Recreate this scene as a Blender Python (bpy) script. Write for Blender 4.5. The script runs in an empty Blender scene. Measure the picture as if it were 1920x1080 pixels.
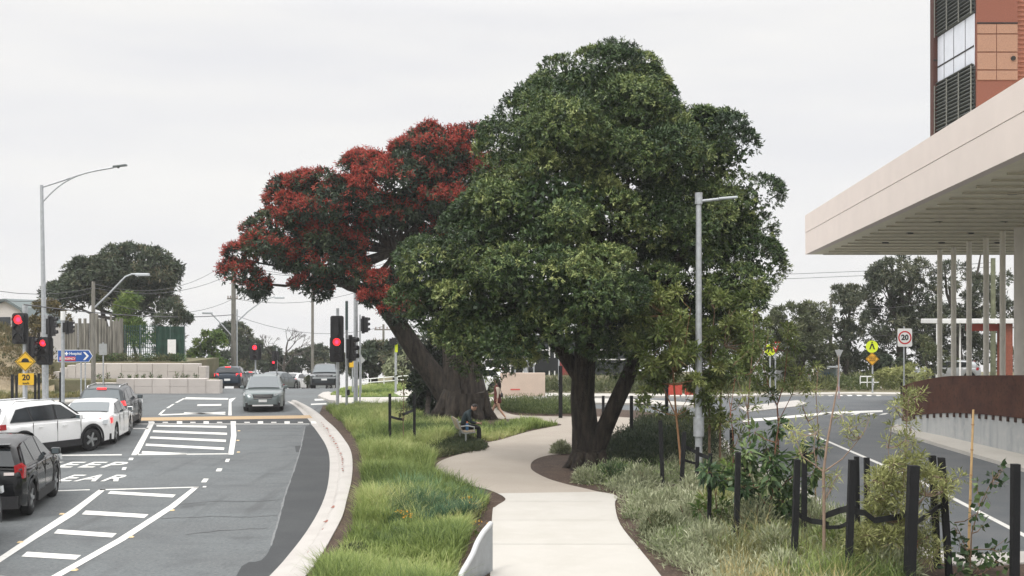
import bpy, bmesh, math, random
import numpy as np
from mathutils import Vector, Matrix
from mathutils.geometry import tessellate_polygon
R = math.radians
SC = bpy.context.scene
COL = SC.collection
# ---------------------------------------------------------------- camera
F, H, HY = 2200.0, 4.2, 600.0          # focal length in photo pixels, eye height, horizon row
cd = bpy.data.cameras.new('camera'); cam = bpy.data.objects.new('camera', cd); COL.objects.link(cam)
cam.location = (0, 0, H); cam.rotation_euler = (R(90), 0, 0)
cd.sensor_width = 36; cd.lens = F / 1920 * 36; cd.shift_y = (HY - 540) / 1920
cd.clip_start = .1; cd.clip_end = 9000
SC.camera = cam
# ---------------------------------------------------------------- overcast sky
SUN_EL, SUN_AZ = 52, 215               # azimuth clockwise from +Y: the sun stands behind the camera's left shoulder
w = bpy.data.worlds.new('World'); SC.world = w; w.use_nodes = True
nt = w.node_tree; nt.nodes.clear()
def wn(t, **k):
    n = nt.nodes.new(t)
    for a, b in k.items(): setattr(n, a, b)
    return n
wo = wn('ShaderNodeOutputWorld'); bg1 = wn('ShaderNodeBackground'); bg2 = wn('ShaderNodeBackground'); mx = wn('ShaderNodeMixShader')
sky = wn('ShaderNodeTexSky', sky_type='NISHITA', sun_disc=False, sun_elevation=R(SUN_EL), sun_rotation=R(SUN_AZ))
nt.links.new(sky.outputs[0], bg1.inputs[0]); bg1.inputs[1].default_value = .1
tc = wn('ShaderNodeTexCoord'); sx = wn('ShaderNodeSeparateXYZ'); nt.links.new(tc.outputs['Generated'], sx.inputs[0])
mr = wn('ShaderNodeMapRange'); mr.inputs[1].default_value = .25; mr.inputs[2].default_value = .8; mr.inputs[3].default_value = 0; mr.inputs[4].default_value = 1
nt.links.new(sx.outputs[2], mr.inputs[0])
mp = wn('ShaderNodeMapping'); mp.inputs[3].default_value = (1.6, 1.6, 9); nt.links.new(tc.outputs['Generated'], mp.inputs[0])
nz = wn('ShaderNodeTexNoise'); nz.inputs['Scale'].default_value = 2.2; nz.inputs['Detail'].default_value = 5; nt.links.new(mp.outputs[0], nz.inputs[0])
cr = wn('ShaderNodeValToRGB'); cr.color_ramp.elements[0].position = .33; cr.color_ramp.elements[0].color = (.86, .86, .88, 1)
cr.color_ramp.elements[1].position = .66; cr.color_ramp.elements[1].color = (.95, .94, .925, 1); nt.links.new(nz.outputs[0], cr.inputs[0])
m2 = wn('ShaderNodeMix', data_type='RGBA'); nt.links.new(mr.outputs[0], m2.inputs[0]); nt.links.new(cr.outputs[0], m2.inputs[6]); m2.inputs[7].default_value = (2.65, 2.63, 2.62, 1)
nt.links.new(m2.outputs[2], bg2.inputs[0]); bg2.inputs[1].default_value = 1
mx.inputs[0].default_value = .97
nt.links.new(bg1.outputs[0], mx.inputs[1]); nt.links.new(bg2.outputs[0], mx.inputs[2]); nt.links.new(mx.outputs[0], wo.inputs[0])
sd = bpy.data.lights.new('sun', 'SUN'); sd.energy = 1.5; sd.angle = R(14); sd.color = (1, .96, .9)
sun = bpy.data.objects.new('sun', sd); COL.objects.link(sun)
sv = Vector((math.sin(R(SUN_AZ)) * math.cos(R(SUN_EL)), math.cos(R(SUN_AZ)) * math.cos(R(SUN_EL)), math.sin(R(SUN_EL))))
sun.rotation_euler = sv.to_track_quat('Z', 'Y').to_euler()
SC.view_settings.view_transform = 'Standard'; SC.view_settings.look = 'None'; SC.view_settings.gamma = 1; SC.view_settings.exposure = 0
SC.render.engine = 'CYCLES'
try:
    SC.cycles.use_denoising = True; SC.cycles.max_bounces = 6; SC.cycles.transparent_max_bounces = 12
except Exception: pass
# ---------------------------------------------------------------- helpers
def P(x, y, D): return Vector(((x - 960) / F * D, D, H - (y - HY) / F * D))
def G(x, y, z=0.0):
    D = (H - z) * F / (y - HY); return Vector(((x - 960) / F * D, D, z))
def GD(y, z=0.0): return (H - z) * F / (y - HY)
def rot2(v, a): return Vector((v[0] * math.cos(a) - v[1] * math.sin(a), v[0] * math.sin(a) + v[1] * math.cos(a), v[2] if len(v) > 2 else 0))
class MB:
    def __init__(s): s.v = []; s.f = []
    def add(s, vs, fs):
        o = len(s.v); s.v += [tuple(v) for v in vs]; s.f += [tuple(i + o for i in f) for f in fs]; return s
    def box(s, c, d, rz=0, m=None, tap=1.0):
        c = Vector(c); vs = []
        for k in range(8):
            sx_, sy_, sz_ = (k & 1) * 2 - 1, (k >> 1 & 1) * 2 - 1, (k >> 2 & 1) * 2 - 1
            t = tap if sz_ > 0 else 1
            p = Vector((sx_ * d[0] / 2 * t, sy_ * d[1] / 2 * t, sz_ * d[2] / 2))
            p = (m @ p) if m else rot2(p, rz)
            vs.append(c + p)
        return s.add(vs, [(0, 2, 3, 1), (4, 5, 7, 6), (0, 1, 5, 4), (2, 6, 7, 3), (0, 4, 6, 2), (1, 3, 7, 5)])
    def tube(s, pts, r, n=8, cap=True):
        pts = [Vector(p) for p in pts]; k = len(pts)
        rs = list(r) if isinstance(r, (list, tuple)) else [r] * k
        vs = []; up = None
        for i, p in enumerate(pts):
            t = (pts[min(i + 1, k - 1)] - pts[max(i - 1, 0)]).normalized()
            if up is None:
                up = Vector((0, 0, 1)) if abs(t.z) < .9 else Vector((1, 0, 0))
            a = (up - t * up.dot(t)).normalized(); b = t.cross(a); up = a
            for j in range(n):
                q = 2 * math.pi * j / n
                vs.append(p + a * math.cos(q) * rs[i] + b * math.sin(q) * rs[i])
        fs = [(i * n + j, i * n + (j + 1) % n, (i + 1) * n + (j + 1) % n, (i + 1) * n + j) for i in range(k - 1) for j in range(n)]
        if cap: fs += [tuple(range(n - 1, -1, -1)), tuple(range((k - 1) * n, k * n))]
        return s.add(vs, fs)
    def cyl(s, c, r, h, n=16, axis=2, r2=None):
        d = Vector((0, 0, 0)); d[axis] = h / 2; c = Vector(c)
        return s.tube([c - d, c + d], [r, r if r2 is None else r2], n)
    def prism(s, poly, z0, z1):            # poly: (x, y) list in any order, vertical extrusion
        n = len(poly)
        vs = [(p[0], p[1], z0) for p in poly] + [(p[0], p[1], z1) for p in poly]
        fs = [(i, (i + 1) % n, n + (i + 1) % n, n + i) for i in range(n)]
        tri = tessellate_polygon([[Vector((p[0], p[1], 0)) for p in poly]])
        for t in tri: fs += [(t[0] + n, t[1] + n, t[2] + n), (t[2], t[1], t[0])]
        return s.add(vs, fs)
    def slab(s, poly, y0, y1):             # poly in (x, z), extruded along y
        n = len(poly)
        vs = [(p[0], y0, p[1]) for p in poly] + [(p[0], y1, p[1]) for p in poly]
        fs = [(i, (i + 1) % n, n + (i + 1) % n, n + i) for i in range(n)]
        for t in tessellate_polygon([[Vector((p[0], p[1], 0)) for p in poly]]): fs += [(t[0] + n, t[1] + n, t[2] + n), (t[2], t[1], t[0])]
        return s.add(vs, fs)
    def sheet(s, pts):                     # flat polygon facing up
        n = len(pts); fs = []
        for t in tessellate_polygon([[Vector((p[0], p[1], 0)) for p in pts]]):
            a, b, c = (Vector(pts[i]) for i in t)
            fs.append(t if (b - a).cross(c - a).z > 0 else t[::-1])
        return s.add(pts, fs)
    def disc(s, c, r, ny=-1, n=20):        # disc facing -y
        return s.add([(c[0] + r * math.cos(2 * math.pi * i / n), c[1], c[2] + r * math.sin(2 * math.pi * i / n)) for i in range(n)], [tuple(range(n))])
    def build(s, name, m, parent=None, smooth=0, bevel=0, fix=True, loc=None):
        me = bpy.data.meshes.new(name); me.from_pydata(s.v, [], s.f)
        if fix:
            b = bmesh.new(); b.from_mesh(me)
            if bevel:
                bmesh.ops.remove_doubles(b, verts=b.verts, dist=1e-4)
            bmesh.ops.recalc_face_normals(b, faces=b.faces); b.to_mesh(me); b.free()
        me.materials.append(m)
        if smooth:
            me.polygons.foreach_set('use_smooth', [True] * len(me.polygons))
            me.set_sharp_from_angle(angle=R(smooth))
        o = bpy.data.objects.new(name, me); COL.objects.link(o)
        if parent: o.parent = parent
        if loc is not None: o.location = loc
        if bevel:
            bv = o.modifiers.new('edge', 'BEVEL'); bv.width = bevel; bv.segments = 2; bv.limit_method = 'ANGLE'; bv.angle_limit = R(40)
        return o
def thing(name, label, cat, loc=(0, 0, 0), rz=0, group=None):
    o = bpy.data.objects.new(name, None); COL.objects.link(o); o.empty_display_size = .2
    o.location = loc; o.rotation_euler = (0, 0, rz); o['label'] = label; o['category'] = cat
    if group: o['group'] = group
    return o
def tag(o, label, cat, group=None, kind=None):
    o['label'] = label; o['category'] = cat
    if group: o['group'] = group
    if kind: o['kind'] = kind
    return o
def struct(o): o['kind'] = 'structure'; return o
def dup(root, loc, rz, label, group=None):
    r = root.copy(); COL.objects.link(r); r.location = loc; r.rotation_euler = (0, 0, rz); r['label'] = label
    if group: r['group'] = group
    for ch in list(root.children):
        c = ch.copy(); COL.objects.link(c); c.parent = r
        for g in ch.children:
            d = g.copy(); COL.objects.link(d); d.parent = c
    return r
# ---------------------------------------------------------------- materials
MATS = {}
def mat(name, col, rough=.6, var=.12, scale=6, bump=0, bscale=None, metal=0, spec=.4, emit=0, coat=0, col2=None, coords='Object', detail=6, stretch=None, bdist=.02):
    if name in MATS: return MATS[name]
    m = bpy.data.materials.new(name); m.use_nodes = True; n = m.node_tree.nodes; L = m.node_tree.links
    b = n['Principled BSDF']; b.inputs['Roughness'].default_value = rough; b.inputs['Metallic'].default_value = metal
    b.inputs['Specular IOR Level'].default_value = spec; b.inputs['Coat Weight'].default_value = coat; b.inputs['Coat Roughness'].default_value = .08
    c = Vector(col)
    if var or col2 or bump:
        if coords == 'World':
            g = n.new('ShaderNodeNewGeometry'); src = g.outputs['Position']
        else:
            g = n.new('ShaderNodeTexCoord'); src = g.outputs['Object']
        if stretch:
            mm = n.new('ShaderNodeMapping'); mm.inputs[3].default_value = stretch; L.new(src, mm.inputs[0]); src = mm.outputs[0]
        t = n.new('ShaderNodeTexNoise'); t.inputs['Scale'].default_value = scale; t.inputs['Detail'].default_value = detail; L.new(src, t.inputs[0])
        r = n.new('ShaderNodeValToRGB'); r.color_ramp.elements[0].position = .3; r.color_ramp.elements[1].position = .7
        a0 = c * (1 - var); a1 = Vector(col2) if col2 else c * (1 + var)
        r.color_ramp.elements[0].color = (*a0, 1); r.color_ramp.elements[1].color = (*a1, 1)
        L.new(t.outputs[0], r.inputs[0]); L.new(r.outputs[0], b.inputs['Base Color'])
        if bump:
            t2 = n.new('ShaderNodeTexNoise'); t2.inputs['Scale'].default_value = bscale or scale * 3; t2.inputs['Detail'].default_value = 5; L.new(src, t2.inputs[0])
            bp = n.new('ShaderNodeBump'); bp.inputs['Strength'].default_value = bump; bp.inputs['Distance'].default_value = bdist
            L.new(t2.outputs[0], bp.inputs['Height']); L.new(bp.outputs[0], b.inputs['Normal'])
    else:
        b.inputs['Base Color'].default_value = (*c, 1)
    if emit:
        b.inputs['Emission Color'].default_value = (*c, 1); b.inputs['Emission Strength'].default_value = emit
    MATS[name] = m; return m
def layered(name, base, layers, rough=.9, bump=.3, bscale=60, spec=.3):
    """ground material: world-space colour built from several noises; layers = (colour, scale, lo, hi, amount[, stretch])"""
    m = bpy.data.materials.new(name); m.use_nodes = True; n = m.node_tree.nodes; L = m.node_tree.links
    b = n['Principled BSDF']; b.inputs['Roughness'].default_value = rough; b.inputs['Specular IOR Level'].default_value = spec
    g = n.new('ShaderNodeNewGeometry'); cur = None
    for i, ly in enumerate(layers):
        src = g.outputs['Position']
        if len(ly) > 5:
            mm = n.new('ShaderNodeMapping'); mm.inputs[3].default_value = ly[5]; L.new(src, mm.inputs[0]); src = mm.outputs[0]
        t = n.new('ShaderNodeTexNoise'); t.inputs['Scale'].default_value = ly[1]; t.inputs['Detail'].default_value = 4; L.new(src, t.inputs[0])
        r = n.new('ShaderNodeMapRange'); r.inputs[1].default_value = ly[2]; r.inputs[2].default_value = ly[3]; r.inputs[4].default_value = ly[4]; L.new(t.outputs[0], r.inputs[0])
        x = n.new('ShaderNodeMix'); x.data_type = 'RGBA'; L.new(r.outputs[0], x.inputs[0]); x.inputs[7].default_value = (*ly[0], 1)
        if cur is None: x.inputs[6].default_value = (*base, 1)
        else: L.new(cur, x.inputs[6])
        cur = x.outputs[2]
    L.new(cur, b.inputs['Base Color'])
    t2 = n.new('ShaderNodeTexNoise'); t2.inputs['Scale'].default_value = bscale; t2.inputs['Detail'].default_value = 4; L.new(g.outputs['Position'], t2.inputs[0])
    bp = n.new('ShaderNodeBump'); bp.inputs['Strength'].default_value = bump; bp.inputs['Distance'].default_value = .015
    L.new(t2.outputs[0], bp.inputs['Height']); L.new(bp.outputs[0], b.inputs['Normal'])
    MATS[name] = m; return m
def leafmat(name, stops, rough=.55, trans=.25, spec=.35):
    """foliage: colour picked per leaf from its own 'tint' value"""
    m = bpy.data.materials.new(name); m.use_nodes = True; n = m.node_tree.nodes; L = m.node_tree.links
    b = n['Principled BSDF']; b.inputs['Roughness'].default_value = rough; b.inputs['Specular IOR Level'].default_value = spec
    a = n.new('ShaderNodeAttribute'); a.attribute_name = 'tint'
    r = n.new('ShaderNodeValToRGB'); e = r.color_ramp.elements
    while len(e) < len(stops): e.new(.5)
    for i, (p, c) in enumerate(stops): e[i].position = p; e[i].color = (*c, 1)
    L.new(a.outputs['Fac'], r.inputs[0]); L.new(r.outputs[0], b.inputs['Base Color'])
    t = n.new('ShaderNodeBsdfTranslucent'); L.new(r.outputs[0], t.inputs[0])
    x = n.new('ShaderNodeMixShader'); x.inputs[0].default_value = trans
    L.new(b.outputs[0], x.inputs[1]); L.new(t.outputs[0], x.inputs[2]); L.new(x.outputs[0], n['Material Output'].inputs[0])
    MATS[name] = m; return m
galv = mat('galvanised_steel', (.42, .44, .46), .5, .15, 9, metal=.35)
darkgalv = mat('weathered_steel', (.16, .2, .2), .5, .2, 9, metal=.3)
black = mat('black_paint', (.012, .013, .014), .55, .2, 20)
blackp = mat('black_plastic', (.018, .018, .02), .6, .25, 30)
timberblk = mat('black_timber', (.007, .0075, .009), .85, .4, 12, bump=.5, bscale=60, stretch=(6, 6, 1))
white = mat('white_paint', (.78, .78, .77), .5, .06, 5)
wood = mat('weathered_wood', (.2, .19, .165), .85, .3, 4, bump=.6, bscale=30, stretch=(6, 6, .6))
concrete = mat('concrete', (.5, .48, .45), .85, .1, 2, bump=.15, bscale=60, coords='World')
bark = mat('rough_bark', (.028, .021, .017), .95, .5, 3, bump=1.0, bscale=16, col2=(.085, .068, .052), stretch=(3, 3, .55), bdist=.16)
barkfar = mat('grey_bark', (.07, .06, .05), .95, .4, 2)
stem_m = mat('young_bark', (.2, .13, .085), .85, .35, 8)
red_on = mat('red_lamp', (1, .025, .03), .3, 0, emit=1.9)
red_core = mat('red_lamp_core', (1, .03, .11), .3, 0, emit=2.4)
lamp_off = mat('dark_lens', (.015, .012, .012), .2, 0)
# ---------------------------------------------------------------- ground, roads, paths
asphalt = layered('asphalt', (.117, .126, .129), [((.138, .154, .159), .35, .4, .65, .7), ((.085, .09, .092), 12, .5, .66, .7), ((.18, .185, .187), 17, .54, .68, .7), ((.07, .075, .08), 1.3, .5, .75, .5), ((.2, .2, .2), 55, .58, .72, .5), ((.035, .037, .04), 70, .58, .75, .7), ((.085, .09, .094), .9, .56, .7, .6, (.25, 1.6, 1)), ((.075, .078, .08), 1.1, .58, .72, .6, (1.7, .12, 1)), ((.06, .062, .064), .5, .64, .7, .6)], rough=.85, bump=.5, bscale=90)
asphalt_new = layered('fresh_asphalt', (.048, .051, .054), [((.062, .066, .068), .8, .4, .65, .7), ((.12, .12, .12), 60, .6, .72, .5), ((.022, .023, .024), 75, .56, .75, .8)], rough=.85, bump=.6, bscale=90)
asphalt_mid = layered('right_asphalt', (.1, .109, .117), [((.13, .135, .14), .6, .4, .65, .7), ((.16, .16, .16), 60, .6, .72, .5), ((.035, .037, .04), 75, .56, .75, .7)], rough=.85, bump=.5, bscale=90)
conc_path = layered('path_concrete', (.455, .435, .4), [((.4, .38, .34), .7, .4, .7, .6), ((.36, .34, .3), 45, .58, .75, .35), ((.48, .46, .425), 3, .5, .7, .4)], rough=.85, bump=.15, bscale=80)
conc_kerb = layered('kerb_concrete', (.43, .41, .385), [((.36, .335, .315), 1.6, .45, .7, .6), ((.3, .27, .25), 40, .6, .75, .4)], rough=.85, bump=.2, bscale=80)
aggregate = layered('exposed_aggregate', (.34, .3, .255), [((.39, .35, .3), .8, .4, .7, .6), ((.2, .17, .145), 55, .55, .7, .6), ((.42, .37, .31), 65, .6, .75, .6)], rough=.9, bump=.4, bscale=90)
mulch = layered('bark_mulch', (.075, .05, .036), [((.045, .03, .023), 2, .4, .6, .7), ((.16, .115, .085), 22, .56, .68, .8), ((.02, .014, .011), 30, .56, .7, .8)], rough=.95, bump=1.0, bscale=35)
soil = layered('dry_ground', (.17, .15, .095), [((.1, .11, .05), .25, .45, .62, .7), ((.24, .2, .13), 1.5, .5, .7, .6), ((.07, .075, .035), 7, .55, .7, .5)], rough=.95, bump=.6, bscale=12)
lawn_m = layered('lawn', (.13, .19, .045), [((.09, .14, .035), .7, .4, .65, .8), ((.2, .24, .08), 5, .55, .7, .6)], rough=.95, bump=.9, bscale=25)
paint = layered('road_paint', (.66, .65, .62), [((.48, .47, .45), 7, .5, .72, .6), ((.2, .2, .2), 45, .63, .72, .7)], rough=.7, bump=.2, bscale=80)
tan = layered('ramp_marking', (.42, .3, .175), [((.36, .27, .17), 5, .45, .7, .7), ((.25, .19, .12), 40, .6, .75, .5)], rough=.8, bump=.2, bscale=80)
# base ground: level here, falling away as a hillside behind the junction
us = [-14, -3, -1, -.6, -.44, -.38, -.27, -.25, -.155, -.135, -.1, 0, .2, .5, 1, 3, 14]; ys = [-40, 5, 20, 40, 60, 66, 72, 78, 85, 92, 96, 104, 112, 125, 150, 200, 300, 600, 1500, 4500]
def gz(u, y):
    a = min(0, -(y - 96) * .062); c = min(0, -(y - 72) * .062); k = 1 if -.38 <= u <= -.135 else 0      # the road on the left drops away sooner
    return -.03 + (a * (1 - k) + c * k if y < 600 else a)
mb = MB(); nx = len(us); vs = [(u * max(y, 20), y, gz(u, y)) for y in ys for u in us]
mb.add(vs, [(q * nx + i, q * nx + i + 1, (q + 1) * nx + i + 1, (q + 1) * nx + i) for q in range(len(ys) - 1) for i in range(nx - 1)])
struct(mb.build('ground', soil, fix=False))
def gsheet(name, pts, m, z, zf=None):
    mb = MB(); mb.sheet([G(x, y, z) for x, y in pts]); return mb.build(name, m, fix=False)
road_poly = [(-46, 5), (44, 5), (52, 40), (40, 66), (30, 70), (6, 70.5), (-8, 71), (-9.4, 72), (-27, 72), (-34, 68), (-60, 67), (-60, 60), (-24.5, 56), (-24.5, 40), (-20, 25), (-24, 5)]
mb = MB(); mb.sheet([(x, y, 0) for x, y in road_poly]); struct(mb.build('road', asphalt, fix=False))
mb = MB(); mb.add([(u * y, y, gz(-.2, y) + .02) for y in (72, 85, 104, 125, 150) for u in (-.34, -.138)], [(2 * i, 2 * i + 1, 2 * i + 3, 2 * i + 2) for i in range(4)]); struct(mb.build('road', asphalt, fix=False))
# pixel outlines of the kerb round the left-hand verge (gutter edge, kerb line, back of kerb)
gut = [(300, 1330), (400, 1180), (505, 1080), (547, 1033), (577, 993), (600, 953), (613, 917), (618, 880), (617, 853), (610, 833), (600, 817), (590, 803), (583, 795), (572, 781), (557, 765), (538, 752)]
bak = [(375, 1330), (475, 1180), (572, 1080), (602, 1040), (625, 1000), (642, 967), (650, 937), (659, 900), (661, 867), (657, 843), (645, 823), (629, 803), (612, 788), (599, 776), (580, 763), (556, 751)]
def smooth_line(pts, n=4):
    out = []
    for i in range(len(pts) - 1):
        p0, p1, p2, p3 = pts[max(i - 1, 0)], pts[i], pts[i + 1], pts[min(i + 2, len(pts) - 1)]
        for k in range(n):
            t = k / n
            out.append(tuple(.5 * (2 * b + (c - a) * t + (2 * a - 5 * b + 4 * c - d) * t * t + (3 * b - a - 3 * c + d) * t ** 3) for a, b, c, d in zip(p0, p1, p2, p3)))
    out.append(pts[-1]); return out
def kerb(name, g, b, m=conc_kerb, ratio=.52, hz=.13, flip=False):
    """gutter tray at road level, upstand and flat top, as one sheet swept along the kerb"""
    g = smooth_line(g); b = smooth_line(b); mb = MB(); rows = []
    for (x0, y0), (x1, y1) in zip(g, b):
        a = G(x0, y0, .006); c = G(x1, y1, hz)
        d = (c - a); d.z = 0
        rows.append([a, a + d * (ratio - .1) + Vector((0, 0, .004)), Vector((a + d * ratio)).xy.to_3d() + Vector((0, 0, hz * .8)), (a + d * (ratio + .1)).xy.to_3d() + Vector((0, 0, hz)), c, c - Vector((0, 0, .2))])
    n = len(rows[0]); vs = [v for r_ in rows for v in r_]
    mb.add(vs, [(i * n + j, (i + 1) * n + j, (i + 1) * n + j + 1, i * n + j + 1) for i in range(len(rows) - 1) for j in range(n - 1)])
    o = mb.build(name, m, fix=False, smooth=50); return struct(o)
kerb('kerb', gut, bak)
# island between the two roads: mulch bed carrying verge, paths and trees
rk_g = [(1352, 800), (1352, 812), (1372, 836), (1440, 878), (1520, 925), (1610, 976), (1730, 1022), (1810, 1040), (1905, 1034), (2100, 1024)]
rk_b = [(1310, 800), (1325, 818), (1352, 842), (1425, 890), (1507, 940), (1600, 993), (1722, 1040), (1805, 1060), (1905, 1055), (2100, 1045)]
kerb('kerb', rk_g, rk_b)
isl = [G(x, y, .1) for x, y in smooth_line(bak[:-2])] + [G(605, 760, .1), G(700, 757, .1), G(1000, 760, .1), G(1200, 770, .1), G(1290, 786, .1)] + [G(x, y, .1) for x, y in smooth_line(rk_b)] + [G(2100, 1330, .1)]
mb = MB(); mb.sheet(isl); struct(mb.build('garden_bed', mulch, fix=False))
# concrete path in front, aggregate path behind it
pl = [(919, 1400), (919, 1080), (923, 965), (929, 950), (947, 938), (944, 931), (933, 925)]
pr = [(1123, 922), (1148, 926), (1158, 933), (1153, 945), (1163, 983), (1200, 1030), (1240, 1080), (1330, 1200), (1420, 1400)]
struct(gsheet('footpath', smooth_line(pl) + smooth_line(pr), conc_path, .115))
al = [(933, 925), (915, 918), (880, 910), (850, 905), (823, 892), (815, 880), (823, 866), (850, 855), (893, 844), (918, 838), (910, 831), (940, 824), (987, 810), (1030, 801), (1053, 796), (1020, 790), (975, 785), (943, 786), (925, 781), (912, 770), (915, 764)]
ar = [(933, 764), (960, 777), (1010, 780), (1075, 781), (1180, 783), (1195, 796), (1150, 815), (1110, 835), (1073, 848), (1027, 854), (1003, 862), (995, 872), (1000, 883), (1027, 897), (1060, 907), (1090, 914), (1123, 922)]
struct(gsheet('path', smooth_line(al) + smooth_line(ar), aggregate, .113))
jt = MB()
for y0 in (940, 975, 1020, 1085): 
    a, b = G(922, y0, .119), G(1140 + (y0 - 953) * .8, y0, .119); jt.add([a, b, b + Vector((0, .012, 0)), a + Vector((0, .012, 0))], [(0, 1, 2, 3)])
struct(jt.build('path_joints', mat('joint_shadowless', (.28, .265, .24), .9, .1), fix=False))
# dark reinstatement strip along the kerb and the utility patch
nl = [(390, 1330), (440, 1085), (490, 1050), (507, 1026), (523, 970), (533, 933), (550, 887), (563, 847), (572, 800)]
struct(gsheet('road_patch', smooth_line(nl) + [(583, 796)] + smooth_line(gut[:13][::-1]), asphalt_new, .004))
struct(gsheet('road_patch', [(553, 836), (582, 834), (585, 847), (555, 848)], asphalt_new, .0045))
# far side: strips of footpath, slip road, lawn
struct(gsheet('side_road', [(1356, 812), (1420, 862), (1540, 932), (1720, 1015), (1810, 1034), (2100, 1018), (2100, 940), (1920, 872), (1720, 803), (1700, 780), (1700, 738), (1330, 744), (1330, 790)], asphalt_mid, .004))
def raised(name, pts, m, z=.1):
    mb = MB(); mb.prism([G(x, y, z).xy for x, y in pts], -.02, z); return struct(mb.build(name, m))
raised('footpath', [(628, 752), (640, 745), (790, 744), (930, 744), (1200, 748), (1330, 757), (1335, 762), (1200, 756), (930, 752), (640, 756)], conc_path, .1)
raised('lawn', [(612, 741), (640, 727), (700, 720), (830, 712), (925, 716), (925, 742), (640, 743)], lawn_m, .11)
raised('kerb_island', [(596, 741), (606, 735), (616, 734), (640, 741), (640, 752), (618, 750)], conc_kerb, .12)
raised('footpath', [(738, 736), (760, 729), (800, 728), (830, 742), (750, 742)], conc_path, .125)
raised('footpath', [(1000, 735), (1330, 737), (1600, 733), (1690, 735), (1690, 739), (1600, 737.5), (1330, 743), (930, 742)], conc_path, .1)
raised('kerb_island', [(1385, 763), (1495, 750), (1514, 756), (1490, 762), (1400, 772)], conc_kerb, .04)
raised('garden_bed', [(925, 743), (1000, 735.5), (1330, 738), (1600, 734), (1700, 735), (1760, 722), (1700, 715), (1000, 712), (925, 716)], soil, .12)
# footpath against the rusty wall on the right
raised('footpath', [(1667, 803), (1690, 790), (1694, 800), (1740, 812), (1785, 820), (1850, 836), (1920, 852), (2100, 893), (2300, 940), (2300, 1010), (2100, 938), (1920, 878), (1760, 832)], conc_path, .11)
# paint
def mark(quads, m=paint, z=.007, name='road_marking'):
    mb = MB()
    for q in quads: mb.sheet([G(x, y, z) for x, y in q])
    return struct(mb.build(name, m, fix=False))
def z3(pts, ox=0, oy=720, s=3): return [(x / s + ox, y / s + oy) for x, y in pts]
qs = [z3([(842, 213), (872, 213), (775, 400), (738, 400)]), z3([(1298, 220), (1325, 222), (1330, 290), (1313, 397), (1283, 397), (1300, 290)])]
for q in ([(880, 230), (1275, 235), (1275, 247), (880, 239)], [(862, 260), (1277, 274), (1277, 286), (858, 271)], [(846, 295), (1272, 313), (1270, 326), (842, 306)], [(822, 335), (1262, 357), (1260, 371), (818, 347)], [(800, 377), (1050, 389), (1048, 396), (796, 391)],
          [(770, 394), (1290, 390), (1290, 395), (768, 400)], [(728, 415), (752, 415), (746, 428), (722, 428)], [(690, 468), (714, 468), (706, 483), (684, 483)], [(1272, 421), (1294, 421), (1286, 438), (1265, 438)], [(1222, 475), (1252, 475), (1243, 491), (1213, 491)],
          [(1145, 532), (1174, 532), (1160, 553), (1130, 553)], [(1143, 574), (1163, 574), (1158, 581), (1138, 581)], [(285, 398), (685, 395), (685, 401), (285, 405)], [(300, 599), (505, 592), (505, 597), (300, 604)],
          [(560, 592), (1118, 577), (1118, 582), (560, 598)], [(560, 592), (597, 592), (462, 700), (420, 735), (180, 885), (0, 1003), (-120, 1085), (-170, 1085), (-10, 977), (170, 856), (410, 700)], [(1087, 580), (1120, 578), (990, 690), (700, 880), (345, 1080), (-200, 1400), (-260, 1400), (288, 1080), (660, 870), (950, 685)],
          [(622, 602), (990, 622), (972, 638), (605, 617)], [(482, 711), (836, 733), (812, 753), (460, 733)], [(325, 817), (657, 840), (630, 863), (303, 840)], [(152, 943), (457, 962), (425, 988), (120, 970)], [(-60, 1075), (130, 1088), (90, 1120), (-100, 1105)],
          [(750, 248), (835, 248), (833, 253), (748, 253)]):
    qs.append(z3(q))
mark(qs)
sq = []
for i, x in enumerate((770, 850, 930, 1010, 1085, 1160, 1235, 1312, 1390, 1465, 1540, 1615, 1690, 1765)):
    hh = 13 if i % 2 else 7
    sq.append(z3([(x - 15, 213 - (hh - 7) * .6), (x + 15, 213 - (hh - 7) * .6), (x + 15, 213 + hh * .7), (x - 15, 213 + hh * .7)]))
sq.append(z3([(748, 223), (1740, 223), (1740, 226), (748, 226)]))
mark(sq, z=.011)
mark([z3([(700, 190), (900, 187), (1768, 175), (1782, 192), (900, 206), (700, 206)])], tan, .010, 'ramp_marking')
mark([z3([(700, 206), (1782, 192), (1788, 222), (700, 226)])], asphalt_new, .0065, 'ramp_surface')
def z4(pts): return [(x / 4, y / 4 + 520) for x, y in pts]
mark([z4(q) for q in ([(1395, 900), (1712, 906), (1712, 917), (1380, 914)], [(1720, 912), (1770, 902), (1735, 935), (1738, 1035), (1712, 1035), (1716, 935)], [(1480, 953), (1660, 950), (1660, 962), (1480, 964)], [(1372, 908), (1390, 908), (1330, 940), (1310, 940)], [(1295, 950), (1310, 950), (1265, 980), (1245, 980)], [(1225, 995), (1245, 990), (1205, 1030), (1185, 1030)], [(1200, 1028), (1690, 1008), (1690, 1018), (1200, 1036)], [(1380, 1012), (1690, 1022), (1690, 1030), (1380, 1020)])])
mark([[(590, 748), (640, 747), (640, 750), (590, 751)], [(583, 757), (612, 756), (612, 758), (583, 759)], [(1515, 813), (1519, 812), (1720, 897), (1930, 1005), (1930, 1012), (1718, 901)]], z=.009)
# give-way teeth and zebra on the right-hand road
mark([[(1392, 786), (1440, 783), (1560, 772), (1655, 769), (1655, 772.5), (1560, 776), (1440, 788), (1392, 791)]] + [[(x, 742.5), (x + 9, 742.2), (x + 3, 738.7), (x - 5, 738.9)] for x in range(1500, 1650, 18)] + [[(x, 778), (x + 12, 777), (x + 20, 774), (x + 8, 775)] for x in range(1540, 1650, 27)], z=.0095)
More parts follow.
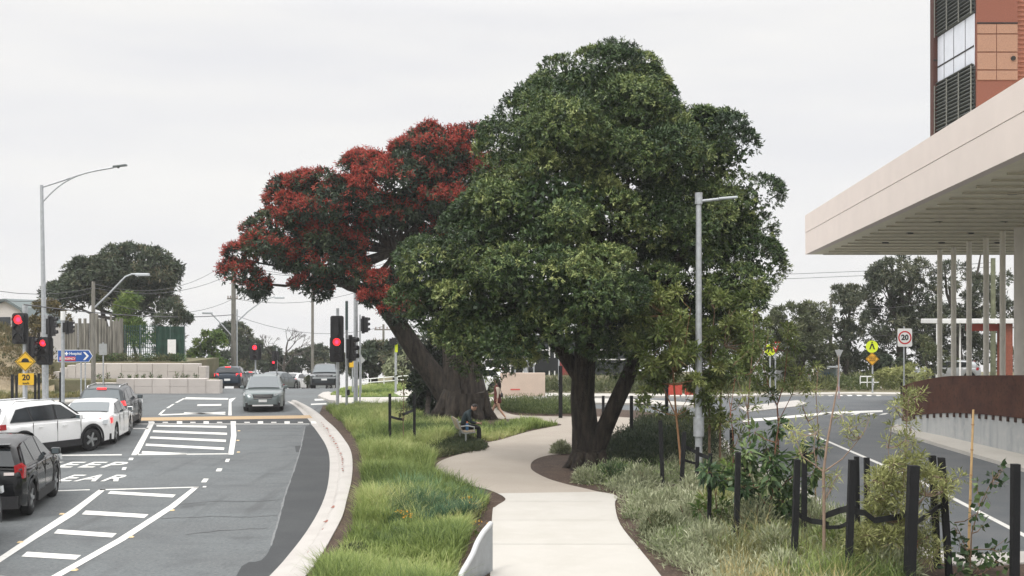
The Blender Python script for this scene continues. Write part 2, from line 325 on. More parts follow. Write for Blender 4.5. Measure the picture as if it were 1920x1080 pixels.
# crack sealing and seams on the asphalt, hairline cracks in the path
def streak(pts, w0, m, z, name, seed=0):
    r_ = random.Random(seed); mb = MB(); L_ = [G(x, y, z) for x, y in smooth_line(pts, 8)]; vs = []
    for i, p in enumerate(L_):
        d = (L_[min(i + 1, len(L_) - 1)] - L_[max(i - 1, 0)]).normalized(); n = Vector((-d.y, d.x, 0)) * w0 * r_.uniform(.4, 1.3); q = p + Vector((0, r_.uniform(-.05, .05), 0)); vs += [q - n, q + n]
    mb.add(vs, [(2 * i, 2 * i + 2, 2 * i + 3, 2 * i + 1) for i in range(len(L_) - 1)]); return struct(mb.build(name, m, fix=False))
seal = mat('crack_sealant', (.085, .089, .092), .7, .2, 5); pale = mat('worn_seam', (.165, .17, .172), .85, .2, 5)
for i, q in enumerate(([(330, 946), (400, 940), (470, 940), (525, 937)], [(300, 972), (400, 968), (460, 969), (520, 966)], [(345, 1002), (420, 994), (500, 990)])): streak(q, .03, seal, .0055, 'crack', i)
streak([(572, 800), (566, 830), (561, 850), (549, 888), (534, 930), (524, 968), (508, 1024)], .022, pale, .0058, 'seam', 9)
for i, q in enumerate(([(985, 700 + 240), (1010, 985), (1003, 1030), (1030, 1080)], [(1110, 940), (1120, 955), (1180, 962), (1190, 1005)])): pass
def textmesh(s, size=1.0, ext=0.0, bold=0.0, spacing=1.0):
    c = bpy.data.curves.new('lettering', 'FONT'); c.body = s; c.size = size; c.align_x = 'CENTER'; c.align_y = 'CENTER'; c.extrude = ext; c.offset = bold; c.space_character = spacing; c.resolution_u = 3
    o = bpy.data.objects.new('lettering', c); COL.objects.link(o); dg = bpy.context.evaluated_depsgraph_get(); dg.update()
    me = bpy.data.meshes.new_from_object(o.evaluated_get(dg)); bpy.data.objects.remove(o); return me
def roadtext(s, x0, x1, y0, y1):
    me = textmesh(s, 1, 0, .02, 1.25)
    xs_ = [v.co.x for v in me.vertices]; ys_ = [v.co.y for v in me.vertices]; a, b, c, d = min(xs_), max(xs_), min(ys_), max(ys_)
    p0, p1 = G(x0, y1, .008), G(x1, y1, .008); D0, D1 = GD(y1), GD(y0)
    for v in me.vertices:
        v.co = Vector((p0.x + (p1.x - p0.x) * (v.co.x - a) / (b - a), D0 + (D1 - D0) * (v.co.y - c) / (d - c), .008))
    me.materials.append(paint); o = bpy.data.objects.new('road_lettering', me); COL.objects.link(o); return struct(o)
roadtext('KEEP', 48, 217, 866.5, 877); roadtext('CLEAR', 16, 220, 890.5, 903)
# raised reflective pavement markers
rfl = mat('reflector', (.75, .55, .3), .4, 0)
for x, y in ((323, 957), (246, 1007), (140, 1069), (116, 964), (38, 1017), (448, 808), (446, 826), (447, 848)):
    o = MB().box((0, 0, .009), (.1, .09, .02), tap=.7).build('pavement_marker', rfl, loc=G(x, y, .005))
    tag(o, 'tiny raised reflector stud on the left-hand road beside the white lines', 'road stud', 'reflector studs along the road')
# chipped brick-red stains on the kerb
rs = MB()
random.seed(4)
for x, y, s in ((625, 950, 9), (613, 977, 14), (608, 991, 9), (580, 1034, 8), (640, 923, 5), (594, 1019, 4)):
    rs.sheet([G(x - s * .6, y + 2, .125), G(x + s * .4, y + 2.2, .125), G(x + s * .6, y - 1.5, .125), G(x, y - 2.5, .125)])
for k in range(26):
    t = k / 25; x = 604 + 40 * math.sin(t * 1.5) + random.uniform(-2, 2); y = 792 + 90 * t; s = random.uniform(.8, 2.4)
    rs.sheet([G(x - s, y + s * .5, .16), G(x + s, y + s * .5, .16), G(x + s, y - s * .4, .16), G(x - s * .6, y - s * .5, .16)])
struct(rs.build('kerb_stain', mat('brick_dust', (.25, .11, .085), .9, .3, 12), fix=False))
# ---------------------------------------------------------------- foliage
def unit(a): return a / np.maximum(np.linalg.norm(a, axis=1, keepdims=True), 1e-9)
def fast_mesh(name, co, quads, tint, m, parent=None):
    me = bpy.data.meshes.new(name); n = len(quads)
    me.vertices.add(len(co)); me.vertices.foreach_set('co', np.asarray(co, np.float32).ravel())
    me.loops.add(4 * n); me.loops.foreach_set('vertex_index', np.asarray(quads, np.int32).ravel())
    me.polygons.add(n); me.polygons.foreach_set('loop_start', np.arange(0, 4 * n, 4, dtype=np.int32))
    me.update(calc_edges=True)
    at = me.attributes.new('tint', 'FLOAT', 'FACE'); at.data.foreach_set('value', np.asarray(tint, np.float32))
    me.materials.append(m); o = bpy.data.objects.new(name, me); COL.objects.link(o)
    if parent: o.parent = parent
    return o
def leaves(name, p, d, nrm, L, W, tint, m, parent=None, droop=.12):
    n = len(p); d = unit(d); s = unit(np.cross(d, nrm)); u = np.cross(s, d)
    L = np.broadcast_to(L, n)[:, None]; W = np.broadcast_to(W, n)[:, None]
    mid = p + d * L * .45
    co = np.stack([p, mid + s * W * .5 + u * L * droop * .4, p + d * L - u * L * droop, mid - s * W * .5 + u * L * droop * .4], 1).reshape(-1, 3)
    return fast_mesh(name, co, np.arange(4 * n).reshape(n, 4), tint, m, parent)
def blades(name, p, d, h, W, tint, m, parent=None, bend=.5, side=None):
    """grass: each blade is two quads, bending over towards d"""
    n = len(p); up = np.array([0, 0, 1.]); d = np.asarray(d, float); h = np.broadcast_to(h, n)[:, None]; W = np.broadcast_to(W, n)[:, None]
    s = unit(np.stack([-d[:, 1] + 1e-4, d[:, 0], np.zeros(n)], 1)) if side is None else side
    b = np.broadcast_to(bend, n)[:, None]
    m1 = p + up * h * .6 + d * h * b * .28; t = p + up * h * (1 - .25 * b) + d * h * b
    co = np.stack([p - s * W * .5, p + s * W * .5, m1 - s * W * .42, m1 + s * W * .42, t - s * W * .07, t + s * W * .07], 1).reshape(-1, 3)
    i = np.arange(n)[:, None] * 6
    q = np.concatenate([i + np.array([[0, 1, 3, 2]]), i + np.array([[2, 3, 5, 4]])], 1).reshape(-1, 4)
    return fast_mesh(name, co, q, np.repeat(tint, 2), m, parent)
def in_lobes(p, lobes, k, skip=-1):
    r = np.zeros(len(p), bool)
    for i, (c, rr) in enumerate(lobes):
        if i != skip: r |= (((p - np.array(c)) / np.array(rr)) ** 2).sum(1) < k
    return r
def clumps(rng, lobes, per_m2, keep=.55, low=-.35):
    """positions and outward normals of leaf clumps over the union of the lobes"""
    cs, ns = [], []
    for i, (c, rr) in enumerate(lobes):
        rr = np.array(rr); a = 4 * math.pi * ((rr[0] * rr[1]) ** 1.6 / 3 + (rr[0] * rr[2]) ** 1.6 / 3 + (rr[1] * rr[2]) ** 1.6 / 3) ** (1 / 1.6)
        n = max(6, int(a * per_m2)); u = unit(rng.normal(size=(n, 3)))
        u = u[(u[:, 2] > low) | (rng.random(n) < .35)]
        p = np.array(c) + u * rr * (.9 + .14 * rng.random((len(u), 1)))
        k = ~in_lobes(p, lobes, keep, i)
        cs.append(p[k]); ns.append(unit(u[k] / rr))
    return np.concatenate(cs), np.concatenate(ns)
def tufted(rng, c, n, rc, tufts, per, L, W, flat=.75, up=.5, spread=.6, jit=.35, shell=.55):
    """every clump is a dome of tufts, every tuft a rosette of leaves; returns leaf arrays and tuft arrays"""
    N = len(c); rcs = rc * (.65 + .7 * rng.random(N))
    ci = np.repeat(np.arange(N), tufts); M = len(ci)
    u = unit(rng.normal(size=(M, 3)) + n[ci] * .9 + np.array([0, 0, up]))
    tp = c[ci] + u * (rcs[ci] * (shell + (1.05 - shell) * rng.random(M) ** .6))[:, None] * np.array([1, 1, flat])
    tt = np.clip(.5 + rng.normal(size=N)[ci] * .16 + rng.normal(size=M) * .14, 0, 1)
    li = np.repeat(np.arange(M), per); K = len(li)
    ld = unit(u[li] * spread + rng.normal(size=(K, 3)) * .55 + np.array([0, 0, -.05]))
    ln = unit(np.array([0, 0, .5]) + u[li] * .9 + rng.normal(size=(K, 3)) * jit)
    lp = tp[li] + rng.normal(size=(K, 3)) * L * .25
    Ls = L * (.7 + .6 * rng.random(K)); Ws = W * (.7 + .6 * rng.random(K))
    ti = np.clip(tt[li] + rng.normal(size=K) * .1, 0, 1)
    return (lp, ld, ln, Ls, Ws, ti), (tp, u, tt)
def inner(rng, lobes, per_m3, L, W):
    ps = []
    for c, rr in lobes:
        v = 4.2 * rr[0] * rr[1] * rr[2]; n = int(v * per_m3); u = unit(rng.normal(size=(n, 3))) * (rng.random((n, 1)) ** .4) * .88
        ps.append(np.array(c) + u * np.array(rr))
    p = np.concatenate(ps); n = len(p)
    return p, unit(rng.normal(size=(n, 3))), unit(rng.normal(size=(n, 3)) + np.array([0, 0, .6])), L * (.7 + .6 * rng.random(n)), W * (.7 + .6 * rng.random(n)), np.clip(.3 + .2 * rng.normal(size=n), 0, 1)  # lower tint: inner leaves coloured darker, imitating shade inside the crown
def cat2(a, b): return tuple(np.concatenate([np.atleast_1d(x), np.atleast_1d(y)]) for x, y in zip(a, b))
def pxlobes(D, ls):
    """(x px, y px, rx px, ry px, depth offset m, depth radius m) -> world ellipsoids"""
    out = []
    for x, y, rx, ry, dz, rd in ls:
        p = P(x, y, D + dz); s = (D + dz) / F; out.append((tuple(p), (rx * s, rd, ry * s)))
    return out
def tpx(pts): return [P(*p) for p in pts]
def branches(mbs, rng, fr, lobes, r0, n=None):
    for c, rr in lobes:
        a = Vector(fr); b = Vector(c); m = (a + b) / 2 + Vector(rng.normal(size=3) * .25 * (b - a).length * .4); m.z -= .05 * (b - a).length
        mbs.tube([a, (a + m) / 2 + Vector(rng.normal(size=3) * .08), m, (m + b) / 2 + Vector(rng.normal(size=3) * .1), b], [r0, r0 * .8, r0 * .6, r0 * .42, r0 * .2], 6)
def local(o, loc):
    """re-express a mesh built in world coordinates about its thing's base"""
    me = o.data; n = len(me.vertices); a = np.empty(n * 3, np.float32); me.vertices.foreach_get('co', a)
    a = a.reshape(-1, 3) - np.array(loc, np.float32); me.vertices.foreach_set('co', a.ravel()); me.update(); return o
def tree(name, label, base, lobes, trunk, m, barkm, seed, per_m2=1.6, rc=.6, tufts=40, per=8, L=.14, W=.05, core=30, coreL=.25, group=None, low=-.35, keep=.55, flat=.75, up=.5, r0=.12, frm=None, jit=.35, cat='tree', spread=.6, shell=.55):
    """trunk: list of (points, radii) limbs; lobes: world ellipsoids of the crown"""
    rng = np.random.default_rng(seed); base = Vector(base); lobes = [(c, tuple(max(q * .5, q - rc * .62) for q in rr)) for c, rr in lobes]
    t = thing(name, label, cat, base, 0, group)
    tb = MB()
    for pts, rs in trunk: tb.tube(pts, rs, 10)
    if frm is not None: branches(tb, rng, frm, lobes, r0)
    local(tb.build('trunk', barkm, t, smooth=60), base)
    c, n = clumps(rng, lobes, per_m2, keep, low)
    lf, tf = tufted(rng, c, n, rc, tufts, per, L, W, flat, up, spread, jit, shell)
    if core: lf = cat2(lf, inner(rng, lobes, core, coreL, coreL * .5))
    local(leaves('crown', *lf, m, t), base)
    return t, (c, n, tf, rng)
g_main = leafmat('glossy_leaf', [(0, (.018, .04, .016)), (.4, (.048, .088, .027)), (.7, (.125, .175, .052)), (1, (.36, .4, .15))], .42, .1)
g_red = leafmat('flowering_gum_leaf', [(0, (.014, .027, .018)), (.5, (.034, .058, .03)), (1, (.085, .11, .05))], .5, .15)
f_red = leafmat('red_blossom', [(0, (.18, .026, .021)), (.5, (.39, .053, .039)), (1, (.62, .145, .095))], .7, .3)
g_dark = leafmat('dark_leaf', [(0, (.028, .045, .028)), (.5, (.062, .085, .046)), (.8, (.115, .125, .068)), (1, (.19, .165, .1))], .6, .2)
g_olive = leafmat('olive_leaf', [(0, (.045, .055, .025)), (.5, (.09, .11, .045)), (1, (.2, .2, .1))], .6, .25)
g_bright = leafmat('bright_leaf', [(0, (.04, .085, .016)), (.5, (.1, .17, .03)), (1, (.21, .26, .06))], .55, .3)
g_grey = leafmat('grey_green_leaf', [(0, (.15, .175, .1)), (.5, (.31, .335, .2)), (1, (.54, .55, .38))], .65, .25)
g_gum = leafmat('gum_leaf', [(0, (.03, .042, .026)), (.5, (.068, .084, .048)), (.85, (.13, .138, .082)), (1, (.2, .2, .125))], .55, .2)
g_sap = leafmat('sapling_leaf', [(0, (.05, .08, .024)), (.5, (.14, .185, .05)), (1, (.36, .39, .14))], .5, .25)
g_big = leafmat('broad_leaf', [(0, (.02, .045, .02)), (.5, (.055, .105, .038)), (1, (.16, .22, .075))], .4, .2)
g_brush = leafmat('bottlebrush_leaf', [(0, (.13, .15, .05)), (.5, (.3, .32, .12)), (1, (.56, .56, .26))], .55, .3)
g_ivy = leafmat('ivy_leaf', [(0, (.008, .02, .009)), (.6, (.02, .042, .014)), (1, (.045, .075, .025))], .45, .15)
# -- the big green tree over the path
B0 = G(1104, 878, .1)
lob = pxlobes(33.2, [(1120, 158, 130, 68, 2.2, 2.2), (1200, 200, 75, 60, 2, 1.6), (1045, 250, 130, 85, -.3, 2.2), (960, 290, 75, 75, 1.2, 1.5), (1180, 300, 130, 85, -.4, 2), (1340, 300, 96, 84, 1.2, 1.6), (1275, 265, 90, 78, .8, 1.8), (1310, 450, 110, 95, .7, 1.7), (1165, 225, 110, 70, .6, 1.9), (1395, 385, 62, 80, .8, 1.3), (1405, 500, 52, 72, .8, 1.2),
    (1030, 390, 150, 105, -1.6, 2), (1230, 430, 150, 110, .3, 1.6), (930, 450, 100, 92, -.5, 1.7), (850, 490, 86, 92, .2, 1.6), (825, 570, 72, 72, .3, 1.3), (900, 580, 105, 82, -.8, 1.6), (1060, 540, 150, 105, -2.3, 1.9), (1220, 560, 140, 95, .2, 1.6), (1370, 560, 80, 70, .2, 1.4), (1075, 635, 105, 48, -2, 1.4), (970, 640, 65, 42, -1, 1.2), (895, 652, 42, 36, -.6, .8), (1175, 640, 80, 70, -.6, 1.3), (1290, 620, 80, 60, .8, 1.3), (830, 612, 84, 56, .2, 1.3), (905, 655, 64, 50, -.3, 1.1), (795, 580, 56, 66, .4, 1.2)])
tm = [(tpx([(1104, 895, 33.2), (1104, 874, 33.2), (1100, 855, 33.2), (1097, 800, 33.2), (1092, 745, 33.1), (1095, 680, 33), (1105, 600, 32.9), (1110, 500, 33), (1105, 380, 33.2), (1115, 250, 33.6)]), [.6, .5, .43, .37, .34, .32, .3, .26, .2, .12]),
      (tpx([(1112, 868, 33.2), (1118, 838, 33.1), (1135, 800, 33), (1155, 755, 32.9), (1176, 710, 33), (1205, 640, 33.1), (1250, 540, 33.3), (1310, 420, 33.6)]), [.3, .29, .25, .23, .22, .19, .15, .09]),
      (tpx([(1097, 720, 33.1), (1040, 640, 32.9), (960, 560, 32.9), (880, 500, 33.2)]), [.25, .19, .14, .08])]
for a in range(7):
    q = a * .9 + .3; tm.append(([B0 + Vector((math.cos(q) * .3, math.sin(q) * .3, .4)), B0 + Vector((math.cos(q) * .5, math.sin(q) * .48, .1)), B0 + Vector((math.cos(q) * .75, math.sin(q) * .7, -.08))], [.2, .14, .05]))
tree('evergreen_tree', 'tall dense dark green evergreen tree with a forked trunk beside the curving path', B0, lob, tm, g_main, bark, 11, per_m2=1.15, rc=.76, tufts=140, per=11, L=.108, W=.04, core=170, coreL=.2, flat=.72, up=.7, jit=.22, shell=.74, frm=P(1104, 560, 33), r0=.16, low=-.5)
# -- the red flowering tree behind it
RB = G(858, 787, .1)
rl = pxlobes(49.3, [(815, 285, 72, 56, .8, 1.8), (885, 300, 45, 60, 1.2, 1.5), (740, 362, 100, 68, -.5, 2.2), (690, 312, 42, 36, .2, 1.2), (835, 385, 62, 70, .4, 1.8), (745, 420, 80, 50, 0, 1.8), (610, 395, 88, 68, -.4, 2.1), (555, 380, 55, 52, 0, 1.6), (525, 455, 66, 56, -.3, 1.8), (610, 475, 74, 58, -.2, 1.8), (468, 490, 42, 46, -.4, 1.3), (466, 530, 50, 46, -.4, 1.1), (655, 515, 44, 44, 0, 1), (582, 530, 40, 40, -.2, .9), (722, 550, 52, 44, -.5, 1.1), (745, 590, 40, 44, -.4, .9), (910, 350, 40, 70, 1.4, 1.6), (795, 440, 50, 40, .3, 1.1)])
rt = [(tpx([(868, 800, 50), (860, 780, 50), (842, 745, 49.8), (812, 702, 49.6), (786, 668, 49.4), (765, 636, 49.3), (742, 602, 49.2), (714, 566, 49.1), (690, 545, 49), (655, 535, 48.9), (615, 515, 48.9), (570, 480, 48.9), (530, 440, 49)]), [.9, .75, .55, .47, .43, .41, .38, .32, .27, .24, .2, .14, .08]),
      (tpx([(690, 545, 49), (688, 510, 49), (668, 475, 49), (650, 440, 49), (640, 410, 49)]), [.2, .19, .16, .12, .08]),
      (tpx([(870, 800, 50.3), (872, 775, 50.3), (873, 730, 50.2), (870, 690, 50.1), (862, 640, 50), (858, 560, 50), (850, 480, 50), (830, 420, 50), (800, 370, 50)]), [.9, .76, .69, .65, .62, .5, .36, .25, .12]),
      (tpx([(888, 790, 50), (890, 740, 50), (884, 690, 49.9), (890, 640, 50), (900, 560, 50.3), (905, 450, 50.6)]), [.75, .55, .4, .36, .25, .1]),
      (tpx([(858, 560, 50), (810, 490, 49.8), (775, 450, 49.6), (740, 400, 49.4)]), [.3, .24, .17, .08]), (tpx([(850, 760, 49.6), (846, 700, 49.6), (842, 640, 49.8), (838, 590, 50)]), [.45, .36, .3, .15])]
for q, l_ in ((3.4, 1.7), (2.9, 1.3), (-.12, 1.4), (-.8, 1.15), (-1.5, 1.1), (-2.2, 1.4), (.4, 1.2)):
    d = Vector((math.cos(q), math.sin(q), 0)); rt.append(([RB + d * .5 + Vector((.3, 0, 1.0)), RB + d * (l_ * .62) + Vector((.3, 0, .3)), RB + d * l_ + Vector((.3, 0, -.1))], [.5, .3, .08]))
T, (c, n, tf, rng) = tree('flowering_tree', 'spreading tree covered in red blossom with a massive leaning trunk behind the bench', RB, rl, rt, g_red, bark, 5, per_m2=1.35, rc=.62, tufts=70, per=8, L=.17, W=.065, shell=.7, jit=.25, core=26, coreL=.34, r0=.14, frm=P(740, 470, 49.3), low=-.5)
tp, u, tt = tf
px = 960 + tp[:, 0] / tp[:, 1] * F; py = HY - (tp[:, 2] - H) / tp[:, 1] * F
patch = np.sin(tp[:, 0] * 2.1 + 1) + np.sin(tp[:, 2] * 2.6 + tp[:, 0]) + rng.normal(size=len(tp)) * .9     # blossom comes in patches
k = (u[:, 2] > .0) & (patch > -.6) & (rng.random(len(tp)) < .66)
k |= (rng.random(len(tp)) < .015)
fp = tp[k] + u[k] * .1; M = len(fp); li = np.repeat(np.arange(M), 22)
fd = unit(u[k][li] * .7 + rng.normal(size=(len(li), 3)))
o = leaves('blossom', fp[li] + rng.normal(size=(len(li), 3)) * .07, fd, unit(rng.normal(size=(len(li), 3)) + u[k][li]), .125 * (.7 + .6 * rng.random(len(li))), .04, np.clip(.5 + .2 * rng.normal(size=M)[li] + .15 * rng.normal(size=len(li)), 0, 1), f_red, T)
local(o, RB)
# ivy on the back of the old trunk
rng = np.random.default_rng(3); il = pxlobes(51.5, [(800, 735, 22, 45, 0, .9), (812, 690, 24, 35, 0, .8), (795, 770, 20, 22, -.2, .8), (835, 655, 22, 30, 0, .6)])
c, n = clumps(rng, il, 3, .6, -.9); lf, _ = tufted(rng, c, n, .3, 30, 7, .13, .1, 1)
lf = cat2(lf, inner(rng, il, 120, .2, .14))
t = thing('ivy_column', 'dark ivy growing up the back of the massive leaning trunk', 'ivy', G(800, 782, .1)); local(leaves('foliage', *lf, g_ivy, t), t.location)
local(MB().tube([G(800, 790, 0), P(805, 720, 51.5), P(830, 650, 51.5)], [.12, .1, .05], 6).build('stem', bark, t), t.location)
# -- background trees, each with its own crown
def bg(name, label, x, yb, D, ls, m, seed, rc=.8, per_m2=1.0, tufts=34, per=7, L=.3, W=.12, tr=.3, core=5, coreL=.55, group='background trees', z0=None, limbs=None, **k):
    base = P(x, yb, D); lobes = pxlobes(D, ls); top = max(ls, key=lambda q: -q[1] + q[3] * .2)
    tr_ = [([base - Vector((0, 0, 1.6)), base + Vector((0, 0, .3)), P((x * 2 + top[0]) / 3, (yb + top[1]) / 2, D), P(top[0], top[1] + top[3] * .5, D)], [tr * 1.3, tr, tr * .75, tr * .3])]
    for l_ in limbs or []: tr_.append((tpx([(a, b, D) for a, b in l_]), [tr * .5 * (1 - .75 * i / (len(l_) - 1)) for i in range(len(l_))]))
    return tree(name, label, base, lobes, tr_, m, barkfar, seed, per_m2, rc, tufts, per, L, W, core, coreL, group, frm=P((x + top[0]) / 2, (yb + top[1]) / 2, D), r0=tr * .35, **k)
bg('broad_tree', 'wide dark olive tree rising behind the timber palisade', 225, 690, 86, [(250, 505, 72, 48, 0, 2.6), (185, 525, 60, 42, 0, 2.4), (300, 515, 34, 40, 0, 1.8), (285, 565, 45, 40, .5, 1.8), (225, 555, 60, 30, .5, 2), (140, 545, 48, 32, 0, 2), (110, 555, 30, 28, 0, 1.5), (315, 540, 18, 18, 0, 1)], g_dark, 21, tr=.45, per_m2=1.3, limbs=[[(215, 620), (245, 580), (270, 545)], [(200, 620), (190, 575), (160, 545)]])
bg('bushy_tree', 'rust brown leafed small tree left of the tall curved street light', 70, 690, 76, [(75, 590, 26, 34, 0, 1.2), (100, 595, 24, 28, 0, 1.1), (60, 620, 18, 26, 0, 1)], leafmat('rusty_leaf', [(0, (.05, .045, .02)), (.5, (.12, .1, .035)), (1, (.23, .17, .06))], .6, .25), 22, rc=.5, L=.22, W=.09, tr=.15)
bg('bamboo_clump', 'bright yellow green bamboo behind the green screen fence', 255, 680, 77, [(243, 600, 26, 44, 0, 1), (270, 630, 20, 34, 0, 1), (235, 575, 10, 24, 0, .7)], g_bright, 23, rc=.5, L=.35, W=.07, tr=.1, core=12)
bg('slender_tree', 'slim dark conifer with feathery tips right of the green screen fence', 318, 685, 78, [(318, 615, 26, 40, 0, 1.2), (335, 575, 12, 26, 0, .8), (300, 640, 18, 26, 0, 1), (345, 600, 8, 20, 0, .6), (328, 650, 18, 22, 0, .9)], g_dark, 24, rc=.45, L=.26, W=.06, tr=.14)
bg('leafy_tree', 'light green rounded tree left of the tall wooden pole with a lamp arm', 395, 712, 88, [(395, 650, 26, 30, 0, 1.4), (380, 675, 24, 24, 0, 1.2), (415, 680, 22, 26, 0, 1.2)], g_bright, 25, rc=.5, L=.25)
bg('leafy_tree', 'dark green tree directly behind the tall wooden pole with a lamp arm', 445, 712, 114, [(440, 640, 28, 38, 0, 1.6), (462, 655, 24, 32, 0, 1.4), (430, 680, 34, 26, 0, 1.6), (470, 685, 30, 22, 0, 1.4)], g_dark, 26, rc=.6)
bg('shrub_mass', 'dark spiky foliage behind the far red traffic light', 500, 712, 120, [(500, 665, 26, 14, 0, 1.6), (495, 685, 36, 16, 0, 1.8), (520, 690, 30, 16, 0, 1.6)], g_dark, 27, rc=.5)
bg('round_bush', 'dark rounded bush beyond the far parked cars', 590, 712, 120, [(580, 672, 40, 24, 0, 1.9), (612, 682, 34, 20, 0, 1.6), (560, 690, 34, 14, 0, 1.6), (635, 690, 20, 12, 0, 1)], g_dark, 28, rc=.5)
bg('round_bush', 'olive green bush behind the far white handrail', 700, 712, 80, [(720, 668, 44, 30, 0, 1.6), (690, 680, 40, 26, 0, 1.5), (755, 680, 36, 32, 0, 1.4), (670, 690, 30, 20, 0, 1.2)], g_dark, 29, rc=.5, per_m2=1.5)
bg('round_bush', 'pale flowering shrub at the end of the far white handrail', 745, 712, 76, [(748, 690, 26, 18, 0, 1), (765, 660, 20, 24, 0, 1)], g_grey, 30, rc=.4, L=.22)
bg('leafy_tree', 'green tree showing between the two trunks of the red flowering tree', 815, 712, 82, [(812, 640, 32, 40, 0, 1.6), (800, 690, 36, 26, 0, 1.4), (838, 660, 24, 30, 0, 1.2)], g_dark, 31, rc=.5)
# bare tree
rng = np.random.default_rng(8); bt = MB(); b0 = P(532, 712, 118)
def twig(p, d, l, r, lv):
    q = p + d * l; bt.tube([p, (p + q) / 2 + Vector(rng.normal(size=3) * l * .06), q], [r, r * .8, r * .6], 5)
    if lv:
        for _ in range(3 if lv > 1 else 4): twig(q, (d + Vector(rng.normal(size=3) * .5) + Vector((.25, 0, .12))).normalized(), l * .68, r * .55, lv - 1)
twig(b0, Vector((.03, 0, 1)), 1.9, .16, 1) if False else None
bt.tube([b0 - Vector((0, 0, .5)), b0 + Vector((0, 0, 1.3))], [.2, .16])
for q in (-.55, .1, .6): twig(b0 + Vector((0, 0, 1.2)), Vector((q, .1, .8)).normalized(), 1.6, .12, 4)
t = thing('bare_tree', 'leafless grey tree with fine branches against the pale sky', 'tree', b0, 0, 'background trees'); local(bt.build('trunk', barkfar, t), b0)
# right-hand background
bg('low_shrub', 'brown green clipped shrub in front of the pale far car', 576, 727, 82, [(576, 711, 15, 13, 0, .6)], g_dark, 33, rc=.2, L=.12, W=.05, tr=.05, core=60, coreL=.2, group=None)
bg('eucalypt_tree', 'tall dark eucalypt behind the white 20 speed sign', 1690, 712, 82, [(1690, 510, 50, 30, 0, 2), (1655, 545, 34, 40, 0, 1.8), (1720, 560, 44, 44, 0, 2), (1665, 600, 44, 34, 0, 2), (1730, 620, 40, 46, 0, 2), (1690, 660, 50, 40, 0, 2), (1640, 625, 22, 24, 0, 1.2)], g_gum, 41, tr=.4, rc=.6, per_m2=1.15, tufts=26, L=.28, W=.09, core=3, limbs=[[(1690, 640), (1700, 570), (1720, 510), (1715, 485)], [(1690, 620), (1670, 560), (1655, 520)]])
bg('eucalypt_tree', 'thin airy eucalypt seen between the slender canopy posts', 1800, 712, 84, [(1780, 520, 30, 34, 0, 1.6), (1830, 560, 44, 44, 0, 1.8), (1800, 610, 50, 40, 0, 2), (1860, 600, 40, 50, 0, 1.8), (1790, 660, 60, 40, 0, 2), (1850, 670, 50, 36, 0, 1.8), (1880, 540, 24, 30, 0, 1.2)], g_gum, 42, tr=.32, rc=.55, per_m2=.95, tufts=22, L=.27, W=.08, core=2.5, limbs=[[(1800, 640), (1820, 570), (1835, 500), (1840, 470)], [(1800, 620), (1775, 550), (1770, 490)]])
bg('leafy_tree', 'mid green tree with a pointed top left of the yellow crossing sign', 1585, 715, 76, [(1590, 590, 28, 40, 0, 1.4), (1575, 560, 16, 24, 0, 1), (1570, 630, 36, 36, 0, 1.5), (1600, 650, 28, 36, 0, 1.4), (1595, 555, 16, 16, 0, .8), (1560, 680, 40, 30, 0, 1.4)], g_gum, 43, rc=.5, L=.25, W=.08, tr=.2)
bg('leafy_tree', 'grey green bushy tree behind the red and white give way sign', 1500, 718, 70, [(1480, 605, 34, 36, 0, 1.4), (1520, 600, 28, 34, 0, 1.3), (1500, 640, 48, 36, 0, 1.6), (1455, 620, 26, 34, 0, 1.2), (1530, 655, 36, 34, 0, 1.3), (1490, 680, 56, 26, 0, 1.4)], leafmat('dusty_leaf', [(0, (.05, .062, .03)), (.5, (.1, .12, .055)), (1, (.2, .21, .11))], .6, .25), 44, rc=.5, per_m2=1.4, L=.24, W=.07, tr=.2)
bg('leafy_tree', 'dark screen of foliage behind the big green tree on its right side', 1400, 716, 74, [(1390, 640, 50, 50, 0, 1.5), (1340, 660, 50, 44, 0, 1.5), (1430, 680, 40, 34, 0, 1.4), (1290, 670, 50, 40, 0, 1.5)], g_gum, 45, rc=.5, L=.24, W=.07, tr=.2)
bg('low_shrub', 'dark low hedge behind the yellow crossing sign', 1640, 716, 78, [(1635, 680, 36, 22, 0, 1.2), (1600, 690, 40, 20, 0, 1.2), (1670, 690, 40, 22, 0, 1.2)], g_dark, 46, rc=.45, L=.22)
bg('low_shrub', 'pale yellow green shrub at the foot of the white 20 speed sign', 1690, 722, 60, [(1690, 705, 34, 16, 0, .9), (1665, 712, 22, 12, 0, .7), (1720, 698, 30, 16, .5, .8)], g_brush, 47, rc=.3, L=.16, W=.05, tr=.05, core=20)
bg('low_shrub', 'wispy olive shrub between the 20 speed sign and the canopy posts', 1740, 712, 70, [(1735, 660, 24, 30, 0, .9), (1765, 680, 26, 24, 0, .9)], g_olive, 48, rc=.4, L=.2, W=.06, tr=.08)
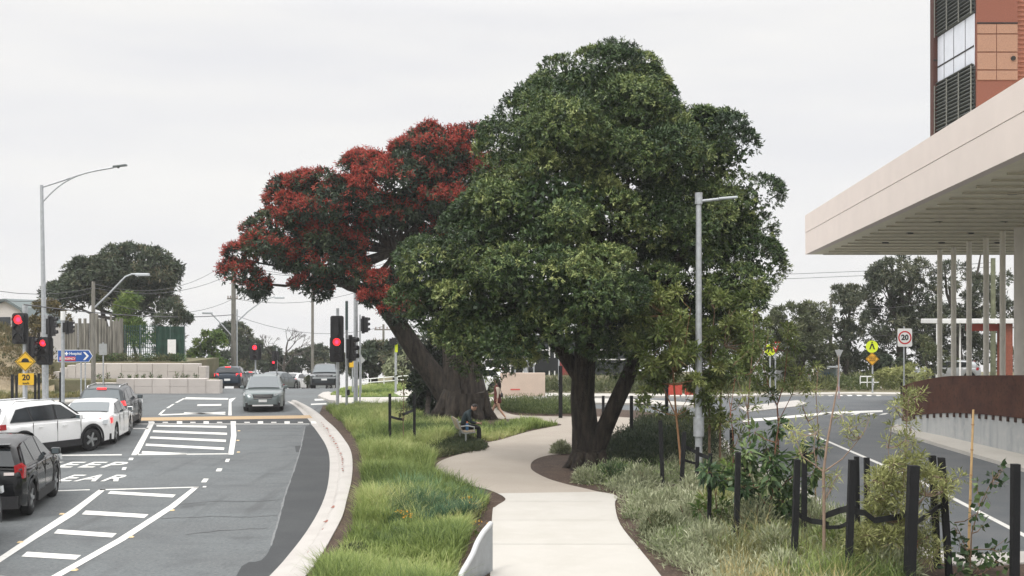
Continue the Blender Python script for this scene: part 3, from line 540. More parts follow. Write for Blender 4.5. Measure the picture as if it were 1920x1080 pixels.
# ---------------------------------------------------------------- hospital canopy and building (right)
panel = mat('pale_cladding', (.76, .67, .615), .55, .03, 1.2)
soffit_m = mat('ribbed_soffit', (.82, .76, .6), .6, .06, 3)
rib_m = mat('soffit_groove', (.45, .41, .31), .7, .1, 3)
post_m = mat('beige_post', (.74, .7, .62), .5, .06, 4)
CB = Vector((13.3, 53.2, 0))
t = thing('canopy', 'large pale flat canopy with a deep fascia and ribbed underside', 'canopy', CB)
def cz(y): return 7.17 + .0405 * (53.2 - y)           # underside, rising towards the viewer
def cx(y): return 13.3 - .044 * (53.2 - y)
def cpt(y, dx, dz): return Vector((cx(y) + dx, y, cz(y) + dz)) - CB
fh = 1.77
mb = MB(); y0, y1 = 53.2, 8.0
mb.add([cpt(y0, 0, 0), cpt(y1, 0, 0), cpt(y1, 0, fh * .55), cpt(y0, 0, fh * .55), cpt(y0, .3, 0), cpt(y1, .3, 0), cpt(y1, .3, fh * .55), cpt(y0, .3, fh * .55)], [(0, 1, 2, 3), (4, 7, 6, 5), (0, 3, 7, 4), (1, 5, 6, 2), (0, 4, 5, 1), (3, 2, 6, 7)])
mb.add([cpt(y0, -.012, fh * .555), cpt(y1, -.012, fh * .555), cpt(y1, -.012, fh), cpt(y0, -.012, fh), cpt(y0, .3, fh * .555), cpt(y1, .3, fh * .555), cpt(y1, .3, fh), cpt(y0, .3, fh)], [(0, 1, 2, 3), (4, 7, 6, 5), (0, 3, 7, 4), (1, 5, 6, 2), (0, 4, 5, 1), (3, 2, 6, 7)])
mb.build('fascia', panel, t)
mb = MB(); a, b = cpt(y0, .3, 0), cpt(y1, .3, 0); W_ = 16
mb.add([a, b, b + Vector((W_, 0, 0)), a + Vector((W_, 0, 0)), a + Vector((0, 0, fh)), b + Vector((0, 0, fh)), b + Vector((W_, 0, fh)), a + Vector((W_, 0, fh))], [(0, 1, 5, 4), (1, 2, 6, 5), (2, 3, 7, 6), (3, 0, 4, 7), (4, 5, 6, 7), (0, 3, 2, 1)])
mb.build('roof', soffit_m, t)
rb = MB(); y = 52.6
while y > 9:
    p = cpt(y, .55 + .02, -.05); rb.box(p + Vector((W_ / 2 - .3, 0, 0)), (W_ - .8, .07, .05)); y -= 1.15
rb.build('rib', rib_m, t)
lt = MB()
for i in range(8): 
    for j in range(3): MB().cyl(cpt(48 - i * 3.4, 2.2 + j * 2.3, -.03), .14, .05, 12).build('downlight', mat('dark_fitting', (.03, .03, .03), .4, 0), t)
for i, (px, D) in enumerate(((1762, 50.7), (1788, 49.4), (1817, 47.7), (1849, 45.8), (1880, 44.0))):
    X = (px - 960) / F * D; pt = thing('canopy_post', ['slender pale canopy post, the one farthest from the thick column', 'slender pale canopy post, second from the far end of the row', 'slender pale canopy post in the middle of the row of five', 'slender pale canopy post, second from the thick column', 'slender pale canopy post right beside the thick column'][i], 'post', (X, D, .1), 0, 'posts under the canopy')
    MB().cyl((0, 0, (cz(D) - .1) / 2), .105, cz(D) - .1, 16).build('shaft', post_m, pt, smooth=40)
    MB().cyl((0, 0, .02), .2, .04, 16).build('base_plate', galv, pt)
pt = thing('column', 'thick round pale concrete column under the canopy at the photo edge', 'column', (18.75, 42.7, .1))
MB().cyl((0, 0, cz(42.7) / 2 - .05), .45, cz(42.7) - .1, 28).build('shaft', mat('column_concrete', (.7, .66, .6), .8, .07, 2, bump=.1), pt, smooth=40)
MB().cyl((0, 0, .06), .5, .12, 28).build('base', concrete, pt, smooth=40)
# brick tower
bterra = mat('terracotta', (.2, .072, .048), .8, .22, 22, bump=.3, bscale=40)
bdark = mat('dark_terracotta', (.075, .03, .024), .85, .25, 20, bump=.3, bscale=40)
borange = mat('orange_terracotta', (.31, .175, .12), .75, .12, 16, bump=.2, bscale=40)
bpink = mat('pink_terracotta', (.36, .15, .1), .75, .15, 16)
seam = mat('dark_seam', (.02, .018, .017), .8, 0)
glassy = mat('white_spandrel', (.62, .65, .72), .25, .04, 2, spec=.5)
louv = mat('louvre', (.02, .024, .024), .5, .2, 4)
TK = .7; BT = Vector((23.75, 60, H)); BTW = Vector((23.75 * TK, 60 * TK, H))
t = thing('tower_block', 'terracotta clad hospital tower with louvred windows above the canopy', 'building', BTW); t.scale = (TK, TK, TK)
def L(x, y, z): return Vector((x, y, z)) - BT
x0, x1, xr = 23.75, (1908 - 960) / F * 60, 40
Zt = 27; Z0 = 11.4
def bx(mb, xa, xb, ya, yb, za, zb): mb.box((L((xa + xb) / 2, (ya + yb) / 2, (za + zb) / 2)), (xb - xa, yb - ya, zb - za)); return mb
def Zp(y, D=60): return H - (y - HY) / F * D
bx(MB(), x0, x1, 60, 65.35, Z0, Zt).build('wall', bterra, t)
bx(MB(), x1 + .03, xr, 60.6, 65.3, Z0, Zt).build('side_wall', bpink, t)
rb = MB(); z = 11.5
while z < Zt: bx(rb, x1 + .03, xr, 60.52, 60.6, z, z + .1); z += .24
rb.build('corrugation', mat('corrugated_terracotta', (.3, .12, .08), .75, .12, 10), t)
xs0 = (1750 - 960) / F * 65.4; xs1 = (1783 - 960) / F * 65.4
bx(MB(), xs0, 30, 65.4, 65.9, Z0, Zt).build('rear_wall', bdark, t)
mb = MB(); bx(mb, xs0 - .005, xs1 - .02, 65.37, 65.4, Zp(114.5, 65.4), Zp(111.5, 65.4)); bx(mb, x0 + .02, x1, 59.97, 60, Zp(44.5), Zp(42)); mb.build('panel_seam', seam, t)
mb = MB(); zz = (45, 64, 98, 131.5, 151)
for za, zb in zip(zz[:-1], zz[1:]):
    xm = x0 + (x1 - x0) * .48
    for xa, xb in ((x0 + .03, xm - .02), (xm + .02, x1 - .02)): bx(mb, xa, xb, 59.95, 60, Zp(zb) + .03, Zp(za) - .03)
for k in range(1, 4): 
    for xa, xb in ((x0 + .03, x1 - .02),): bx(mb, xa, xb, 59.95, 60, Zp(45) + k * 5 , Zp(45) + k * 5 + 2.6)
mb.build('cladding_panel', borange, t)
MB().cyl(L(x0 + (x1 - x0) * .88, 59.93, Zp(110)), .12, .1, 14, 1).build('vent', seam, t)
# glazed strip on the side face, between the two wall planes
gx = x0 - .02
for k in range(3):
    o_ = k * 6.1; za, zb = Zp(24) + o_ - 6.1, Zp(122) + o_ - 6.1
    mb = MB(); bx(mb, gx - .04, gx, 60.15, 65.3, zb, za); mb.build('spandrel', glassy, t)
    mb = MB(); bx(mb, gx - .06, gx - .04, 60.15, 65.3, zb + .98, zb + 1.06); bx(mb, gx - .055, gx - .04, 61.3, 61.33, zb, za); bx(mb, gx - .055, gx - .04, 62.9, 62.93, zb, za); bx(mb, gx - .055, gx - .04, 64.3, 64.33, zb, za); mb.build('mullion', seam, t)
    mb = MB(); z = za
    while z < za + 6.1 - (za - zb): mb.box(L(gx - .1, 62.7, z + .1), (.18, 5.1, .05), m=Matrix.Rotation(.5, 3, 'Y')); z += .2
    mb.build('louvre', mat('louvre_blade', (.04, .048, .045), .5, .2, 4), t)
    mb = MB(); bx(mb, gx - .02, gx + .02, 60.1, 65.35, za, za + 6.1 - (za - zb)); mb.build('louvre_backing', louv, t)
    mb = MB()
    for yy in (60.12, 61.8, 63.5, 65.3): bx(mb, gx - .24, gx - .2, yy - .03, yy + .03, za, za + 6.1 - (za - zb))
    mb.build('louvre_frame', mat('louvre_frame_grey', (.2, .2, .18), .5, .1), t)
# rusty steel wall on its concrete plinth
rust = layered('rusted_steel', (.062, .024, .016), [((.1, .042, .024), 1.3, .4, .65, .8), ((.03, .013, .01), 9, .52, .7, .8), ((.14, .06, .035), 30, .58, .75, .5)], rough=.85, bump=.3, bscale=60)
cplinth = layered('plinth_concrete', (.4, .41, .41), [((.27, .29, .3), 1.0, .45, .7, .7, (3, 3, .35)), ((.48, .47, .45), 4, .5, .7, .5), ((.2, .2, .2), 50, .62, .75, .5)], rough=.85, bump=.2, bscale=60)
prof = [(1676, 793, 788, 740), (1694, 800, 782, 724), (1715, 806, 779, 716), (1740, 812, 776.5, 711), (1765, 816.5, 775, 706.5), (1790, 822, 774.3, 704.5), (1850, 836, 777.5, 703.8), (1920, 852, 785, 703.4), (2020, 877, 797, 702.5), (2200, 925, 820, 701)]
rows = []
for x, yb, yc, yt in prof:
    g = G(x, yb, .11); D = g.y; rows.append((g.x, g.y, P(x, yc, D).z, P(x, yt, D).z))
t = thing('steel_wall', 'long rust coloured steel wall on a pale concrete plinth beside the right road', 'wall', (rows[4][0], rows[4][1], .11)); O = Vector(t.location)
def ribbon(rows, f0, f1, off0, off1):
    n = len(rows); ps = []
    for i, r_ in enumerate(rows):
        a = Vector(rows[max(i - 1, 0)][:2]); b = Vector(rows[min(i + 1, n - 1)][:2]); d = (b - a).normalized(); nr = Vector((-d.y, d.x))
        if nr.x < 0: nr = -nr          # away from the road
        p = Vector(r_[:2]); ps += [(*(p + nr * off0), f0(r_)), (*(p + nr * off0), f1(r_)), (*(p + nr * off1), f1(r_)), (*(p + nr * off1), f0(r_))]
    vs = [Vector(p) - O for p in ps]; fs = []
    for i in range(n - 1):
        for j in range(4): fs.append((i * 4 + j, i * 4 + (j + 1) % 4, (i + 1) * 4 + (j + 1) % 4, (i + 1) * 4 + j))
    fs += [(3, 2, 1, 0), tuple((n - 1) * 4 + j for j in range(4))]
    return MB().add(vs, fs)
ribbon(rows, lambda r_: -.1, lambda r_: r_[2], 0, .3).build('plinth', cplinth, t)
ribbon(rows[1:], lambda r_: r_[2] + .004, lambda r_: r_[3], -.03, .05).build('steel_panel', rust, t)
cb = MB()
for i in range(1, len(rows) - 1):
    a, b = rows[i], rows[i + 1]; ln = math.hypot(a[0] - b[0], a[1] - b[1]); k = max(1, int(ln / .42))
    for j in range(k):
        q = j / k; cb.box(Vector((a[0] + (b[0] - a[0]) * q - .03, a[1] + (b[1] - a[1]) * q - .02, a[2] + (b[2] - a[2]) * q - .06)) - O, (.07, .07, .16))
cb.build('bracket', mat('dark_rust', (.05, .026, .02), .8, .2), t)
# small shelter behind the posts
t = thing('shelter', 'low white roofed shelter with a red brick pier behind the canopy posts', 'shelter', P(1830, 712, 74)); O = Vector(t.location); d74 = 74 / F
MB().box(P(1835, 602, 75) - O, (6.2, 3.5, .3)).build('roof', white, t, bevel=.03); MB().box(P(1884, 655, 74) - O, (.7, .7, 3.8)).build('pier', mat('red_brick', (.25, .08, .05), .85, .2, 10), t)
MB().box(P(1847, 614, 74.2) - O, (2.4, .2, .45)).build('beam', mat('red_beam', (.35, .05, .03), .6, .1), t)
for x in (1757, 1800): MB().cyl(P(x, 658, 74) - O, .06, 3.5, 10).build('leg', white, t)
# ---------------------------------------------------------------- left bank: terraces, palisade, screen
block = mat('pale_block', (.5, .46, .43), .9, .08, .8, bump=.2, bscale=20)
def blockwall(name, label, segs, D, z0, depth, bw=.95):
    """segs: (x0 px, x1 px, top y px): stepped wall of big blocks"""
    t = thing(name, label, 'retaining wall', ((segs[0][0] - 960) / F * D, D, z0)); O = Vector(t.location); mb = MB()
    for xa, xb, yt in segs:
        X0, X1, Z1 = (xa - 960) / F * D, (xb - 960) / F * D, H - (yt - HY) / F * D; n = max(1, round((X1 - X0) / bw)); k = max(1, round((Z1 - z0) / .42))
        for i in range(n):
            for j in range(k):
                a = X0 + (X1 - X0) * i / n; b = X0 + (X1 - X0) * (i + 1) / n; c = z0 + (Z1 - z0) * j / k; d = z0 + (Z1 - z0) * (j + 1) / k
                mb.box(Vector(((a + b) / 2, D + depth / 2 + random.uniform(-.012, .012), (c + d) / 2)) - O, (b - a - .016, depth, d - c - .002))
    mb.build('blocks', block, t, bevel=.012); MB().box(Vector(((segs[0][0] + segs[-1][1] - 1920) / 2 / F * D, D + depth / 2 + .05, z0 + .2)) - O, ((segs[-1][1] - segs[0][0]) / F * D - .1, depth - .1, .4)).build('core', seam, t)
    return t
random.seed(2)
blockwall('retaining_wall', 'lower terrace wall of pale concrete blocks at the road edge', [(170, 218, 718), (218, 386, 710), (386, 412, 713)], 67, -.03, .7)
blockwall('retaining_wall', 'upper terrace wall of pale blocks below the timber palisade', [(86, 100, 703), (100, 112, 697), (112, 126, 690), (126, 142, 685), (142, 372, 682), (372, 386, 687)], 69.6, .7, .8)
raised('terrace', [(90, 722), (412, 722), (412, 716), (90, 716)], soil, .78) if False else None
mb = MB(); z_, D_ = .74, 68.6
mb.box(((250 - 960) / F * D_, D_ - .1, .36), (9.6, 1.9, .76)); struct(mb.build('terrace', soil))
mb = MB(); mb.box(((232 - 960) / F * 74, 74.6, .82), (9.6, 8.4, 1.7)); struct(mb.build('terrace', soil))
rng = np.random.default_rng(12)
def herb(name, label, cat, loc, r, h, m, n, L_, W_, group, seed):
    """small free-standing plant: leaves in a loose dome on a few stems"""
    rg = np.random.default_rng(seed); u = unit(rg.normal(size=(n, 3)) + np.array([0, 0, .4])); u[:, 2] = np.abs(u[:, 2])
    p = u * np.array([r, r, h]) * (rg.random((n, 1)) ** .6)
    t = thing(name, label, cat, loc, 0, group)
    leaves('foliage', p, u + rg.normal(size=(n, 3)) * .45 + np.array([0, 0, .35]), unit(rg.normal(size=(n, 3)) + np.array([0, 0, .7])), L_ * (.6 + .8 * rg.random(n)), W_ * (.7 + .6 * rg.random(n)), np.clip(.5 + .22 * rg.normal(size=n), 0, 1), m, t)
    sm = MB()
    for _ in range(4): q = rg.normal(size=2) * r * .4; sm.tube([(0, 0, -.05), (q[0] * .5, q[1] * .5, h * .4), (q[0], q[1], h * .8)], [.012, .009, .004], 5)
    sm.build('stem', stem_m, t); return t
for i, x in enumerate((187, 203, 228, 243, 257, 271, 284, 301, 331, 343, 352, 368)):
    herb('terrace_plant', 'small dark plant on the ledge between the two pale block walls', 'plant', ((x - 960) / F * 68.4, 68.3, .74), .13, .26 + .2 * rng.random(), g_big, 45, .12, .05, 'plants on the terrace ledge', 60 + i)
for i, x in enumerate((180, 195, 210, 222, 235, 262, 284, 305, 325, 340)):
    herb('terrace_shrub', 'low olive shrub at the foot of the palisade above the upper block wall', 'shrub', ((x - 960) / F * 72, 71.4, 1.66), .5, .5, g_olive if i % 3 else g_big, 220, .16, .07, 'shrubs along the upper terrace', 90 + i)
t = thing('palisade_fence', 'tall palisade of weathered grey logs with uneven tops', 'fence', ((180 - 960) / F * 73, 73, 1.66)); O = Vector(t.location); mb = MB(); x = 118
while x < 231:
    wd = random.uniform(3.6, 7); top = random.choice((594, 602, 588, 606, 597, 612)) if x > 128 else 606; X = (x + wd / 2 - 960) / F * 73; Z = H - (top - HY) / F * 73
    mb.cyl(Vector((X, 73 + random.uniform(-.12, .12), (Z + 1.6) / 2)) - O, wd * .55 / F * 73, Z - 1.6, 9); x += wd
mb.build('logs', mat('grey_log', (.2, .19, .165), .9, .45, 1.5, bump=.7, bscale=14, stretch=(5, 5, .5)), t, smooth=50)
MB().box(Vector(((176 - 960) / F * 73, 73.2, 2.4)) - O, (3.6, .1, .15)).build('rail', wood, t)
t = thing('screen_fence', 'green shade cloth fence with steel posts right of the palisade', 'fence', ((288 - 960) / F * 74, 74, 1.66)); O = Vector(t.location)
shade = mat('green_shade_cloth', (.018, .05, .035), .9, .35, 2.5, bump=.2)
mb = MB(); xa, xb = (292 - 960) / F * 74, (345 - 960) / F * 74; za, zb = 1.66, H - (612 - HY) / F * 74
n = 22
for i in range(n):
    a = xa + (xb - xa) * i / n; b = xa + (xb - xa) * (i + 1) / n; ya, yb = 74 + .05 * math.sin(i * 1.3), 74 + .05 * math.sin((i + 1) * 1.3)
    mb.add([Vector(p) - O for p in ((a, ya, za), (b, yb, za), (b, yb, zb - .06 * (i % 4 == 1)), (a, ya, zb), (a, ya + .02, za), (b, yb + .02, za), (b, yb + .02, zb), (a, ya + .02, zb))], [(0, 1, 2, 3), (5, 4, 7, 6)])
mb.build('cloth', shade, t, fix=False)
mb = MB(); x = 233
wm = mat('green_wire', (.02, .07, .05), .6, .1)
while x <= 292: X = (x - 960) / F * 74; mb.tube([Vector((X, 74, za)) - O, Vector((X, 74, zb + .1)) - O], .022, 5); x += 4
for k in range(9): mb.tube([Vector(((233 - 960) / F * 74, 74.02, za + (zb - za) * k / 8)) - O, Vector((xa, 74.02, za + (zb - za) * k / 8)) - O], .014, 4)
mb.build('mesh', wm, t)
for x in (233, 262, 293, 319, 345): MB().cyl(Vector(((x - 960) / F * 74, 74.08, (za + zb) / 2)) - O, .045, zb - za + .2, 8).build('post', darkgalv, t)
o = MB().box((0, 0, 0), (.52, .03, .9)).build('notice_board', white, loc=P(322, 650, 73.8)); tag(o, 'plain white notice board hung on the green screen fence', 'notice board')
# house and embankment at far left
t = thing('house', 'cream gabled house behind the left-hand traffic lights', 'house', P(20, 700, 100)); O = Vector(t.location)
mb = MB(); D = 100; gp = [(-40, 720), (-40, 575), (-12, 575), (12, 564), (40, 580), (58, 605), (58, 720)]
mb.slab([(P(x, y, D).x - O.x, P(x, y, D).z - O.z) for x, y in gp], 0, 8); mb.build('wall', mat('cream_render', (.58, .55, .52), .85, .05), t)
mb = MB(); mb.slab([(P(x, y, D).x - O.x, P(x, y, D).z - O.z) for x, y in ((-60, 566), (14, 560), (42, 577), (62, 606), (59, 608), (40, 581), (13, 565), (-60, 571))], -.4, 8.3); mb.build('roof', mat('slate_roof', (.13, .16, .16), .7, .15), t)
mb = MB(); mb.box(P(4, 612, 99.95) - O, (1.4, .1, 1.6)); mb.build('window', mat('dark_glass', (.03, .035, .04), .15, 0), t)
mb = MB(); rws = []
for D, (za, zb) in ((64, (0, 0)), (66.5, (.7, .25)), (70, (2.3, .9)), (76, (3.5, 1.3)), (84, (3.4, 1.3)), (96, (3.0, 1.0))):
    for k in range(13):
        x = -60 + k * 13.5 ; q = k / 12; Z = (za * (1 - q ** 3) + zb * q ** 3) + random.uniform(-.12, .12) - .05; mb.v.append(((x - 960) / F * D, D, Z))
for i in range(5):
    for k in range(12): mb.f.append((i * 13 + k, i * 13 + k + 1, (i + 1) * 13 + k + 1, (i + 1) * 13 + k))
struct(mb.build('embankment', layered('dry_bank', (.25, .2, .13), [((.15, .14, .07), .8, .45, .6, .8), ((.32, .27, .19), 3, .5, .7, .7), ((.1, .085, .05), 9, .52, .7, .7)], rough=.95, bump=.9, bscale=14), fix=False, smooth=60))
raised('footpath', [(-150, 762), (60, 752), (140, 748), (250, 744), (250, 747), (140, 753), (60, 760), (-150, 774)], conc_path, .1)
# entrance structures behind the trees
beige = mat('beige_panel', (.52, .42, .35), .7, .05, 2)
t = thing('entry_wall', 'flat beige entry wall panel standing in the planting between the trunks', 'wall', G(980, 744, .1)); O = Vector(t.location); D = O.y
MB().box(P(980, 722, D) - O, (84 / F * D, .3, 46 / F * D)).build('panel', beige, t, bevel=.02)
MB().box(P(966, 730, D) - O + Vector((0, -.16, 0)), (18 / F * D, .02, .07)).build('red_strip', mat('red_strip', (.5, .08, .07), .6, 0), t)
MB().box(Vector((0, 0, -.05)), (84 / F * D + .2, .5, .2)).build('footing', concrete, t)
t = thing('entrance_building', 'dark glazed entrance building with pale mullions behind the beige wall', 'building', P(1000, 716, 90)); O = Vector(t.location); D = 90
dk = mat('dark_glazing', (.025, .03, .033), .2, .3, .8)
MB().box(P(1040, 680, D + 5) - O, (11, 10, 4.6)).build('wall', dk, t)
mb = MB()
for x in (944, 957, 981, 1030, 1040, 1048, 1090, 1110): mb.box(P(x, 680, D - .06) - O, (.09, .1, 4.6))
for y in (656, 674, 707): mb.box(P(1040, y, D - .06) - O, (11, .09, .08))
mb.build('mullion', white, t); MB().box(P(1060, 698, D - .1) - O, (.9, .1, 2.2)).build('door', mat('red_door', (.22, .035, .03), .6, .1), t)
def sign_text(s, parent, m, loc, size, name='lettering', bold=.01, rx=90, rz=0):
    me = textmesh(s, size, .004, bold); me.materials.append(m); o = bpy.data.objects.new(name, me); COL.objects.link(o); o.parent = parent; o.location = loc; o.rotation_euler = (R(rx), 0, rz); return o
sign_text('Main Entry', t, white, P(972, 682, D - .15) - O, .62)
MB().box(P(1010, 683, D - .12) - O, (3.6, .05, 1.0)).build('sign_band', mat('sign_black', (.012, .014, .016), .4, 0), t) 
# red banner boards in front of the cross street
for i, (x0_, x1_, lb) in enumerate(((1252, 1279, 'red banner board beside the dark post behind the young trees'), (1284, 1304, 'red banner board next to the grey street light pole'))):
    D = 61; t = thing('banner_board', lb, 'sign board', (((x0_ + x1_) / 2 - 960) / F * D, D, .0)); O = Vector(t.location)
    MB().box(P((x0_ + x1_) / 2, 731, D) - O, ((x1_ - x0_) / F * D, .06, 19 / F * D)).build('panel', mat('red_banner', (.5, .07, .045), .6, .1), t, bevel=.01)
    for x in (x0_ + 3, x1_ - 3): MB().cyl(Vector((P(x, 731, D).x, D + .06, .45)) - O, .035, .9, 8).build('leg', galv, t)
# ---------------------------------------------------------------- vehicles (built facing +Y, origin under the middle)
carglass = mat('car_glass', (.016, .02, .023), .06, 0, spec=.6)
carglass2 = mat('car_glass_pale', (.085, .105, .115), .08, 0, spec=.9)
tyre_m = mat('tyre', (.014, .014, .015), .85, .2, 30)
rim_m = mat('alloy', (.32, .33, .34), .35, .05, 9, metal=.7)
plate_m = mat('number_plate', (.72, .73, .72), .5, 0)
chrome = mat('chrome', (.6, .61, .62), .2, 0, metal=.9)
brake_on = mat('brake_light_on', (1, .035, .04), .3, 0, emit=1.5)
tail_off = mat('tail_light', (.38, .012, .018), .15, 0, coat=.6)
head_l = mat('headlight', (.55, .58, .6), .1, 0, coat=1)
amber = mat('amber_light', (1, .22, .02), .3, 0, emit=1.2)
def lerp_tab(tab, y):
    if y <= tab[0][0]: return tab[0][1]
    for (a, b), (c, d) in zip(tab[:-1], tab[1:]):
        if y <= c: return b + (d - b) * (y - a) / (c - a)
    return tab[-1][1]
def car(label, cat, body, S, name='car', lit=True, rails=False, clad=None, glass=None, rear_glass=None, group='cars on the left-hand road', roofm=None):
    """S: spec dict, lengths in metres; y runs from the tail (-) to the nose (+)"""
    L_, W_ = S['L'], S['W']; hw = W_ / 2; y0, y1 = -L_ / 2, L_ / 2; wr = S['wr']; yr, yf = S['yr'], S['yf']; sill = S['sill']; glass = glass or carglass
    t = thing(name, label, cat, (0, 0, 0), 0, group)
    topt = S['top']; wt = S.get('wid') or [(y0, .80), (y0 + .1, .92), (y0 + .35, .985), (y0 + .9, 1), (y1 - 1.0, 1), (y1 - .45, .965), (y1 - .14, .86), (y1, .68)]
    lowt = [(y0, sill + .16), (y0 + .14, sill + .04), (y0 + .4, sill), (y1 - .5, sill), (y1 - .14, sill + .02), (y1, sill + .12)]
    ys_ = sorted(set([y0 + (y1 - y0) * i / 90 for i in range(91)] + [y0 + .03, y0 + .07, y1 - .03, y1 - .07])); Ra = wr + .075
    def low(y):
        z = lerp_tab(lowt, y)
        for c in (yr, yf):
            if abs(y - c) < Ra: z = max(z, wr + math.sqrt(Ra * Ra - (y - c) ** 2))
        return z
    def ring(y, off=0.0):
        wd = hw * lerp_tab(wt, y); zt = lerp_tab(topt, y); zl = low(y); h = zt - zl
        return [(wd * .985 + off, zl), (wd + off, zl + h * .3), (wd * .998 + off, zl + h * .55), (wd * .985 + off, zl + h * .74), (wd * .955, zt - .05), (wd * .9, zt - .012), (wd * .6, zt + .02), (0, zt + .03)]
    mb = MB(); rows = []
    for y in ys_:
        r_ = ring(y); rows.append([(x, y, z) for x, z in r_] + [(-x, y, z) for x, z in r_[-2::-1]])
    n = len(rows[0]); mb.v = [v for r_ in rows for v in r_]
    mb.f = [(i * n + j, i * n + j + 1, (i + 1) * n + j + 1, (i + 1) * n + j) for i in range(len(rows) - 1) for j in range(n - 1)] + [tuple(range(n)), tuple(range((len(rows) - 1) * n, len(rows) * n))]
    bo = mb.build('body', body, t, smooth=38)
    # dark floor and wheel wells
    MB().box((0, 0, sill + .13), (W_ * .8, L_ * .94, .3)).box((0, 0, sill + .4), (W_ * .8, L_ * .84, .36)).build('underbody', blackp, t)
    # greenhouse
    zb = S['belt']; gp = S['roof']            # roof profile (y, z) rear base .. front base
    wb = hw * .93; tum = S.get('tum', .30)
    def gw(z, y): return max(.2, (wb - max(0, z - zb) * tum) * (1 if y < 0 else 1 - .02 * y))
    prof = []
    for (a, b), (c, d) in zip(gp[:-1], gp[1:]):
        for k in range(5): q = k / 5; prof.append((a + (c - a) * q, b + (d - b) * q))
    prof.append(gp[-1]); mb = MB(); rows = []
    for y, z in prof:
        zz_ = min(zb, z) - .06; w0 = gw(zb, y); w1 = gw(z, y); rr = min(.1, max(0, z - zb) * .5)
        r_ = [(w0, zz_), (gw(z - rr, y), z - rr), (w1 - .035, z - rr * .35), (w1 - .12, z), (w1 * .5, z + .02), (0, z + .03)]
        rows.append([(x, y, q) for x, q in r_] + [(-x, y, q) for x, q in r_[-2::-1]])
    n = len(rows[0]); mb.v = [v for r_ in rows for v in r_]
    mb.f = [(i * n + j, i * n + j + 1, (i + 1) * n + j + 1, (i + 1) * n + j) for i in range(len(rows) - 1) for j in range(n - 1)]
    mb.build('roof', roofm or body, t, smooth=45)
    # side windows, each pane its own part
    hp_ = sorted(set(p for q in S['side'] for p in q)); hull = []
    for seq in (hp_, hp_[::-1]):
        h0 = len(hull)
        for p in seq:
            while len(hull) - h0 >= 2 and (hull[-1][0] - hull[-2][0]) * (p[1] - hull[-2][1]) - (hull[-1][1] - hull[-2][1]) * (p[0] - hull[-2][0]) <= 0: hull.pop()
            hull.append(p)
        hull.pop()
    for sgn in (1, -1):
        f = [(sgn * (gw(z, y) + .006), y, z) for y, z in hull]; b_ = [(sgn * (gw(z, y) - .02), y, z) for y, z in hull]; k = len(f)
        MB().add(f + b_, [tuple(range(k)), tuple(range(2 * k - 1, k - 1, -1))] + [(i, (i + 1) % k, k + (i + 1) % k, k + i) for i in range(k)]).build('window_surround', blackp, t)
    for poly in S['side']:
        for sgn in (1, -1):
            f = [(sgn * (gw(z, y) + .012), y, z) for y, z in poly]; b_ = [(sgn * (gw(z, y) - .02), y, z) for y, z in poly]; k = len(poly)
            MB().add(f + b_, [tuple(range(k)), tuple(range(2 * k - 1, k - 1, -1))] + [(i, (i + 1) % k, k + (i + 1) % k, k + i) for i in range(k)]).build('side_window', glass, t)
    def screen(nm, a, b, m, ins):             # a: base (y, z), b: top (y, z)
        d = Vector((0, b[0] - a[0], b[1] - a[1])).normalized(); nr = Vector((0, -d.z, d.y)); nr = -nr if (nr.y > 0) != (a[0] > 0) else nr
        vs = []
        for k in range(6):
            for s_ in range(7):
                q = k / 5; y = a[0] + (b[0] - a[0]) * q; z = a[1] + (b[1] - a[1]) * q; w_ = (gw(z, y) - ins) * (s_ / 3 - 1); vs.append(Vector((w_, y, z + .02 * (1 - (s_ / 3 - 1) ** 2))) + nr * .035)
        MB().add(vs, [(k * 7 + s_, k * 7 + s_ + 1, (k + 1) * 7 + s_ + 1, (k + 1) * 7 + s_) for k in range(5) for s_ in range(6)]).build(nm, m, t)
    (ra, rb_), (fa, fb_) = S['rear'], S['front']
    screen('rear_window', ra, rb_, rear_glass or glass, .11); screen('windscreen', fa, fb_, glass, .09)
    # wheels
    for sx_ in (1, -1):
        for yy in (yr, yf):
            wm = MB(); pr = [(-.1, wr * .62), (-.11, wr * .86), (-.085, wr * .97), (-.05, wr), (.05, wr), (.085, wr * .97), (.11, wr * .86), (.1, wr * .62)]
            vs = []; ns = 28
            for i in range(ns):
                q = 2 * math.pi * i / ns; vs += [(x, math.cos(q) * r_, math.sin(q) * r_) for x, r_ in pr]
            k = len(pr); wm.add(vs, [(i * k + j, i * k + (j + 1) % k, ((i + 1) % ns) * k + (j + 1) % k, ((i + 1) % ns) * k + j) for i in range(ns) for j in range(k)])
            wo_ = wm.build('wheel', tyre_m, t, smooth=50, loc=(sx_ * (hw - .125), yy, wr))
            rm = MB().cyl((sx_ * .02, 0, 0), wr * .64, .05, 24, 0)
            for i in range(5):
                q = 2 * math.pi * i / 5; rm.box((sx_ * .075, math.cos(q) * wr * .33, math.sin(q) * wr * .33), (.05, wr * .6, .075), m=Matrix.Rotation(q, 3, 'X'))
            rm.cyl((sx_ * .08, 0, 0), wr * .14, .06, 12, 0); rm.build('rim', rim_m if not S.get('darkrim') else darkgalv, wo_)
            dk_ = MB().cyl((sx_ * .05, 0, 0), wr * .6, .012, 24, 0); dk_.build('brake', blackp, wo_)
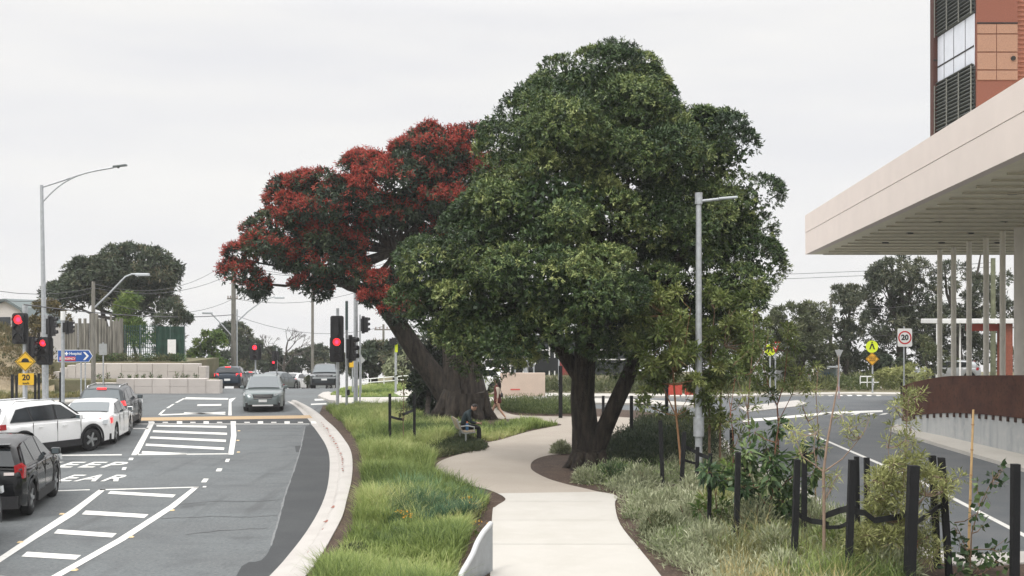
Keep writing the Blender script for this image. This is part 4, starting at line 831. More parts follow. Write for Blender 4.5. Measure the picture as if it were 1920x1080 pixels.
    # black lower cladding round arches and sills
    if clad:
        mb = MB()
        for sx_ in (1, -1):
            for c in (yr, yf):
                a = [math.pi * (-.12 + 1.24 * i / 18) for i in range(19)]
                for q0, q1 in zip(a[:-1], a[1:]):
                    p = []
                    for off, rr in ((.014, Ra - .005), (.02, Ra + .075)):
                        for q in (q0, q1):
                            y = c + math.cos(q) * rr; z = wr + math.sin(q) * rr; p.append((sx_ * (hw * lerp_tab(wt, y) + off), y, max(z, sill - .02)))
                    mb.add([p[0], p[1], p[3], p[2]], [(0, 1, 2, 3)])
            ya, yb = yr + Ra, yf - Ra; mb.box((sx_ * (hw - .015), (ya + yb) / 2, sill + .07), (.07, yb - ya, .2))
        mb.box((0, y0 + .1, sill + .13), (W_ * .86, .24, .26)).box((0, y1 - .17, sill + .1), (W_ * .84, .26, .2))
        mb.build('cladding', blackp, t)
    for sx_ in (1, -1):                      # mirrors
        ym, zm = S['mirror']; m_ = MB().box((sx_ * (hw + .07), ym, zm), (.2, .12, .15)).build('mirror', S.get('mirm') or body, t, bevel=.03)
        MB().box((sx_ * (hw + .07), ym - .065, zm), (.15, .01, .11)).build('mirror_glass', carglass2, m_)
        for k, (yh, zh) in enumerate(S['handles']): MB().box((sx_ * (hw + .012), yh, zh), (.03, .17, .035)).build('door_handle', body, t, bevel=.008)
    if S.get('seams'):
        mb = MB()
        for yy, za, zc in S['seams']:
            for sx_ in (1, -1): mb.box((sx_ * (hw * .992), yy, (za + zc) / 2), (.018, .012, zc - za))
        mb.build('door_seam', seam, t)
    # lamps
    for poly, dy in S['tails']:              # outline in (x, z) on the tail, wrapped round the corner
        for sx_ in (1, -1):
            mb = MB(); f = []; 
            for x, z in poly: yy = y0 + dy + max(0, (x / hw) ** 4) * .22; f.append((sx_ * min(x, hw * .96), yy - .035, z))
            b_ = [(x + sx_ * .012, y + .16, z) for x, y, z in f]; k = len(f)
            mb.add(f + b_, [tuple(range(k)), tuple(range(2 * k - 1, k - 1, -1))] + [(i, (i + 1) % k, k + (i + 1) % k, k + i) for i in range(k)])
            mb.build('tail_light', brake_on if lit else tail_off, t)
    for poly in S['heads']:
        for sx_ in (1, -1):
            f = [(sx_ * x, y1 + .012 - max(0, (x / hw)) ** 3 * .36, z) for x, z in poly]; b_ = [(x, y - .2, z) for x, y, z in f]; k = len(f)
            MB().add(f + b_, [tuple(range(k)), tuple(range(2 * k - 1, k - 1, -1))] + [(i, (i + 1) % k, k + (i + 1) % k, k + i) for i in range(k)]).build('headlight', head_l, t)
    hb = S.get('hibrake')
    if hb: MB().box((0, hb[0], hb[1]), (.34, .06, .05)).build('high_brake_light', brake_on if lit else tail_off, t)
    pr_ = S['plate']; MB().box((0, y0 - pr_[1], pr_[0]), (.37, .02, .13)).build('number_plate', plate_m, t)
    MB().box((0, y1 + .02, S['fplate']), (.37, .03, .12)).build('number_plate', plate_m, t)
    gz_ = S['grille']; MB().slab([(-gz_[0], gz_[2]), (-gz_[0] * .86, gz_[1]), (gz_[0] * .86, gz_[1]), (gz_[0], gz_[2])], y1 - .12, y1 + .008).build('grille', blackp, t)
    mb = MB()
    for k in range(3): mb.box((0, y1 + .012, gz_[1] + (gz_[2] - gz_[1]) * (k + .5) / 3), (gz_[0] * 1.75, .02, .02))
    mb.build('grille_bar', chrome, t)
    if S.get('fogs'):
        for sx_ in (1, -1):
            MB().cyl((sx_ * hw * .74, y1 - .14, S['fogs']), .09, .1, 14, 1).build('fog_lamp', head_l, t)
        MB().box((0, y1 - .02, S['fogs'] - .1), (W_ * .5, .06, .06)).build('bumper_trim', white, t)
    if rails:
        for sx_ in (1, -1): (ya, za), (yb, zb_) = rails; MB().tube([(sx_ * (gw(za, 0) - .1), ya, za - .01), (sx_ * (gw(za, 0) - .1), ya + .12, za + .06), (sx_ * (gw(za, 0) - .1), yb - .12, zb_ + .06), (sx_ * (gw(za, 0) - .1), yb, zb_ - .01)], .02, 6).build('roof_rail', S.get('railm') or chrome, t)
    if S.get('wiper'): MB().tube([(-.1, y0 + .02, S['wiper']), (.32, y0 + .03, S['wiper'] + .12)], .012, 5).build('wiper', blackp, t)
    if S.get('spoiler'): a = S['spoiler']; MB().box((0, a[0], a[1]), (W_ * .62, .22, .035)).build('spoiler', body, t, bevel=.01)
    return t
def suv(k=1.0, **u):
    S = dict(L=4.6, W=1.85, wr=.355, yr=-1.38, yf=1.31, sill=.27, belt=1.06, top=[(-2.3, .78), (-2.26, .98), (-2.18, 1.07), (-1, 1.07), (.72, 1.05), (1.1, 1.04), (1.8, .98), (2.12, .9), (2.24, .78), (2.3, .66)],
        roof=[(-2.2, 1.06), (-1.82, 1.6), (-1.2, 1.68), (-.3, 1.69), (.15, 1.65), (.35, 1.6), (1.12, 1.05)], side=[[(-1.78, 1.13), (-1.5, 1.5), (-1.12, 1.55), (-1.0, 1.12)], [(-.93, 1.12), (-1.05, 1.55), (-.14, 1.58), (-.12, 1.11)], [(-.04, 1.11), (-.06, 1.58), (.2, 1.55), (.86, 1.12), (.8, 1.1)]],
        rear=((-2.19, 1.12), (-1.88, 1.54)), front=((1.08, 1.08), (.4, 1.57)), mirror=(.72, 1.15), handles=[(-.72, .93), (.2, .91)], seams=[(-1.0, .45, 1.08), (-.08, .35, 1.08), (.85, .4, 1.05)],
        tails=[([(.58, .92), (.62, 1.02), (.9, 1.04), (.92, .86)], .02)], heads=[[(.52, .8), (.56, .88), (.9, .95), (.92, .82)]], hibrake=(-1.93, 1.62), plate=(.78, .02), fplate=.5, grille=(.5, .66, .84))
    S.update(u); return S
def sedan(**u):
    S = dict(L=4.85, W=1.84, wr=.34, yr=-1.42, yf=1.42, sill=.2, belt=.95, top=[(-2.42, .72), (-2.38, .95), (-2.25, 1.06), (-1.75, 1.06), (-1, .99), (.9, .95), (1.7, .88), (2.15, .78), (2.36, .66), (2.42, .56)],
        roof=[(-1.85, 1.04), (-1.02, 1.38), (-.4, 1.445), (.1, 1.43), (.3, 1.39), (1.2, .94)], side=[[(-1.4, 1.03), (-1.0, 1.29), (-.85, 1.0)], [(-.78, .99), (-.93, 1.32), (-.1, 1.37), (-.08, .98)], [(0, .98), (-.02, 1.37), (.22, 1.34), (.95, .97)]],
        rear=((-1.76, 1.09), (-1.1, 1.35)), front=((1.15, .98), (.36, 1.37)), mirror=(.8, 1.02), handles=[(-.7, .82), (.25, .8)], seams=[(-.85, .4, .96), (-.04, .3, .96), (.95, .35, .95)],
        tails=[([(.4, .86), (.48, .93), (.9, .94), (.91, .76), (.6, .8)], .02)], heads=[[(.5, .66), (.56, .74), (.88, .8), (.9, .7)]], hibrake=(-1.3, 1.26), plate=(.72, .03), fplate=.4, grille=(.55, .4, .6))
    S.update(u); return S
def hatch(**u):
    S = dict(L=4.2, W=1.76, wr=.315, yr=-1.32, yf=1.28, sill=.2, belt=.96, top=[(-2.1, .66), (-2.06, .9), (-1.98, .98), (-1, .98), (.8, .95), (1.5, .88), (1.9, .76), (2.04, .64), (2.1, .54)],
        roof=[(-2.02, .96), (-1.72, 1.36), (-1.1, 1.45), (-.2, 1.47), (.1, 1.44), (1.1, .94)], side=[[(-.88, 1.02), (-1.5, 1.08), (-1.3, 1.34), (-.1, 1.39), (-.08, 1.0)], [(0, 1.0), (-.02, 1.39), (.14, 1.37), (.88, .98)]],
        rear=((-2.0, 1.01), (-1.76, 1.33)), front=((1.05, .97), (.16, 1.41)), mirror=(.75, 1.03), handles=[(-.66, .84), (.25, .82)], tails=[([(.55, .82), (.55, .98), (.86, 1.0), (.88, .8)], .02)], heads=[[(.46, .62), (.52, .72), (.84, .8), (.86, .66)]], hibrake=(-1.78, 1.4), plate=(.58, .02), fplate=.38, grille=(.5, .36, .52))
    S.update(u); return S
def paintm(name, c, metal=.0): return mat(name, c, .35, 0, metal=metal, coat=.08 if sum(c) < .05 else .5, spec=.2 if sum(c) < .05 else .35)
def place(t, S, x, y, rz, wheel='rr', zg=0.0):
    """put the contact point of one wheel on the ground point seen at photo pixel (x, y)"""
    hw = S['W'] / 2 - .1; lx = hw if wheel[1] == 'r' else -hw; ly = S['yr'] if wheel[0] == 'r' else S['yf']
    if wheel == 'cc': lx = ly = 0
    g = G(x, y, zg); d = rot2((lx, ly), R(rz)); t.location = (g.x - d.x, g.y - d.y, zg); t.rotation_euler = (0, 0, R(rz))
cw = paintm('white_car_paint', (.74, .74, .74)); cblk = mat('black_car_paint', (.004, .0045, .0055), .12, 0, spec=.35); cdk = paintm('charcoal_car_paint', (.022, .028, .032), .3); cnavy = paintm('navy_car_paint', (.012, .024, .04), .2); csil = paintm('silver_car_paint', (.42, .44, .45), .5); cgreen = paintm('grey_green_car_paint', (.15, .18, .182), .5); cgrey = paintm('grey_car_paint', (.12, .14, .15), .4)
def place_far(t, x, D, rz, u=-.2):
    t.location = ((x - 960) / F * D, D, gz(u, D) + .02); t.rotation_euler = (-.06 * math.cos(R(rz)), 0, R(rz))
S = suv(tum=.44, roof=[(-2.2, 1.06), (-2.06, 1.34), (-1.84, 1.54), (-1.3, 1.62), (-.3, 1.635), (.12, 1.6), (.36, 1.54), (1.15, 1.05)], rear=((-2.19, 1.12), (-1.95, 1.46)), tails=[([(.72, .9), (.7, 1.16), (.8, 1.2), (.88, 1.12), (.87, .88)], .02)], L=4.6, W=1.84, wiper=1.16, mirm=cdk, spoiler=(-1.95, 1.57))
t = car('black four wheel drive nearest the camera, seen from behind at the left edge', 'car', cblk, S, lit=False, clad=True); place(t, S, 54, 965, 11)
MB().box((.62, -2.315, 1.0), (.2, .02, .06)).build('reversing_lens', mat('clear_lens', (.7, .62, .6), .15, 0), t)
MB().box((.5, -2.3, .42), (.2, .03, .035)).build('rear_reflector', mat('reflector_red', (.3, .01, .015), .2, 0), t)
S = suv(L=4.62, W=1.86, tails=[([(.45, .96), (.5, 1.06), (.9, 1.1), (.92, .94), (.8, .92)], .02)], wr=.365)
t = car('white four wheel drive turned across the lane with black wheel arches', 'car', cw, S, lit=False, clad=True, rails=((-1.5, 1.67), (.1, 1.66))); place(t, S, 169, 845, -27, 'fr')
S = sedan(W=1.84)
t = car('white sedan with a glowing brake light queued ahead of the white four wheel drive', 'car', cw, S, rear_glass=carglass2); place(t, S, 214, 831, 9)
MB().box((0, -2.36, .46), (1.3, .12, .22)).build('diffuser', blackp, t)
S = suv(W=1.85, tails=[([(.66, .98), (.66, 1.14), (.84, 1.16), (.9, .98)], .02)], L=4.6)
t = car('charcoal four wheel drive with silver roof rails and red brake lights lit', 'car', cdk, S, clad=True, rails=((-1.6, 1.64), (.2, 1.66)), rear_glass=carglass2); place(t, S, 238, 806, 9)
MB().tube([(0, -1.3, 1.7), (0, -1.42, 2.0)], .008, 5).build('antenna', blackp, t)
S = hatch(); t = car('navy hatchback with brake lights on beside the lower block wall', 'car', cnavy, S, rear_glass=carglass); place_far(t, 434, 77, 6)
S = suv(W=1.8); t = car('silver wagon with roof rails half hidden behind the oncoming car', 'car', csil, S, rails=((-1.6, 1.64), (.2, 1.66))); place_far(t, 474, 108, 6)
S = suv(L=4.8, W=1.84, wr=.345, belt=.98, sill=.24, top=[(-2.4, .75), (-2.3, 1.0), (-1, 1.0), (.8, 1.0), (1.2, .99), (1.9, .93), (2.22, .86), (2.36, .7), (2.4, .58)], roof=[(-2.3, 1.0), (-1.95, 1.52), (-1.2, 1.58), (-.3, 1.6), (.1, 1.57), (.3, 1.53), (1.25, 1.0)], front=((1.2, 1.03), (.34, 1.5)), rear=((-2.26, 1.06), (-2.0, 1.46)),
    side=[[(-1.0, 1.05), (-1.9, 1.1), (-1.75, 1.44), (-.1, 1.49), (-.08, 1.04)], [(0, 1.04), (-.02, 1.49), (.16, 1.47), (1.0, 1.02)]], heads=[[(.5, .74), (.52, .84), (.86, .9), (.9, .78), (.7, .72)]], grille=(.46, .6, .82), fplate=.53, fogs=.42, mirror=(.85, 1.06), railm=blackp, hibrake=(-2.0, 1.5))
t = car('grey green wagon driving towards the camera in the middle of the road', 'car', cgreen, S, lit=False, clad=True, rails=((-1.6, 1.55), (.2, 1.57)), glass=carglass2); place(t, S, 496, 766, 190, 'cc')
S = sedan(); t = car('dark grey sedan with one red brake light behind the oncoming wagon', 'car', cgrey, S, glass=carglass2); place_far(t, 522, 95, -14)
S = sedan(); t = car('far white sedan with a bright red tail light beyond the dark grey sedan', 'car', cw, S); place_far(t, 551, 101, -8)
S = sedan(); t = car('pale car partly hidden by the dark hedge at the junction', 'car', csil, S); place_far(t, 583, 109, -40)
S = suv(W=1.87, grille=(.5, .78, .92), heads=[[(.56, .82), (.6, .94), (.92, 1.0), (.93, .86)]], fplate=.62)
t = car('dark blue four wheel drive facing the camera beside the traffic light post', 'car', cdk, S, lit=False, clad=True, glass=carglass2); place_far(t, 610, 79, 187)
MB().box((0, 2.32, .72), (1.5, .05, .08)).build('bumper_trim', csil, t)
S = suv(); t = car('dark car mostly outside the frame at the bottom left edge', 'car', cblk, S, lit=False, clad=True); place(t, S, -17, 1012, 11, 'fr')
# vehicles at the right and between the trees
S = suv(L=5.2, W=1.95, belt=1.1, roof=[(-2.58, 1.1), (-2.5, 1.9), (-1.6, 2.0), (.2, 2.0), (.6, 1.95), (1.3, 1.1)], top=[(-2.6, .6), (-2.55, 1.1), (.9, 1.1), (1.5, 1.05), (2.3, .9), (2.6, .6)], side=[[(-2.2, 1.2), (-2.2, 1.75), (-.5, 1.8), (-.5, 1.18)], [(-.4, 1.18), (-.4, 1.8), (.5, 1.75), (1.0, 1.18)]], rear=((-2.56, 1.2), (-2.5, 1.8)), front=((1.28, 1.15), (.65, 1.88)))
t = car('white van parked on the cross street behind the young trees', 'van', cw, S, name='van', lit=False, group='vehicles on the cross street'); place(t, S, 1436, 728, 95, 'cc')
S = hatch(); t = car('silver car parked beyond the rusty wall under the canopy', 'car', csil, S, lit=False, group='vehicles on the cross street'); place(t, S, 1775, 715, 80, 'cc')
S = hatch(); t = car('white hatchback parked behind the walking woman', 'car', cw, S, lit=False, group='vehicles on the cross street'); place(t, S, 884, 738, 90, 'cc', .1)
# ---------------------------------------------------------------- poles, lamps, wires
def pole_thing(name, label, cat, x, yb, yt, w0, w1, m=galv, D=None, xt=None, group=None, zb=.0, pname='pole'):
    """upright from the ground seen at (x, yb) to photo row yt; widths in photo pixels"""
    D = D or GD(yb, zb); b = P(x, yb, D); t = thing(name, label, cat, b, 0, group); top = P(xt if xt is not None else x, yt, D) - b
    MB().tube([(0, 0, -.1), top * .5, top], [w0 * .5 * D / F, (w0 + w1) * .25 * D / F, w1 * .5 * D / F], 14).build(pname, m, t, smooth=50)
    return t, D, b
t, D, O = pole_thing('street_light', 'tall grey street light with a long curved arm over the left road', 'street light', 85, 752, 347, 11, 6, D=59, xt=78)
mb = MB()
mb.tube([P(x, y, D) - O for x, y in smooth_line([(79, 351), (110, 341), (140, 331), (170, 322), (213, 314)])], .045, 8); mb.tube([P(x, y, D) - O for x, y in smooth_line([(80, 379), (98, 360), (118, 344), (140, 332), (158, 325)])], .035, 8)
mb.build('arm', galv, t, smooth=50)
MB().box(P(225, 311, D) - O, (.68, .26, .09), m=Matrix.Rotation(-.12, 3, 'Y')).box(P(222, 314, D) - O, (.1, .1, .08)).build('luminaire', mat('lamp_grey', (.13, .15, .15), .5, .1), t, bevel=.02)
MB().cyl((0, 0, .02), .32, .04, 16).build('base_plate', galv, t)
t, D, O = pole_thing('street_light', 'grey street light with a short flat arm standing in front of the big tree', 'street light', 1310, 893, 372, 14.5, 10, D=GD(893, .1), zb=.1)
mb = MB(); mb.tube([P(1306, 378, D) - O, P(1352, 373, D) - O], .04, 10); mb.build('arm', galv, t, smooth=50)
MB().box(P(1364, 371.5, D) - O, (.5, .26, .06), m=Matrix.Rotation(-.08, 3, 'Y')).build('luminaire', mat('lamp_pale', (.5, .53, .55), .4, .05), t, bevel=.02)
MB().cyl(P(1310, 372, D) - O, .1, .3, 14).build('cap', galv, t)
MB().cyl(P(1310, 800, D) - O, .142, .5, 14).build('access_door', galv, t, smooth=50)
# wooden poles
def crossarm(t, O, x, y, D, half, drop=0):
    MB().box(P(x, y, D) - O, (half * 2 / F * D, .11, .11)).build('crossarm', wood, t)
    for k in (-.85, -.4, .4, .85): MB().cyl(P(x + k * half, y - 3, D) - O, .045, .2, 8).build('insulator', mat('porcelain', (.3, .22, .18), .3, 0), t)
t, D, O = pole_thing('wooden_pole', 'tall wooden power pole left of the red tree carrying a lamp arm', 'power pole', 438, 702, 478, 9.5, 8, wood, D=90)
crossarm(t, O, 438, 501, D, 24); crossarm(t, O, 436, 560, D, 10)
def lamp_arm(t, O, D, pts, head):
    MB().tube([P(x, y, D) - O for x, y in pts], .05, 7).build('arm', galv, t, smooth=50)
    MB().box(P(*head, D) - O, (.75, .3, .16)).build('luminaire', mat('lamp_pale', (.5, .53, .55), .4, .05), t, bevel=.04)
lamp_arm(t, O, D, [(437, 632), (424, 618), (408, 600), (396, 588)], (389, 587)); lamp_arm(t, O, D, [(440, 608), (465, 584), (495, 562), (516, 556)], (524, 558))
pole_thing('steel_conduit', 'thin steel conduit post right beside the wooden pole with a lamp arm', 'post', 444.5, 702, 580, 3, 2.5, galv, D=89.4)
t, D, O = pole_thing('wooden_pole', 'weathered wooden pole with an angled lamp arm in front of the palisade', 'power pole', 175, 745, 528, 9, 6.5, wood, D=65)
lamp_arm(t, O, D, [(178, 576), (205, 550), (235, 519), (247, 514), (258, 514)], (267, 515))
pole_thing('wooden_pole', 'plain slim wooden pole under the red blossom crown', 'power pole', 586, 700, 500, 5.5, 5, wood, D=92)
t, D, O = pole_thing('wooden_pole', 'wooden pole with a double crossarm seen between the red and green crowns', 'power pole', 745, 702, 475, 6.5, 5.5, wood, D=92); crossarm(t, O, 745, 486, D, 26)
t, D, O = pole_thing('wooden_pole', 'far wooden pole with a small crossarm above the olive bush', 'power pole', 719, 702, 608, 4.5, 4, wood, D=100); crossarm(t, O, 719, 618, D, 17)
pole_thing('wooden_pole', 'mossy wooden pole behind the canopy posts at the right', 'power pole', 1862, 712, 484, 10, 8.5, mat('mossy_wood', (.15, .16, .1), .9, .3, 3), D=80)
pole_thing('wooden_pole', 'grey wooden pole behind the give way sign', 'power pole', 1558, 712, 560, 6, 5, wood, D=78)
def wire(pts, r=.016, n=10, sag=1.0):
    (x0, y0, D0), (x1, y1, D1) = pts; a, b = P(x0, y0, D0), P(x1, y1, D1); mb = MB()
    mb.tube([a + (b - a) * (k / n) - Vector((0, 0, sag * 4 * (k / n) * (1 - k / n))) - a for k in range(n + 1)], r, 4)
    o = mb.build('power_line', mat('cable', (.07, .07, .075), .6, 0), loc=a); return tag(o, 'thin overhead power line sagging across the pale sky', 'power line', 'overhead power lines')
D9 = 90
for q in ([(-200, 478, 60), (175, 540, 65)], [(-200, 505, 60), (175, 548, 65)], [(175, 532, 65), (416, 499, 90)], [(175, 540, 65), (460, 499, 90)], [(175, 558, 65), (438, 560, 90)], [(438, 500, 90), (745, 486, 92)], [(438, 560, 90), (745, 520, 92)], [(460, 499, 90), (770, 486, 92)], [(745, 500, 92), (1862, 500, 80)], [(745, 490, 92), (1862, 492, 80)], [(1370, 560, 80), (1862, 545, 80)], [(1370, 608, 80), (1862, 598, 80)], [(438, 590, 90), (719, 612, 100)]):
    wire(q)
wire([(45, 571, 55), (438, 590, 90)], .028, sag=.35)['label'] = 'thick grey aerial cable passing in front of the palisade top'
# ---------------------------------------------------------------- traffic signals
def signal(parent, O, x, y, D, wpx, hpx, lit=None, rz=0, board=True, big=False, nm='signal_head'):
    """three-aspect head: lit = index of the red lamp that shows; rz turns it away from the camera"""
    c = P(x, y, D) - O; w_, h_ = wpx / F * D, hpx / F * D; hd = MB(); rd = min(w_, h_) * .16
    pl = []
    for cx_, cz_, a0 in ((w_ / 2 - rd, h_ / 2 - rd, 0), (-w_ / 2 + rd, h_ / 2 - rd, 90), (-w_ / 2 + rd, -h_ / 2 + rd, 180), (w_ / 2 - rd, -h_ / 2 + rd, 270)):
        for k in range(4): q = R(a0 + 30 * k); pl.append((cx_ + math.cos(q) * rd, cz_ + math.sin(q) * rd))
    hd.slab(pl, -.03, .03); hd.box((0, -.12 if board else 0, 0), (w_ * .62, .2, h_ * .86)); hd.box((0, .1, 0), (w_ * .3, .16, h_ * .7))
    o = hd.build(nm, blackp, parent); o.location = c; o.rotation_euler = (0, 0, rz)
    for k in range(3):
        z = h_ * (.29 - .29 * k); lr = h_ * (.145 if big and k == 0 else .115); on = lit == k
        ln = MB().cyl((0, -.225, z), lr, .03, 20, 1).build('lens', red_on if on else lamp_off, o)
        if on: MB().cyl((0, -.238, z), lr * .5, .01, 16, 1).build('lamp_core', red_core, o)
        v = MB(); n = 14; vs = []
        for i in range(n + 1):
            q = math.pi * (-.12 + 1.24 * i / n); vs += [(math.cos(q) * lr * 1.08, -.22, z + math.sin(q) * lr * 1.08), (math.cos(q) * lr * 1.08, -.22 - lr * (1.1 if i not in (0, n) else .5), z + math.sin(q) * lr * 1.08)]
        v.add(vs, [(2 * i, 2 * i + 1, 2 * i + 3, 2 * i + 2) for i in range(n)]); v.build('visor', blackp, o, fix=False)
    return o
def sig(label, x, yb, yt, wd, D, heads, group='traffic signals', xt=None):
    t, D, O = pole_thing('traffic_signal', label, 'traffic light', x, yb, yt, wd, wd, D=D, group=group, xt=xt)
    for h in heads: signal(t, O, h[0], h[1], D - .12, h[2], h[3], *h[4:])
    MB().cyl((0, 0, .05), wd * .9 / F * D, .1, 12).build('base', galv, t); return t, D, O
t, D, O = sig('traffic light on a silver post showing a large red lamp above the yellow hump sign', 47, 760, 572, 8.5, 57, [(38, 616, 30, 58, 0, 0, True, True), (59, 651, 22, 40, None, R(80))])
hp = t
MB().cyl(P(47, 578, D) - O, .13, .35, 12).build('cap', galv, t)
t, D, O = sig('red traffic light mounted low on its own bracket in front of the curved street light', 88.5, 757, 590, 5, 57.6, [(84, 658, 31, 52, 0, 0, True, False), (94, 612, 20, 42, None, R(95))])
t, D, O = sig('slim silver signal post with a white cap and small side facing lamps', 118, 782, 590, 6.5, 50.5, [(126, 614, 15, 26, None, R(95))])
MB().cyl(P(118, 592, D) - O, .1, .4, 12).build('cap', white, t)
t, D, O = sig('far red traffic light above the silver wagon', 479, 712, 644, 3, 80, [(479, 660, 22, 30, 0, 0, True, True)])
t, D, O = sig('farthest small red traffic light beside the bare tree', 519, 708, 652, 3, 86, [(514, 684, 11, 16, 0, 0, True, True), (516, 667, 14, 18, None, R(150))])
t, D, O = sig('tall two tier traffic light with one red lamp at the corner of the verge', 633, 762, 578, 6, 56.5, [(632, 613, 25, 42, None, R(180)), (632, 655, 27, 48, 0, R(4), True, True)])
t, D, O = sig('slim teal and silver signal post with a side facing black head', 650, 772, 564, 5, 53.5, [(657, 654, 15, 52, None, R(75))])
MB().cyl(P(650, 592, D) - O, .066, 1.3, 12).build('sleeve', mat('teal_sleeve', (.1, .15, .15), .5, .1), t, smooth=40)
MB().box(P(653, 736, D) - O, (.14, .12, .25)).build('push_button', blackp, t, bevel=.02)
t, D, O = sig('tall grey post carrying a black signal head turned to the right', 667, 757, 480, 8, 58, [(681, 609, 15, 33, None, R(82))])
pole_thing('steel_post', 'thin galvanised post right of the tall grey signal post', 'post', 675, 760, 590, 3, 3, D=57)
pole_thing('steel_post', 'slim steel post seen between the two trunks of the red tree', 'post', 823, 720, 610, 3.5, 3.5, D=75)
t, D, O = sig('far black signal head on a post with a yellow strip by the handrail', 742, 742, 630, 4.5, 66, [(736, 640, 15, 15, None, R(100))]); MB().box(P(743, 652, D - .1) - O, (.16, .03, .5)).build('yellow_strip', mat('fluoro_yellow', (.62, .72, .02), .5, 0), t)
# ---------------------------------------------------------------- signs
yel = mat('sign_yellow', (.74, .44, .02), .45, .04); fl = mat('fluoro_sign', (.68, .8, .03), .45, .03); sblack = mat('sign_black', (.012, .014, .016), .4, 0); sred = mat('sign_red', (.55, .025, .03), .45, .03); sblue = mat('sign_blue', (.02, .09, .34), .45, .04); swhite = mat('sign_white', (.8, .8, .79), .45, .03); ssilver = mat('sign_back', (.36, .37, .37), .5, .1)
def plate(parent, name, O, x, y, D, poly, m, edge=None, th=.02):
    c = P(x, y, D) - O; s = D / F
    o = MB().slab([(a * s, -b * s) for a, b in poly], -th / 2, th / 2).build(name, m, parent); o.location = c
    if edge:
        p2 = [(a * .94, b * .94) for a, b in poly]; p3 = [(a * .86, b * .86) for a, b in poly]; n = len(poly); mb = MB(); y_ = -th / 2 - .003
        vs = [(a * s, y_, -b * s) for a, b in p2] + [(a * s, y_, -b * s) for a, b in p3]; mb.add(vs, [(i, (i + 1) % n, n + (i + 1) % n, n + i) for i in range(n)]); mb.build('border', edge, o, fix=False)
    return o
def rr(w_, h_, r=.12): return [(a * w_ / 2 + 0, b * h_ / 2) for a, b in ((-1 + r, -1), (1 - r, -1), (1, -1 + r), (1, 1 - r), (1 - r, 1), (-1 + r, 1), (-1, 1 - r), (-1, -1 + r))]
def circ(r, n=28): return [(math.cos(2 * math.pi * i / n) * r, math.sin(2 * math.pi * i / n) * r) for i in range(n)]
def lettering(parent, s, m, size, dx=0, dz=0, bold=.008, off=-.016):
    me = textmesh(s, size, .002, bold); me.materials.append(m); o = bpy.data.objects.new('lettering', me); COL.objects.link(o); o.parent = parent; o.location = (dx, off, dz); o.rotation_euler = (R(90), 0, 0); return o
dia = lambda r: [(0, -r), (r, 0), (0, r), (-r, 0)]
# speed hump sign
t, D, O = pole_thing('hump_sign', 'yellow diamond road hump sign over a yellow 20 plate at the left edge', 'road sign', 48, 772, 668, 3.4, 3.4, D=54)
o = plate(t, 'diamond', O, 47.5, 678, D - .1, dia(19), yel, sblack); s = D / F
hm = MB(); pts = [(-12, 1.5)] + [(8 * math.cos(R(180 - k * 20)), -6 * math.sin(R(180 - k * 20))) for k in range(10)] + [(12, 1.5), (12, 2.6), (-12, 2.6)]
pts = [(-13, .2), (-8, .2)] + [(7 * math.cos(R(180 - k * 20)), -6 * math.sin(R(180 - k * 20)) - .5) for k in range(10)] + [(8, .2), (13, .2), (13, 1.4), (-13, 1.4)]
hm.slab([(a * s, -b * s) for a, b in pts], -.018, -.012); hm.build('hump_symbol', sblack, o)
o = plate(t, 'speed_plate', O, 49, 711, D - .1, rr(29, 22, .1), yel, None); lettering(o, '20', sblack, .36, 0, .07, .012); lettering(o, 'km/h', sblack, .15, 0, -.19, .004)
# blue hospital sign
t, D, O = pole_thing('direction_sign', 'blue arrow shaped hospital direction sign with a red panel', 'road sign', 152, 745, 660, 2.6, 2.6, D=61); b_ = MB(); b_.tube([P(160, 745, D) - O, P(160, 660, D) - O], .036, 8); b_.build('second_leg', galv, t)
ar_ = [(-32, -10.5), (25, -10.5), (32, 0), (25, 10.5), (-32, 10.5)]; o = plate(t, 'board', O, 141, 667.5, D - .08, [(a * 1.03, b * 1.1) for a, b in ar_], swhite); o2 = plate(o, 'blue_face', Vector((0, 0, 0)), 0, 0, D, ar_, sblue); o2.location = (0, -.012, 0); s = D / F
q = MB(); q.slab([(a * s, b * s) for a, b in ((15, 7.5), (19, 7.5), (26, 0), (19, -7.5), (15, -7.5), (21.5, 0))], -.035, -.024); q.build('chevron', swhite, o)
q = MB(); q.box((-16 * s, -.028, 4.5 * s), (7 * s, .01, 2.2 * s)).box((-16 * s, -.0285, 4.5 * s), (2.2 * s, .01, 7 * s)); q.build('cross', swhite, o)
q = MB(); q.box((-14 * s, -.026, -5 * s), (30 * s, .01, 7.5 * s)); q.build('red_panel', sred, o)
lettering(o, 'Hospital', swhite, .19, .02, .125, .004, -.03); lettering(o, 'EMERGENCY', swhite, .145, -14 * s, -5 * s, .003, -.038)
t, D, O = pole_thing('blank_sign', 'back of a grey rectangular sign in front of the palisade', 'road sign', 193.5, 727, 642, 2.4, 2.4, D=66); plate(t, 'plate', O, 193, 655, D - .05, rr(15, 21, .1), ssilver)
# signs right of the signal cluster
t, D, O = pole_thing('yellow_sign', 'small yellow square sign behind the two tier traffic light', 'road sign', 661, 742, 655, 2.6, 2.6, D=66); plate(t, 'plate', O, 660, 683, D - .06, rr(11, 12, .1), yel, sblack); plate(t, 'upper_plate', O, 661, 662, D - .06, rr(8, 10, .2), yel)
t, D, O = pole_thing('warning_sign', 'back of a pale diamond sign beside the tall grey signal post', 'road sign', 677, 745, 665, 2.2, 2.2, D=64); plate(t, 'plate', O, 677, 675, D - .05, dia(8), ssilver)
